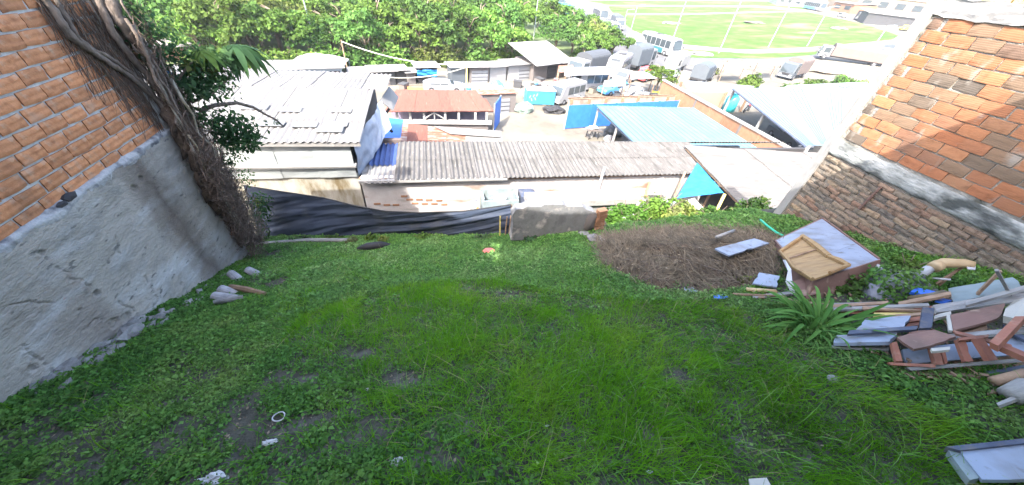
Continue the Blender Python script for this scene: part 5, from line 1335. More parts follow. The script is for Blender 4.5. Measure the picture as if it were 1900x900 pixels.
rows = [(116, [(395, .8), (440, .85), (490, .8), (545, .8), (585, .62), (635, .65), (690, .75), (730, .72), (775, .8), (820, .85), (868, .8), (915, .75), (955, .78), (1085, .62), (1118, .62)]),
        (100, [(225, .9), (375, 1.0), (425, 1.0), (480, 1.0), (530, 1.0), (610, .8), (660, .9), (715, .95), (755, .9), (800, 1.0), (850, 1.0), (900, .95), (940, .95), (1030, .7), (1062, .8), (1100, .8), (1120, .6)]),
        (84, [(245, 1.0), (300, 1.0), (360, 1.1), (420, 1.0), (480, 1.0), (540, 1.1), (625, .9), (690, 1.0), (745, 1.1), (810, 1.0), (870, 1.0), (930, 1.0), (965, 1.0), (1025, .8), (1060, .8), (1100, .7)]),
        (66, [(225, 1.1), (285, 1.1), (340, 1.1), (405, 1.1), (470, 1.0), (520, 1.1), (640, 1.0), (700, 1.0), (765, 1.0), (830, 1.0), (895, 1.0), (945, 1.0), (1010, .9), (1050, .7)]),
        (50, [(240, 1.1), (310, 1.1), (380, 1.1), (450, 1.1), (530, 1.0), (660, .9), (725, 1.1), (790, .8), (850, .9), (905, .9), (960, .9), (1005, .8)]),
        (36, [(230, 1.1), (290, 1.1), (360, 1.0), (430, 1.1), (500, 1.1), (630, .9), (720, 1.2), (745, 1.2), (800, .6), (885, .9), (930, .9), (970, .8)]),
        (24, [(220, 1.1), (300, 1.1), (390, 1.1), (470, 1.0), (540, 1.1), (620, 1.0), (735, 1.3), (875, 1.1), (900, 1.0), (950, .9)]),
        (13, [(260, 1.1), (340, 1.2), (430, 1.1), (510, 1.1), (600, 1.1), (645, 1.0), (730, 1.3), (755, 1.2), (890, 1.2), (940, 1.0)])]
WHERE = {116: 'right behind the row of shacks', 100: 'in the second line behind the shacks', 84: 'in the front middle of the wood', 66: 'in the middle of the wood', 50: 'deep in the wood',
         36: 'far back in the wood', 24: 'at the far side', 13: 'at the far top edge'}
ORD = 'first second third fourth fifth sixth seventh eighth ninth tenth eleventh twelfth thirteenth fourteenth fifteenth sixteenth seventeenth'.split()
for py, items in rows:
    for n_, (px, s) in enumerate(sorted(items)):
        px += random.uniform(-10, 10)
        p = far(px, py+random.uniform(-3, 3))
        k = random.choice([0, 0, 1, 2, 4, 5, 1, 0]) if not (700 < px < 765 and py < 60) else 3
        tree(p[0], p[1], k, s*random.uniform(.9, 1.1), KLAB[k]+' '+WHERE[py]+', '+ORD[n_]+' from the left', 'trees of the wood beyond the yard')
UND = []
for n_, (px, py) in enumerate([(400, 118), (440, 121), (480, 124), (520, 126), (560, 126), (610, 126), (660, 124), (700, 124), (740, 123), (790, 122), (835, 122), (880, 120), (925, 119), (965, 116), (1085, 108), (1112, 108), (380, 104), (335, 96), (300, 92), (230, 92)]):
    UND.append((px, py, (3.2, 1.8, random.uniform(2.2, 3.2)), random.choice([m_leaf1, m_leaf2, m_leaf1, m_leaf4]), ORD[n_]+' shrub' if n_ < 16 else ['wide', 'tall', 'light green', 'far left'][n_-16]+' shrub'))
p = far(1214, 172); tree(p[0], p[1], 0, .55, 'small round green tree standing in the crowded yard by the beige wall', None, .9, name='round_tree')
p = far(1132, 112); tree(p[0], p[1], 1, .75, 'dense green tree at the right end of the wood by the road', None, .9, name='road_tree')

def bush(name, label, c, r, n, leaf, mt, seed, group=None, cat='bush', flat=.8):
    g = np.random.default_rng(seed)
    d = unit(g.normal(size=(n, 3))); d[:, 2] = np.abs(d[:, 2])
    nn_ = .75+.4*np.array([mnoise.noise(Vector(q*2.2)+Vector((seed, 0, 0))) for q in d])
    P = d*(g.uniform(.35, 1, n)**.5*nn_)[:, None]*np.array([r[0], r[1], r[2]])
    Nn = unit(d+g.normal(size=d.shape)*.7+np.array([0, 0, .5])); D = unit(np.cross(Nn, g.normal(size=d.shape)))
    V, Q = leaf_quads(P, D, Nn, g.uniform(.6, 1.3, n)*leaf, g.uniform(.4, .8, n)*leaf, .15)
    t = thing(name, label, cat, tuple(c), 0, group)
    o = link('foliage', fastmesh('foliage', V, Q, mt), t)
    b = MB()
    for k in range(6):
        a = k*1.05+seed; b.tube([(0, 0, -.05), (math.cos(a)*r[0]*.3, math.sin(a)*r[1]*.3, r[2]*.45), (math.cos(a)*r[0]*.6, math.sin(a)*r[1]*.6, r[2]*.8)], [.03*r[2]+.004, .02*r[2]+.003, .004], 5)
    b.build('stems', m_trunk, t, local=True)
    return t
for px, py, r, k, lab in [(1388, 160, (2.4, 1.8, 2.2), m_leaf1, 'bright round bush right of the dark flat canvas truck'), (1310, 136, (2.6, 1.6, 1.5), m_leaf4, 'dry yellowish bush on the verge above the dark flat canvas truck'),
                       (1470, 172, (2.6, 1.8, 1.6), m_leaf1, 'low green bush in front of the black and brown truck'), (1510, 166, (3.0, 2.0, 2.0), m_leaf1, 'green bush in the middle of the row by the white roof'),
                       (1560, 162, (3.4, 2.2, 2.4), m_leaf1, 'largest green bush of the row by the white roof'), (1600, 166, (3.0, 2.0, 1.6), m_leaf4, 'yellowish bush at the right end of the row by the white roof'),
                       (1430, 180, (2.4, 2.0, 1.0), m_leaf4, 'low weedy bush at the left end of the row by the white roof')]:
    bush('roadside_bush', lab, far(px, py), r, 1500, .42, k, px % 17, 'bushes on the far side of the yard')
for px, py, r, k, lab in UND:
    bush('understory_shrub', lab+(' from the left at the front edge of the wood' if 'far' not in lab and py > 105 else ' in the wood behind the brick hut'), far(px, py), r, 1300, .5, k, px % 19, 'shrubs at the front edge of the wood', 'shrub')
# long white roofed shed between the bushes and the blue white roof
t = thing('low_white_shed', 'low white roofed shed with a barred skylight in front of the green bushes', 'shed', tuple(far(1520, 200)))
q = [onz(1462, 158, -9.8), onz(1610, 152, -9.8), onz(1610, 166, -9.9), onz(1452, 164, -9.9)]
MB().slab(q, .12).build('roof', p_white, t); MB().bbox((q[3][0]+.5, q[3][1]+.4, -12.1), (q[2][0]-.5, q[0][1]-.4, -9.98)).build('wall', p_white, t)
for k in range(5):
    p = onz(1562+k*8, 160.5, -9.75); MB().slab([p+[-.2, -.6, 0], p+[.2, -.6, 0], p+[.2, .6, .02], p+[-.2, .6, .02]], .04).build('skylight_pane', m_skylight, t)
# bushes behind the lower edge of the lot
def bankz(y): return -4.90-.62*(y-5.66)
for px, py, y, r, mt, lab in [(1160, 412, 7.2, (.75, .5, .62), m_leaf1, 'sunlit leafy bush right of the orange brick pier stub'), (1215, 398, 7.6, (.95, .6, .85), m_leaf1, 'biggest sunlit bush growing among white rubbish'),
                           (1262, 405, 7.2, (.8, .5, .5), m_leaf4, 'low yellowish weeds below the white leaning panel'), (1320, 410, 6.9, (.8, .4, .40), m_leaf2, 'low green weeds in front of the dark shed opening'),
                           (1395, 398, 7.2, (.7, .5, .55), m_leaf2, 'green weeds beside the corner column of the boundary wall'), (1415, 380, 8.6, (.5, .4, .45), m_leaf1, 'bright tuft of weeds between the side shed and the wall corner'),
                           (1180, 430, 5.95, (.8, .4, .32), m_leaf1, 'low weeds along the upper edge of the straw heap'), (1290, 424, 5.9, (1.1, .4, .34), m_leaf1, 'mixed weeds bordering the straw heap near the small panel'),
                           (1375, 415, 5.8, (.8, .4, .4), m_leaf2, 'darker weeds bordering the straw heap at the wall corner')]:
    p = ony(px, py, y); bush('weed_bush', lab, (p[0], p[1], min(p[2], bankz(y))-.05), (r[0]*1.25, r[1]*1.25, r[2]*1.5), 1700, .13, mt, px % 23, 'bushes below the lot')
b = MB()
b.grid(lambda u, v: (2.6+10.5*u, 5.66+3.6*v, bankz(5.66+3.6*v)+.12*mnoise.noise(Vector((u*9, v*4, 3)))-.30*(1-u)), 50, 24)
b.build('dirt_bank', m_soil, None, True)
tag(bpy.data.objects['dirt_bank'], kind='structure')
for k, (px, py, y, s, lab) in enumerate([(1195, 378, 8.0, .22, 'white rubbish bag on top of the biggest sunlit bush'), (1168, 405, 7.0, .16, 'white rubbish scrap among the leaves of the left bush'), (1232, 380, 7.9, .2, 'white rubbish bag right of the biggest bush'),
                                      (1250, 384, 7.7, .18, 'white rubbish bag touching the white leaning panel'), (1180, 425, 6.6, .12, 'white rubbish scrap low down by the straw heap'), (1308, 403, 7.0, .14, 'white rubbish bag before the dark shed opening'),
                                      (1330, 402, 7.0, .15, 'greyish rubbish bag under the bamboo prop'), (1352, 400, 7.1, .13, 'pale rubbish scrap right of the bamboo prop'), (1405, 388, 8.0, .2, 'white sheet scrap below the side shed roof corner')]):
    p = ony(px, py, y); tag(MB().blob(p, (s*1.2, s*.8, s*.8), 40+k, 3, .6, 2).build('rubbish_bag', m_plastic), lab, 'rubbish bag', 'white rubbish among the bushes')

# ------------------------------------------------------------------ climbing vine with roots on the end of the left wall
vine = thing('strangler_vine', 'woody climbing vine whose brown roots hang over the end of the block wall', 'vine', (WX+.1, 7.5, float(lotz(WX+.1, 7.5))))
def wpt(px, py, off=.06): return onx(px, py, WX+off)
def tubepx(name, pxs, radii, off, mt=m_bark, n=8):
    P = [wpt(x, y, off) for x, y in pxs]
    # smooth
    Q = []; Rr = []
    for i in range(len(P)-1):
        for k in range(5):
            u = k/5; p0 = P[max(i-1, 0)]; p1 = P[i]; p2 = P[i+1]; p3 = P[min(i+2, len(P)-1)]
            Q.append(.5*((2*p1)+(-p0+p2)*u+(2*p0-5*p1+4*p2-p3)*u*u+(-p0+3*p1-3*p2+p3)*u**3)+rng.normal(size=3)*.006); Rr.append((radii[i]*(1-u)+radii[i+1]*u)*(1+.12*math.sin(i*3+k*2.1)))
    Q.append(P[-1]); Rr.append(radii[-1])
    return MB().tube(Q, Rr, n).build(name, mt, vine, True)
tubepx('stem', [(196, -30), (212, 18), (240, 62), (272, 100), (300, 150), (325, 200), (350, 250)], [.09, .09, .08, .075, .07, .06, .05], .22)
tubepx('root', [(70, -20), (105, 28), (128, 62), (165, 92), (205, 118), (250, 148), (285, 180), (318, 200), (345, 235)], [.045, .05, .055, .05, .045, .04, .04, .035, .03], .07)
tubepx('root', [(100, -10), (125, 35), (150, 75), (200, 105), (235, 130), (275, 165), (330, 240), (380, 320), (430, 400), (455, 440)], [.03, .035, .03, .03, .03, .035, .04, .04, .03, .02], .09)
tubepx('root', [(180, -10), (200, 40), (235, 95), (290, 160), (330, 215), (390, 300), (440, 380), (470, 450)], [.05, .05, .05, .05, .06, .06, .05, .03], .14)
def hairs(seed, n, region, off, length, wob, rad):
    """thin hanging roots: start in a pixel polygon on the wall plane, run down along the wall"""
    g = np.random.default_rng(seed); V = []; F = []
    xs_ = [p[0] for p in region]; ys2 = [p[1] for p in region]; c = 0
    while c < n:
        px, py = g.uniform(min(xs_), max(xs_)), g.uniform(min(ys2), max(ys2))
        if not inpoly(np.array([px]), np.array([py]), region)[0]: continue
        o_ = g.uniform(*off); p = onx(px, py, WX+o_); L_ = g.uniform(*length); k = 6; base = len(V); r_ = g.uniform(.6, 1.3)*rad
        dy = g.normal()*.22; ph = g.uniform(0, 6)
        for i in range(k):
            u = i/(k-1); q = p+np.array([.03*math.sin(ph+u*5)*wob+.02*g.normal()*wob, dy*u*L_+.05*wob*math.sin(ph*2+u*6)+.015*g.normal()*wob, -L_*u])
            for a in (0, 2.1, 4.2): V.append((q[0]+r_*(1-.6*u)*math.cos(a), q[1]+r_*(1-.6*u)*math.sin(a), q[2]))
        for i in range(k-1):
            for a in range(3):
                F.append((base+i*3+a, base+i*3+(a+1) % 3, base+i*3+3+(a+1) % 3, base+i*3+3+a))
        c += 1
    return fastmesh('aerial_roots', V, F, m_hair)
o = link('wall_roots', hairs(3, 330, [(50, -20), (190, -20), (330, 190), (270, 200), (150, 90)], (.0, .05), (.3, 1.4), .35, .0075), vine); o.location = -wloc(vine); o['kind'] = 'stuff'
o = link('aerial_roots', hairs(5, 520, [(222, -20), (240, -20), (296, 110), (345, 180), (400, 260), (452, 360), (488, 440), (455, 455), (432, 410), (385, 320), (335, 240), (312, 190), (275, 115), (248, 50)], (.02, .40), (.2, .9), 2.2, .008), vine); o.location = -wloc(vine); o['kind'] = 'stuff'
o = link('lower_roots', hairs(6, 560, [(350, 230), (410, 290), (460, 370), (490, 440), (462, 466), (436, 430), (385, 330)], (.05, .8), (.15, .6), 3.0, .010), vine); o.location = -wloc(vine); o['kind'] = 'stuff'
g = np.random.default_rng(77)
for k in range(34):
    u0 = g.uniform(0, .75); L_ = g.uniform(.15, .5); pts = []; rd = []
    path = np.array([(215, -20), (258, 60), (300, 130), (340, 205), (385, 290), (430, 370), (470, 450)], float)
    o_ = g.uniform(-22, 14); dep = g.uniform(.05, .45); r0_ = g.uniform(.010, .032)
    for q in range(7):
        u = min(.999, u0+L_*q/6)*6; i_ = int(u); c_ = path[i_]+(path[i_+1]-path[i_])*(u-i_)
        pts.append(onx(c_[0]+o_+g.normal()*5, c_[1]+g.normal()*5, WX+dep+g.normal()*.03)); rd.append(r0_*(1.1-.08*q)*g.uniform(.8, 1.25))
    MB().tube(pts, rd, 6).build('root', m_bark if k % 3 else m_mosswall, vine, True)
b = MB()
for k in range(26):
    u = k/25; px = 328+118*u+random.uniform(-9, 9); py = 225+210*u; p = onx(px, py, WX+.16)
    b.blob(p, (.14, .20, .30), k, 2, .8, 2.4)
b.build('root_mass', mat('root_mass', (.05, .035, .027), (.12, .085, .06), scale=14, bump=1.0, bscale=40, rough=1), vine, True)
for k, (px, py, s) in enumerate([(258, 82, .17), (276, 104, .15), (318, 208, .13), (246, 62, .12), (290, 126, .10), (236, 44, .1)]): MB().blob(onx(px, py, WX+.12), (s*.5, s, s*1.2), k+9, 2, .3).build('plaster_patch', m_ledge, vine)
# branches with leaves
def wp(px, py, y): return ony(px, py, y)
def branch(pxy, rad):
    P = [wp(*q) for q in pxy]; MB().tube(P, np.linspace(rad, rad*.45, len(P)), 6).build('branch', m_bark, vine, True)
branch([(370, 205, 8.0), (400, 195, 8.3), (440, 191, 8.6), (470, 199, 8.9), (492, 212, 9.1), (512, 222, 9.2), (525, 234, 9.3)], .045)
branch([(355, 190, 7.9), (395, 172, 8.2), (420, 150, 8.5), (440, 118, 8.8)], .03); branch([(360, 240, 7.9), (405, 245, 8.2), (450, 262, 8.6), (478, 270, 8.8)], .02)
branch([(330, 150, 7.8), (350, 120, 8.0), (380, 100, 8.2)], .02)
def leafcloud(name, spots, mt, seed, droop=.3):
    g = np.random.default_rng(seed); PP = []; LL = []
    for px, py, y, r, n, lf in spots:
        c = wp(px, py, y); d = unit(g.normal(size=(n, 3))); PP.append(c+d*(g.uniform(0, 1, n)**.45*r)[:, None]*np.array([1, 1, .8])); LL.append(np.full(n, lf))
    P = np.concatenate(PP); Lf = np.concatenate(LL); n = len(P)
    Nn = unit(g.normal(size=(n, 3))*.7+np.array([.1, -.2, .8])); D = unit(np.cross(Nn, g.normal(size=(n, 3)))+np.array([0, 0, -.35]))
    V, Q = leaf_quads(P, D, Nn, Lf*g.uniform(.6, 1.3, n), Lf*g.uniform(.35, .6, n), droop)
    o = link(name, fastmesh(name, V, Q, mt), vine); o.location = -wloc(vine); return o
leafcloud('small_leaves', [(335, 165, 8.0, .45, 240, .12), (365, 145, 8.2, .45, 220, .12), (345, 110, 8.1, .4, 110, .13), (310, 88, 7.9, .35, 70, .10), (390, 130, 8.4, .4, 140, .13), (405, 150, 8.4, .35, 110, .10),
                            (420, 175, 8.5, .3, 40, .08), (390, 225, 8.2, .35, 120, .12), (425, 235, 8.5, .45, 230, .15), (455, 255, 8.7, .4, 180, .14), (430, 275, 8.6, .4, 130, .10), (470, 232, 8.9, .3, 40, .12),
                            (405, 205, 8.4, .25, 40, .09), (480, 375, 9.0, .35, 130, .12), (486, 400, 9.0, .3, 110, .11), (455, 330, 8.6, .3, 60, .09), (265, 60, 7.7, .3, 70, .09), (290, 110, 7.8, .35, 90, .10), (512, 226, 9.2, .08, 14, .08), (395, 340, 8.2, .3, 60, .08), (440, 420, 8.6, .3, 60, .08), (470, 440, 8.8, .35, 110, .10), (360, 270, 8.0, .25, 40, .08), (225, 30, 7.5, .25, 40, .08), (330, 195, 8, .4, 110, .12), (300, 60, 8.2, .4, 120, .11), (380, 160, 8.0, .35, 140, .13), (440, 260, 8.3, .4, 140, .13), (410, 300, 8.0, .3, 90, .10), (355, 215, 7.8, .3, 90, .10), (470, 400, 8.6, .3, 90, .10), (400, 110, 8.5, .4, 120, .12), (375, 300, 7.9, .22, 60, .09), (420, 370, 8.2, .22, 60, .09), (450, 440, 8.6, .25, 80, .09), (300, 150, 7.7, .25, 60, .09), (260, 40, 7.7, .3, 80, .1), (480, 430, 8.9, .3, 90, .11), (240, 10, 7.6, .25, 60, .1)], m_vineleaf, 31)
leafcloud('yellow_leaves', [(348, 118, 8.1, .28, 40, .16), (372, 128, 8.2, .2, 18, .18), (482, 372, 9.0, .2, 24, .14), (415, 240, 8.5, .35, 30, .12)], m_leaf4, 33)
def umbrella_leaf(c, n, ln, wd, tilt, mt):
    """one big drooping compound leaf: lobes radiating from the stalk tip, each a curved blade"""
    b = MB()
    for k in range(n):
        a = 2*math.pi*k/n+random.uniform(-.15, .15); L_ = ln*random.uniform(.8, 1.15); d = np.array([math.cos(a), math.sin(a)*.8, 0]); s = np.array([-math.sin(a), math.cos(a), 0])
        prev = None; base = len(b.v)
        for i in range(6):
            u = i/5; w_ = wd*math.sin(math.pi*min(1, .12+.88*u))**.8*(1 if i < 5 else .1)
            p = c+d*L_*u*(1-.28*u)+np.array([0, 0, .10*u*L_-.75*L_*u*u])+np.array(tilt)*u*L_
            b.v += [tuple(p-s*w_), tuple(p+np.array([0, 0, -.12*w_])), tuple(p+s*w_)]
        for i in range(5):
            q = base+i*3; b.f += [(q, q+1, q+4, q+3), (q+1, q+2, q+5, q+4)]
    return b.build('umbrella_leaf', mt, vine, True)
umbrella_leaf(wp(437, 84, 8.8), 13, .75, .075, (.1, 0, 0), m_vineleaf); umbrella_leaf(wp(452, 98, 8.9), 12, .62, .07, (.15, 0, -.1), m_vineleaf); umbrella_leaf(wp(420, 100, 8.7), 11, .55, .07, (-.1, 0, -.1), m_vineleaf)
umbrella_leaf(wp(372, 92, 8.2), 9, .45, .07, (0, 0, -.2), m_leaf2); umbrella_leaf(wp(345, 150, 8.0), 9, .42, .06, (0, 0, -.1), m_leaf3); umbrella_leaf(wp(325, 140, 7.9), 8, .40, .06, (0, 0, -.15), m_leaf3)
tag(MB().blob(wp(310, 137, 7.85), (.07, .06, .06), 2, 2, .3).build('blue_scrap', p_blue), 'small pale blue scrap caught in the vine leaves', 'plastic scrap')

# ------------------------------------------------------------------ grass, weeds and straw on the lot
NCAND = 560000
cx_ = rng.uniform(-5.6, 8.0, NCAND); cy_ = rng.uniform(-.9, 9.6, NCAND)
ey = np.interp(cx_, [e[0] for e in EDGE], [e[1] for e in EDGE])
ok = (cy_ < ey+.05) & (cx_ > np.where(cy_ < 7.6, WX+.10, -6.5)) & (cx_ < RX-.05)
cx_, cy_ = cx_[ok], cy_[ok]; cz_ = lotz(cx_, cy_)
PXX, PYY = project(np.stack([cx_, cy_, cz_], 1))
STRAW = [(1105, 448), (1130, 436), (1200, 432), (1300, 432), (1400, 428), (1440, 440), (1450, 480), (1440, 520), (1380, 535), (1300, 545), (1220, 538), (1160, 515), (1115, 492)]
DEBRIS = [(1440, 450), (1530, 410), (1640, 490), (1700, 560), (1900, 520), (1900, 680), (1690, 690), (1560, 630), (1560, 570), (1400, 560), (1450, 520)]
instraw = inpoly(PXX, PYY, STRAW); indeb = inpoly(PXX, PYY, DEBRIS)
def soft_ellipse(x, y, cx, cy, rx, ry): return np.clip(1-np.hypot((x-cx)/rx, (y-cy)/ry), 0, 1)*2
bare = np.zeros(len(cx_))
for e in [(475, 795, 100, 62), (745, 705, 60, 26), (815, 850, 70, 34), (590, 775, 40, 20), (110, 805, 50, 22), (540, 700, 60, 16), (520, 470, 60, 22), (1250, 700, 40, 20), (660, 655, 60, 18), (940, 545, 40, 12), (500, 520, 60, 25), (690, 790, 40, 20)]:
    bare = np.maximum(bare, soft_ellipse(PXX, PYY, *e))
bare = np.clip(bare, 0, 1)*np.clip(.55+.7*vn(cx_*6, cy_*6, 23), 0, .97)
nz = vn(cx_*1.7, cy_*1.7, 11); nf = vn(cx_*5, cy_*5, 12)
# how much long grass: the bright band across the middle and right, longest at lower right
LONG = [(520, 640), (560, 590), (640, 560), (760, 530), (900, 520), (1050, 545), (1180, 560), (1330, 560), (1440, 610), (1520, 660), (1640, 720), (1760, 790), (1800, 960), (1050, 960), (900, 830), (760, 760), (700, 720), (620, 690)]
inl = inpoly(PXX, PYY, LONG)
mid = np.clip((PYY-445)/120, 0, 1)*np.clip((PXX-430)/150, 0, 1)
wl = np.where(inl, 1.0, .06+.30*mid*(vn(cx_*1.2, cy_*1.2, 41) > .38))*np.clip(.25+1.3*nz, 0, 1)*np.where(nf > .22, 1, .35)
lowl = inpoly(PXX, PYY, [(0, 760), (300, 640), (560, 650), (700, 750), (880, 850), (1050, 905), (1050, 960), (0, 960)])
clov = np.where(lowl, .22+.75*(nf > .45), .85)
clov = np.where(inl, .30, np.where((PYY < 575) & (PXX > 470), 1.15, clov))
r0 = rng.uniform(size=len(cx_))
free = ~instraw & ~indeb
gsel = free & (r0 < wl*(1-bare)*.92)
r1 = rng.uniform(size=len(cx_))
csel = ~gsel & free & (r1 < clov*(1-bare)*.74)
edge_in = (instraw | indeb) & (r1 < .05)
csel |= edge_in
gp = np.stack([cx_, cy_, cz_], 1)[gsel]; n = len(gp)
dist = np.linalg.norm(gp, axis=1)
clump = vn(gp[:, 0]*3.1, gp[:, 1]*3.1, 15)
an = vn(gp[:, 0]*1.3, gp[:, 1]*1.3, 16)*9+rng.normal(size=n)*1.1
lean = np.stack([np.cos(an), np.sin(an)-.35, np.zeros(n)], 1); lean = unit(lean)
ht = (.06+.125*clump)*rng.uniform(.55, 1.35, n)*np.where(PYY[gsel] > 680, 1.15, 1.0)
V, Q, T = blades(gp, lean, ht, rng.uniform(.0035, .0075, n), rng.uniform(.25, 1.1, n))
o = link('long_grass', fastmesh('long_grass', V, Q, m_grass, T)); tag(o, 'bright long grass over the middle of the shaded lot', 'grass', None, 'stuff')
# longer arching pale blades
sel = rng.choice(n, 1500, replace=False); sel = sel[PYY[gsel][sel] > 600]
k = len(sel); an = rng.uniform(0, 6.28, k); lean = np.stack([np.cos(an), np.sin(an), 0*an], 1)
V, Q, T = blades(gp[sel], lean, rng.uniform(.18, .34, k), rng.uniform(.004, .008, k), rng.uniform(.7, 1.5, k))
o = link('arching_grass', fastmesh('arching_grass', V, Q, leafmat('grass_pale', (.075, .20, .022), (.10, .24, .04), (.17, .27, .08)), T)); tag(o, 'scattered arching pale grass blades', 'grass', None, 'stuff')
dsel = rng.choice(len(gp), 1300, replace=False); k = len(dsel); an = rng.uniform(0, 6.28, k)
V, Q, T = blades(gp[dsel], np.stack([np.cos(an), np.sin(an), 0*an], 1), rng.uniform(.08, .24, k), rng.uniform(.003, .006, k), rng.uniform(.8, 2.2, k))
o = link('dry_stalks', fastmesh('dry_stalks', V, Q, mat('dry_stalk', (.15, .155, .06), (.23, .215, .10), scale=3, bump=0, island=True, rand=.4, rough=1), T)); tag(o, 'dry yellow stalks lying through the grass', 'grass', None, 'stuff')
cp = np.stack([cx_, cy_, cz_], 1)[csel]; n = len(cp)
cl = vn(cp[:, 0]*4, cp[:, 1]*4, 18); pxn = PXX[csel]
K = 3
cp = np.repeat(cp, K, 0); cl = np.repeat(cl, K); pxn = np.repeat(pxn, K); n = len(cp)
cp = cp+np.stack([rng.normal(size=n)*.02, rng.normal(size=n)*.02, rng.uniform(.008, .03, n)+.07*cl*rng.uniform(0, 1, n)], 1)
Nn = unit(np.stack([rng.normal(size=n)*.5, rng.normal(size=n)*.5-.1, np.ones(n)], 1)); a_ = rng.uniform(0, 6.28, n)
D = unit(np.cross(Nn, np.stack([np.cos(a_), np.sin(a_), 0*a_], 1)))
lf = .012+(.034+.030*(np.linalg.norm(cp, axis=1) > 6.2)*vn(cp[:, 0]*2.2, cp[:, 1]*2.2, 61))*rng.uniform(0, 1, n)**1.6*(.6+.8*cl)+.003
V, Q = leaf_quads(cp, D, Nn, lf, lf*rng.uniform(.5, .85, n), .1)
upw = np.repeat((rng.uniform(size=int(csel.sum())) < .35+.6*vn(cx_[csel]*1.6, cy_[csel]*1.6, 51)) & (PYY[csel] < 575+60*(vn(cx_[csel]*2, cy_[csel]*2, 31)-.5)) & (PXX[csel] > 470), K)
V4 = V.reshape(-1, 4, 3)
for nm, sl_, mt_, lb_ in (('creeping_weeds', ~upw, m_clover, 'low creeping leafy weeds over the shaded lot'), ('ground_cover', upw, leafmat('leaf_ground_cover', (.075, .165, .042), (.10, .205, .055), (.16, .255, .085), tr=.35, rnd=.5), 'pale green ground cover on the lower half of the lot')):
    v_ = V4[sl_].reshape(-1, 3); o = link(nm, fastmesh(nm, v_, np.arange(len(v_), dtype=np.int32).reshape(-1, 4), mt_)); tag(o, lb_, 'weeds', None, 'stuff')
sel = free & (rng.uniform(size=len(cx_)) < .012+.03*bare)
dp = np.stack([cx_, cy_, cz_+.012], 1)[sel]; n = len(dp); a_ = rng.uniform(0, 6.28, n)
Nn = unit(np.stack([rng.normal(size=n)*.35, rng.normal(size=n)*.35, np.ones(n)], 1)); lf = rng.uniform(.012, .045, n)
V, Q = leaf_quads(dp, np.stack([np.cos(a_), np.sin(a_), 0*a_], 1), Nn, lf, lf*rng.uniform(.25, .7, n))
o = link('fallen_leaves', fastmesh('fallen_leaves', V, Q, mat('fallen_leaf', (.10, .075, .05), (.20, .16, .11), scale=3, bump=0, island=True, rand=.6, rough=1))); tag(o, 'dry fallen leaf scraps on the soil and weeds', 'leaf litter', None, 'stuff')
# broad weeds along the lower edge by the cloth
for k, (px, py, r, mt, lab) in enumerate([(655, 452, (.22, .16, .22), m_leaf4, 'yellow green leafy plant left of the black log'), (688, 446, (.18, .12, .26), m_leaf1, 'bright upright leafy plant above the black log'), (712, 448, (.15, .12, .2), m_leaf4, 'small pale leafy plant right of the black log'),
                                       (560, 448, (.5, .2, .18), m_leaf3, 'dark low weeds at the foot of the shade cloth near the vine'), (620, 444, (.4, .18, .15), m_leaf2, 'low weeds at the foot of the shade cloth'), (790, 442, (.5, .15, .16), m_leaf2, 'tufted weeds at the middle foot of the shade cloth'),
                                       (985, 446, (.35, .2, .22), m_leaf3, 'leafy mound of weeds before the broken grey slab'), (900, 444, (.4, .15, .14), m_leaf3, 'low weeds right at the thin brown stakes')]):
    p = lot(px, py); bush('edge_weed', lab, p, r, 260, .085, mt, 60+k, 'weeds at the foot of the cloth', 'plant')
a_, b_ = lot(664, 462, .05), lot(726, 455, .05); m_ = (a_+b_)/2
b = MB(); b.tube([a_, a_*.7+b_*.3+np.array([0, 0, .04]), a_*.3+b_*.7+np.array([0, 0, .05]), b_], [.05, .10, .09, .04], 9)
tag(b.build('black_log', m_black, None, True), 'black charred log lying at the foot of the shade cloth', 'log')
a_, b_ = lot(492, 452, .04), lot(655, 446, .04)
tag(MB().tube([a_, (a_+b_)/2+np.array([0, .05, .02]), b_], .06, 7).build('grey_log', m_greyplank), 'long grey log at the foot of the cloth beside the vine', 'log')
# straw heap
ctr = lot(1275, 485)
sg = np.stack([cx_, cy_, cz_], 1)[instraw]
b = MB()
def mound(u, v):
    P = lerp([lot(1100, 470), lot(1190, 452), lot(1300, 445), lot(1440, 440)], u); Q_ = lerp([lot(1125, 492), lot(1215, 540), lot(1330, 545), lot(1450, 520)], u)
    U = lerp([lot(1105, 445), lot(1190, 433), lot(1300, 431), lot(1440, 428)], u)
    p = U+(Q_-U)*v; h = .34*math.sin(math.pi*u)**.5*math.sin(math.pi*v)**.7
    return (p[0], p[1], float(lotz(p[0], p[1]))-.02+h*(.8+.75*mnoise.noise(Vector((p[0]*2, p[1]*2, 3))))+.05*mnoise.noise(Vector((p[0]*8, p[1]*8, 5))))
b.grid(mound, 60, 40); hp = b.build('straw_heap', m_strawbase, None, True); tag(hp, 'wide heap of dead brown straw left of the wardrobe carcass', 'straw heap')
MV = np.array(b.v)
idx = rng.integers(0, len(MV), 9000); P = MV[idx]+rng.normal(size=(9000, 3))*np.where(rng.uniform(size=9000) < .2, .16, .05)[:, None]*np.array([1, 1, .2])+np.array([0, 0, .012])
a_ = rng.normal(size=9000)*.7+.4+2.5*vn(P[:, 0]*1.5, P[:, 1]*1.5, 9); D = unit(np.stack([np.cos(a_), np.sin(a_), rng.normal(size=9000)*.22+.05], 1)); ln = rng.uniform(.06, .30, 9000)[:, None]
Sd = unit(np.cross(D, np.array([0, 0, 1.0])))*rng.uniform(.0025, .006, 9000)[:, None]; arch = np.array([0, 0, .03])*rng.uniform(0, 1, 9000)[:, None]
V = np.stack([P-Sd, P+Sd, P+D*ln*.5+arch+Sd, P+D*ln*.5+arch-Sd, P+D*ln+Sd*.3-arch*.3, P+D*ln-Sd*.3-arch*.3], 1).reshape(-1, 3)
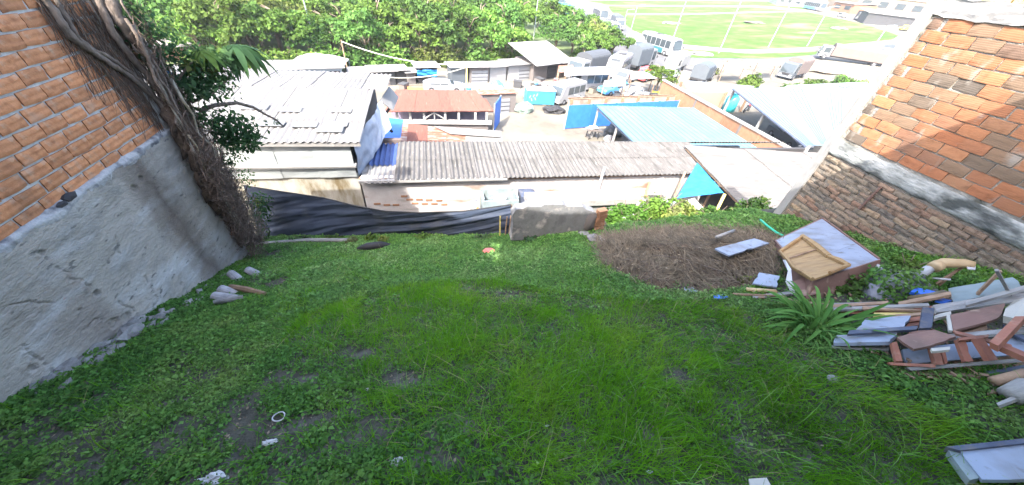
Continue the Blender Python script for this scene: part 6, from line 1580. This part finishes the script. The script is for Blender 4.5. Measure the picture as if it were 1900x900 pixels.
bb = (np.arange(9000)*6)[:, None]; Q = np.concatenate([bb+np.array([[0, 1, 2, 3]]), bb+np.array([[3, 2, 4, 5]])], 0)
V = V-np.array(hp.location); o = link('straw_strands', fastmesh('straw_strands', V, Q, m_straw), hp); o['kind'] = 'stuff'
g = np.random.default_rng(44); b = MB()
for k in range(420):
    p = MV[g.integers(0, len(MV))]; a_ = g.normal()*.8+.3; L_ = g.uniform(.18, .55); d_ = np.array([math.cos(a_), math.sin(a_), 0]); n_ = np.array([-d_[1], d_[0], 0])*g.normal()*.25
    b.tube([p+np.array([0, 0, .01]), p+d_*L_*.5+n_*L_*.5+np.array([0, 0, .03+.05*g.uniform()]), p+d_*L_+np.array([0, 0, .02])], g.uniform(.003, .006), 3, False)
o = b.build('straw_stems', m_straw, hp); o['kind'] = 'stuff'
b = MB()
for k in range(90):
    p = MV[g.integers(0, len(MV))]; a_ = g.uniform(0, 6.28); L_ = g.uniform(.2, .7); d_ = np.array([math.cos(a_), math.sin(a_)*.7, g.normal()*.15+.06]); n_ = np.array([-d_[1], d_[0], .3])*g.normal()*.22; r_ = g.uniform(.004, .011)
    b.tube([p, p+d_*L_*.35+n_*L_*.4, p+d_*L_*.7+n_*L_*.2, p+d_*L_], [r_, r_*.9, r_*.7, r_*.4], 4, False)
    if k % 2: q = p+d_*L_*.5; b.tube([q, q+d_*L_*.2+n_*L_+np.array([0, 0, .04])], [r_*.6, r_*.3], 4, False)
o = b.build('twigs', m_bark, hp); o['kind'] = 'stuff'
n = 900; P = MV[g.integers(0, len(MV), n)]+g.normal(size=(n, 3))*np.array([.09, .09, .015])+np.array([0, 0, .025]); Nn = unit(g.normal(size=(n, 3))*.6+np.array([0, 0, 1])); D = unit(np.cross(Nn, g.normal(size=(n, 3)))); lf = g.uniform(.02, .07, n)
V, Q = leaf_quads(P, D, Nn, lf, lf*g.uniform(.3, .6, n)); V = V-np.array(hp.location)
o = link('dead_leaves', fastmesh('dead_leaves', V, Q, MATS['fallen_leaf']), hp); o['kind'] = 'stuff'
# strap leaved plant
p = lot(1512, 612)
sp = thing('strap_leaf_plant', 'bushy strap leaved plant growing in front of the board pile', 'plant', tuple(p))
g = np.random.default_rng(5)
me_l = []
for v_ in range(5):
    b = MB(); n_ = 8; L_ = .62; cur = .55+.25*v_
    for i in range(n_+1):
        u = i/n_; wv = .020*math.sin(math.pi*min(1, .15+.85*u))**.7 if i < n_ else .002
        x = L_*u*(1-.18*cur*u*u); z = L_*(.95*u-cur*.95*u*u)
        b.v += [(x, -wv, z+.35*wv), (x, 0, z), (x, wv, z+.35*wv)]
    for i in range(n_):
        q = i*3; b.f += [(q, q+1, q+4, q+3), (q+1, q+2, q+5, q+4)]
    me_l.append(b.mesh('leaf', m_strap, None, True))
for k in range(170):
    o = link('leaf', me_l[k % 5], sp); rr_ = g.uniform(0, .14); a_ = g.uniform(0, 6.28)
    o.location = (rr_*math.cos(a_)*1.7, rr_*math.sin(a_), .0); s = g.uniform(.6, 1.12); o.scale = (s, s, s*g.uniform(.75, 1.15))
    o.rotation_euler = (g.normal()*.2, g.uniform(-.55, .35), a_+g.normal()*.4)

# ------------------------------------------------------------------ discarded furniture and boards on the right
def lotq(pts, lifts):
    if not hasattr(lifts, '__len__'): lifts = [lifts]*len(pts)
    return [lot(x, y, l) for (x, y), l in zip(pts, lifts)]
def board(name, label, cat, pts, lifts, th, mt, group=None, parent=None):
    P = [np.array(q) for q in lotq(pts, lifts)]; Q = []; c = sum(P)/len(P)
    for a, e in zip(P, P[1:]+P[:1]):      # knocked and chipped edges
        n_ = max(1, min(14, int(np.linalg.norm(e-a)/.07)))
        for k in range(n_):
            q = a+(e-a)*(k/n_)
            if k: q = q+(c-q)/max(.05, np.linalg.norm(c-q))*max(0, random.gauss(-.001, .0045)+(.018 if random.random() < .07 else 0))
            else: q = q+(c-q)/max(.05, np.linalg.norm(c-q))*random.uniform(0, .014)
            Q.append(q)
    o = MB().slab(Q, th*random.uniform(.8, 1.1)).build(name, mt, parent)
    return tag(o, label, cat, group) if label else o
GB = 'discarded boards on the right of the lot'
# wardrobe carcass
T = lotq([(1440, 446), (1527, 405), (1634, 482), (1508, 522)], [.13, .18, .36, .32])
T = [np.array(q) for q in T]
wc = thing('wardrobe_carcass', 'pale blue wardrobe carcass lying on its back with a brown front edge', 'wardrobe', tuple(T[3]-np.array([0, 0, .3])))
f = .32
s1 = T[0]+(T[3]-T[0])*(1-f); s2 = T[1]+(T[2]-T[1])*(1-f)
MB().slab([T[0], T[1], s2, s1], .03).build('back_panel', m_bluewhite, wc); e_ = (T[3]-T[0])*.004
MB().slab([s1+e_, s2+e_, T[2], T[3]], .03).build('back_panel', m_bluewhite, wc)
dz = np.array([0, 0, .26]); fd = np.array([-.09, -.20, 0])
def side(a, c, mt, name, ka=1.0, kc=1.0):
    return MB().slab([a+np.array([0, 0, .004]), c+np.array([0, 0, .004]), c-dz*kc+fd*kc, a-dz*ka+fd*ka], .03).build(name, mt, wc)
side(T[3], T[2], m_brownboard, 'front_panel'); side(T[2]+np.array([.03, .03, 0]), T[1]+np.array([.03, .03, 0]), m_brownboard, 'side_panel', 1, .5); side(T[0], T[3], m_brownboard, 'side_panel', .4, 1); side(T[1], T[0], m_brownboard, 'top_panel', .4, .4)
c = T[2]*.9+T[3]*.1; MB().box(c+np.array([.02, -.08, -.10]), (.10, .06, .16), rz=.6).build('corner_plate', m_plastic, wc)
# plywood headboard
H_ = lotq([(1446, 468), (1488, 440), (1537, 478), (1572, 494), (1538, 508), (1506, 519), (1472, 499)], [.21, .24, .36, .42, .41, .39, .32])
hb = thing('plywood_headboard', 'raw plywood headboard with raised moulding lying on the wardrobe carcass', 'headboard', tuple(H_[6]))
MB().slab(H_, .025).build('panel', m_ply, hb)
up = np.array([0, 0, .02])
for i, j, r_ in [(0, 1, .028), (1, 2, .045), (2, 3, .035), (3, 4, .025), (5, 6, .022), (6, 0, .022)]: MB().tube([H_[i]+up, (H_[i]+H_[j])/2+up*1.6, H_[j]+up], [r_, r_*1.2, r_], 6).build('moulding', m_ply, hb)
MB().tube([H_[6]*.5+H_[0]*.5+up, H_[1]*.35+H_[2]*.65+up], .012, 5).build('seam_strip', m_brownstick, hb)
board('white_board', 'narrow pale blue board lying on the straw heap', 'board', [(1326, 461), (1400, 442), (1428, 451), (1353, 474)], [.42, .42, .34, .36], .025, m_bluewhite, GB)
board('pale_tile_board', 'small pale square board below the straw heap beside the torn white strip', 'board', [(1396, 526), (1408, 505), (1447, 512), (1442, 533)], [.10, .14, .14, .10], .03, m_bluewhite, GB)
board('grey_flat_stone', 'small bluish flat stone at the lower edge of the straw heap', 'stone', [(1268, 532), (1283, 530), (1297, 540), (1288, 544), (1270, 541)], .05, .04, m_slate)
b = MB(); A_ = [lot(1452, 482, .42), lot(1462, 503, .40), lot(1458, 522, .32), lot(1470, 546, .15)]; B_ = [lot(1457, 482, .45), lot(1468, 500, .42), lot(1470, 520, .34), lot(1478, 543, .15)]
b.slab([A_[0], B_[0], B_[1], A_[1]], .01).slab([A_[1], B_[1], B_[2], A_[2]], .012).slab([A_[2], B_[2], B_[3], A_[3]], .01)
tag(b.build('torn_strip', m_plastic), 'torn white laminate strip standing beside the plywood headboard', 'strip')
board('brown_block_board', 'short dull brown board propped against the wardrobe carcass', 'board', [(1470, 521), (1509, 513), (1516, 546), (1478, 552)], [.22, .30, .16, .06], .04, m_brownboard, GB)
bush('yellow_weed', 'small yellow green weed at the lower right of the straw heap', lot(1378, 524), (.2, .15, .14), 160, .06, m_leaf4, 71, None, 'plant')
bush('side_weed', 'green weeds between the wardrobe carcass and the plastic bag', lot(1585, 540), (.55, .3, .25), 420, .075, m_leaf2, 72, None, 'plant')
bush('wall_weed', 'weeds growing against the wall behind the wardrobe carcass', lot(1680, 500), (.35, .3, .25), 260, .07, m_leaf2, 73, None, 'plant')
p = lot(1650, 545)
pb = thing('planter_bag', 'grey plastic bag of soil overgrown with green weeds', 'planter bag', tuple(p))
MB().blob((0, 0, .1), (.42, .3, .2), 6, 3, .45, 2).build('bag', mat('grey_bag', (.10, .105, .125), (.20, .205, .23), scale=5, rough=.35, bump=.4), pb, True, True)
g = np.random.default_rng(9); n = 900; d = unit(g.normal(size=(n, 3))); d[:, 2] = abs(d[:, 2]); Pq2 = d*np.array([.42, .32, .24])*g.uniform(.7, 1.15, n)[:, None]+np.array([0, 0, .14])
Nn = unit(d+g.normal(size=d.shape)*.5); D = unit(np.cross(Nn, g.normal(size=d.shape))); V, Q = leaf_quads(Pq2, D, Nn, g.uniform(.04, .08, n), g.uniform(.03, .05, n))
link('weed_leaves', fastmesh('weed_leaves', V, Q, m_clover), pb)
def pxtube(name, label, cat, pts, lifts, r_, mt, group=None, parent=None, n=8):
    o = MB().tube([lot(x, y, l) for (x, y), l in zip(pts, lifts)], r_, n).build(name, mt, parent, True)
    return tag(o, label, cat, group) if label else o
pp = thing('bent_drain_pipe', 'bent drain pipe with grey elbow and tan length resting against the brick wall', 'pipe', tuple(lot(1700, 525)))
pxtube('elbow', None, None, [(1700, 524), (1706, 512), (1722, 500), (1738, 493)], [.15, .26, .36, .42], .055, m_pvc, None, pp, 12)
pxtube('tan_length', None, None, [(1734, 495), (1750, 488), (1790, 489), (1806, 492)], [.42, .46, .44, .42], [.062, .066, .060, .05], m_tanpipe, None, pp, 12)
pxtube('collar', None, None, [(1731, 497), (1743, 491)], [.41, .44], .072, m_tanpipe, None, pp, 12)
pxtube('short_pipe', 'short white pipe stub beside the grey elbow', 'pipe', [(1672, 506), (1692, 518)], [.22, .20], .05, m_plastic, None, None, 12)
pxtube('black_clamp', 'black upright clamp between the short pipe stub and the elbow', 'clamp', [(1692, 512), (1693, 528)], [.30, .12], .025, m_black)
pxtube('thin_stick', 'thin brown stick under the tan pipe pointing at the wall', 'stick', [(1735, 528), (1785, 496)], [.18, .36], .018, m_brownstick, 'sticks by the drain pipe'); pxtube('thin_stick', 'second thin brown stick crossing below the tan pipe', 'stick', [(1742, 530), (1772, 505)], [.14, .3], .014, m_brownstick, 'sticks by the drain pipe')
pxtube('white_stick', 'short white stick below the tan pipe', 'stick', [(1728, 516), (1764, 519)], [.24, .26], .014, m_plastic, 'sticks by the drain pipe')
board('white_rag', 'scrap of white paper at the open end of the tan pipe', 'paper', [(1790, 488), (1812, 492), (1812, 502), (1795, 500)], [.44, .42, .38, .4], .01, m_plastic)
board('blue_plastic_tray', 'bright blue plastic tray piece under the pipe elbow', 'plastic', [(1688, 541), (1702, 533), (1738, 541), (1728, 549)], [.22, .26, .24, .20], .04, m_blueplastic, 'blue plastic pieces by the pipe'); board('blue_plastic_scrap', 'smaller blue plastic scrap below the mossy log', 'plastic', [(1735, 557), (1750, 553), (1766, 557), (1755, 561)], .2, .03, m_blueplastic, 'blue plastic pieces by the pipe')
pxtube('mossy_log', 'mossy brown log between the two blue plastic pieces', 'log', [(1690, 556), (1725, 551), (1752, 545)], [.14, .18, .2], .05, m_mosswall)
board('slate_sheet', 'greenish grey fibre sheet leaning in front of the brick wall', 'sheet', [(1758, 535), (1880, 514), (1908, 536), (1768, 561)], [.22, .50, .48, .14], .02, m_slate, GB)
board('grey_plank', 'long grey weathered plank across the board pile', 'plank', [(1730, 566), (1900, 540), (1908, 556), (1738, 580)], [.30, .42, .38, .26], .04, m_greyplank, GB)
for k, (x0, y0, x1, y1, l0, l1) in enumerate([(1530, 566, 1650, 558, .10, .16), (1535, 571, 1725, 562, .13, .22), (1560, 575, 1735, 567, .10, .2), (1600, 568, 1735, 572, .16, .18), (1620, 580, 1735, 576, .10, .16), (1540, 562, 1620, 560, .1, .12), (1640, 585, 1760, 575, .16, .22)]):
    ad = ['topmost', 'longest', 'reddish', 'uppermost right', 'lowest', 'shortest', 'lower right'][k]
    board('thin_lath', ad+' thin lath in the bundle behind the strap leaved plant', 'lath', [(x0, y0), (x1, y1), (x1, y1+5), (x0, y0+5)], [l0, l1, l1, l0], .025, [m_brownstick, m_greyplank, m_redwood, m_brownstick, m_bamboo, m_greyplank, m_brownstick][k], 'thin laths in the bundle')
board('door_panel', 'pale blue laminate panel right of the strap leaved plant, upper one', 'panel', [(1606, 591), (1692, 585), (1676, 608), (1588, 612)], [.20, .24, .24, .20], .03, m_bluewhite, GB); board('door_panel', 'pale blue laminate panel below the dark strip, lower one', 'panel', [(1552, 622), (1666, 616), (1652, 634), (1545, 636)], [.12, .2, .2, .12], .035, m_bluewhite, GB)
df = thing('dark_corner_frame', 'dark blue grey corner frame lying across the pale blue panels', 'frame', tuple(lot(1710, 600)))
board('upright_rail', None, None, [(1712, 570), (1734, 571), (1729, 609), (1706, 609)], [.36, .36, .30, .30], .035, m_darkboard, None, df); board('long_rail', None, None, [(1575, 613), (1706, 604), (1704, 611), (1572, 620)], [.22, .29, .28, .20], .03, m_darkboard, None, df)
board('terracotta_slat', 'short orange brown slat between the upper panel and the dark frame', 'slat', [(1685, 590), (1712, 586), (1712, 594), (1683, 598)], .2, .03, m_redwood, GB); board('terracotta_slat', 'second short orange brown slat beside the dark frame', 'slat', [(1682, 599), (1710, 596), (1709, 603), (1680, 606)], .18, .03, m_redwood, GB)
board('pale_batten', 'pale wooden batten behind the dark frame', 'batten', [(1732, 585), (1765, 577), (1766, 583), (1732, 592)], .3, .03, m_cream, GB)
br = thing('brown_cabinet_door', 'brown cabinet door with a pale end lying under the long grey plank', 'cabinet door', tuple(lot(1765, 605)))
board('door_leaf', None, None, [(1763, 584), (1866, 562), (1856, 590), (1768, 614)], [.34, .44, .40, .26], .035, m_brownboard, None, br); board('pale_edge', None, None, [(1756, 584), (1763, 583), (1768, 614), (1760, 613)], [.34, .345, .265, .26], .035, m_cream, None, br)
board('pointed_brown_board', 'pointed brown board resting on the batten frame', 'board', [(1662, 626), (1690, 614), (1735, 612), (1776, 624), (1742, 638), (1695, 648)], [.26, .30, .32, .34, .30, .26], .03, m_brownboard, GB)
# batten frame over blue panels
lf_ = thing('batten_frame', 'ladder like frame of reddish battens over pale blue panels', 'bed frame', tuple(lot(1770, 665)))
board('backing_panel', None, None, [(1672, 648), (1905, 624), (1905, 656), (1682, 676)], [.12, .26, .20, .06], .03, m_bluewhite, None, lf_)
for q, l_ in [([(1653, 634), (1664, 633), (1676, 672), (1663, 672)], [.22, .22, .12, .12]), ([(1728, 646), (1742, 645), (1752, 678), (1737, 679)], [.26, .26, .14, .14]), ([(1745, 644), (1752, 644), (1760, 676), (1753, 677)], [.25, .25, .13, .13]), ([(1775, 630), (1790, 629), (1808, 672), (1791, 673)], [.32, .32, .17, .17]), ([(1810, 628), (1824, 626), (1853, 668), (1836, 670)], [.36, .36, .2, .2])]:
    board('batten', None, None, q, l_, .035, m_redwood, None, lf_)
board('lower_rail', None, None, [(1648, 672), (1738, 676), (1738, 682), (1650, 677)], [.12, .14, .12, .1], .03, m_redwood, None, lf_); board('dark_rail', None, None, [(1680, 682), (1905, 664), (1905, 671), (1690, 688)], [.10, .22, .2, .08], .035, m_greyplank, None, lf_)
board('upper_rail', None, None, [(1776, 627), (1836, 620), (1836, 625), (1778, 632)], [.34, .38, .37, .33], .03, m_redwood, None, lf_)
board('white_lath', 'short white slat poking from under the pointed brown board', 'slat', [(1726, 646), (1764, 643), (1765, 649), (1728, 652)], .36, .03, m_cream, GB)
board('red_beam', 'red brown beam crossing the right end of the batten frame', 'beam', [(1836, 634), (1884, 586), (1905, 586), (1852, 642)], [.44, .56, .58, .44], .06, m_redwood, 'red brown beams'); board('red_beam', 'second red brown beam lying on the batten frame near the photo edge', 'beam', [(1852, 632), (1905, 654), (1905, 664), (1846, 638)], [.40, .40, .38, .40], .05, m_redwood, 'red brown beams')
tag(MB().slab(lotq([(1861, 586), (1866, 572), (1882, 558), (1905, 550), (1908, 592), (1880, 590)], [.46, .5, .54, .56, .5, .46]), .08).build('cushion', m_cream), 'cream stained cushion at the right photo edge on the board pile', 'cushion')
pxtube('brown_pole', 'brown round pole in the lower right below the batten frame', 'pole', [(1842, 708), (1905, 692)], [.1, .2], .04, m_brownstick, 'poles at the lower right'); pxtube('brown_pole', 'reddish round pole below the brown pole', 'pole', [(1868, 712), (1905, 704)], [.08, .14], .035, m_redwood, 'poles at the lower right')
pxtube('grey_log_end', 'thick pale grey log end at the right photo edge', 'log', [(1872, 736), (1910, 716)], [.08, .16], .075, m_greyplank); board('pale_plank', 'pale narrow plank sticking out at the right photo edge', 'plank', [(1848, 748), (1905, 724), (1906, 732), (1852, 753)], [.06, .14, .14, .06], .03, m_greyplank, GB)
board('under_boards', 'dark boards filling the space under the batten frame', 'board', [(1690, 700), (1905, 684), (1905, 640), (1680, 655)], .04, .03, m_brownstick, GB)
for k, (x0, y0, x1, y1, w_, l0, l1, m_, lab) in enumerate([
        (1690, 640, 1830, 600, 7, .10, .30, m_brownstick, 'brown plank slanting under the pointed brown board'), (1740, 622, 1905, 606, 8, .2, .34, m_greyplank, 'grey plank wedged under the brown cabinet door'),
        (1768, 612, 1880, 640, 6, .28, .36, m_redwood, 'thin reddish plank crossing below the brown cabinet door'), (1600, 598, 1690, 628, 6, .1, .14, m_brownstick, 'dark lath between the two pale blue panels'),
        (1860, 600, 1905, 624, 10, .3, .3, m_darkboard, 'dark board under the crossing red beams'), (1665, 560, 1765, 540, 6, .14, .3, m_brownstick, 'brown lath beside the mossy log'),
        (1790, 560, 1905, 528, 7, .40, .52, m_greyplank, 'grey lath resting on the greenish fibre sheet'), (1815, 545, 1860, 500, 4, .3, .7, m_brownstick, 'thin stick leaning on the wall behind the fibre sheet'),
        (1878, 545, 1852, 498, 5, .4, .8, m_greyplank, 'grey stick leaning on the wall right of the thin stick'), (1700, 690, 1820, 694, 5, .05, .06, m_brownstick, 'low brown lath in the grass before the batten frame'),
        (1820, 690, 1905, 676, 7, .05, .12, m_darkboard, 'dark low plank below the right end of the batten frame'), (1540, 640, 1650, 644, 4, .06, .08, m_greyplank, 'grey lath in the grass below the lower blue panel'),
        (1830, 726, 1905, 706, 6, .05, .1, m_brownstick, 'brown plank between the poles at the lower right'), (1470, 556, 1560, 566, 5, .06, .08, m_brownstick, 'brown lath behind the strap leaved plant'),
        (1395, 548, 1470, 540, 5, .05, .07, m_greyplank, 'grey lath at the right end of the straw heap')]):
    board('loose_plank', lab, 'plank', [(x0, y0), (x1, y1), (x1+1, y1+w_), (x0+1, y0+w_)], [l0, l1, l1, l0], .028, m_, 'loose planks in the board pile')
g = np.random.default_rng(91); b = MB()
for k in range(260):
    px, py = g.uniform(1380, 1900), g.uniform(520, 715)
    if not inpoly(np.array([px]), np.array([py]), [(1385, 535), (1480, 545), (1700, 545), (1900, 530), (1900, 720), (1690, 700), (1590, 640), (1590, 562), (1400, 560)])[0]: continue
    p = lot(px, py, .03+.05*g.uniform()); b.box(p, (g.uniform(.03, .16), g.uniform(.01, .035), g.uniform(.005, .02)), rz=g.uniform(0, 3.1), ry=g.normal()*.3)
tag(b.build('wood_splinters', m_brownstick), 'splinters and wood scraps strewn round the board pile', 'splinters', None, 'stuff')
fp = thing('framed_panel', 'pale blue panel with dark frame lying in the bottom right corner', 'panel', tuple(lot(1850, 860)))
board('panel', None, None, [(1778, 836), (1910, 821), (1925, 890), (1822, 890)], .14, .03, m_bluewhite, None, fp); board('frame_rail', None, None, [(1756, 832), (1778, 836), (1822, 890), (1800, 893)], .13, .05, m_slate, None, fp); board('frame_rail', None, None, [(1752, 829), (1912, 812), (1912, 821), (1778, 836)], .16, .06, m_darkboard, None, fp)
board('white_board_scrap', 'pale board scrap cut off by the bottom edge of the photo', 'board', [(1388, 888), (1424, 885), (1434, 905), (1392, 906)], .10, .02, m_cream)
p = lot(1546, 703, .015); tag(MB().blob(p, (.07, .045, .02), 51, 2, .3).build('flat_stone', m_stone), 'pale flat stone in the grass in front of the batten frame', 'stone')
pxtube('garden_hose', 'green hose trailing down at the corner of the boundary wall', 'hose', [(1411, 408), (1425, 420), (1440, 431), (1454, 438)], [.3, .22, .16, .12], .022, m_green)
pxtube('dead_branch', 'grey dead branch on the upper edge of the straw heap', 'branch', [(1330, 440), (1362, 428)], [.42, .38], .03, m_greyplank)
pxtube('tan_stick', 'tan stick below the small pale square board', 'stick', [(1385, 537), (1440, 541)], [.06, .08], .03, m_tanpipe); pxtube('brown_stick', 'long brown stick in the rubbish left of the strap leaved plant', 'stick', [(1360, 546), (1450, 550)], [.05, .06], .02, m_brownstick)
board('blue_plastic_sheet', 'flat blue plastic sheet at the foot of the straw heap', 'plastic', [(1322, 548), (1348, 545), (1352, 552), (1326, 555)], .04, .01, m_blueplastic)
# small litter
b = MB(); p = lot(517, 773, .075); b.tube([p+np.array([.052*math.cos(a), .042*math.sin(a), .006*math.sin(2*a)]) for a in np.linspace(0, 2*math.pi, 21)], .006, 6, False)
tag(b.build('plastic_ring', m_plastic, None, True), 'white plastic ring lying on bare soil at the lower left', 'ring')
for k, (px, py, s, lab) in enumerate([(500, 821, .045, 'crumpled white paper just below the plastic ring'), (740, 856, .055, 'crumpled bluish paper near the bottom centre'), (397, 887, .075, 'largest crumpled white paper at the bottom edge left'),
                                   (683, 722, .03, 'tiny white scrap in the grass left of centre'), (838, 648, .02, 'tiny white scrap in the grass at the middle of the lot'), (690, 845, .018, 'white speck on the soil left of the bluish paper'),
                                   (1015, 790, .016, 'white speck in the long grass'), (1300, 745, .02, 'white speck in the grass right of centre'), (1205, 876, .02, 'white speck near the bottom edge right of centre')]):
    p = lot(px, py, .03); tag(MB().blob(p, (s*1.2, s*.5, s*.35), 70+k, 3, .8, 2.4).build('litter', m_plastic), lab, 'litter')
p = lot(908, 468, .06); tag(MB().blob(p, (.14, .10, .09), 90, 3, .2).build('red_ball', m_redstone, None, True), 'reddish deflated ball lying in the small patch of sun', 'ball')

# ------------------------------------------------------------------ the humid air over the valley
hz = MB().bbox((-255, -66, -13.3), (335, 425, 6.0)).mesh('haze', m_soil)
hm = bpy.data.materials.new('haze_air'); hm.use_nodes = True; hn = hm.node_tree; hn.nodes.clear()
ho = hn.nodes.new('ShaderNodeOutputMaterial'); pv = hn.nodes.new('ShaderNodeVolumePrincipled')
pv.inputs['Color'].default_value = (.93, .96, 1.0, 1); pv.inputs['Density'].default_value = .00034; pv.inputs['Anisotropy'].default_value = .2
hn.links.new(pv.outputs[0], ho.inputs['Volume'])
hz.materials.clear(); hz.materials.append(hm)
tag(link('haze', hz), 'thin bright haze over the valley', None, None, 'stuff')
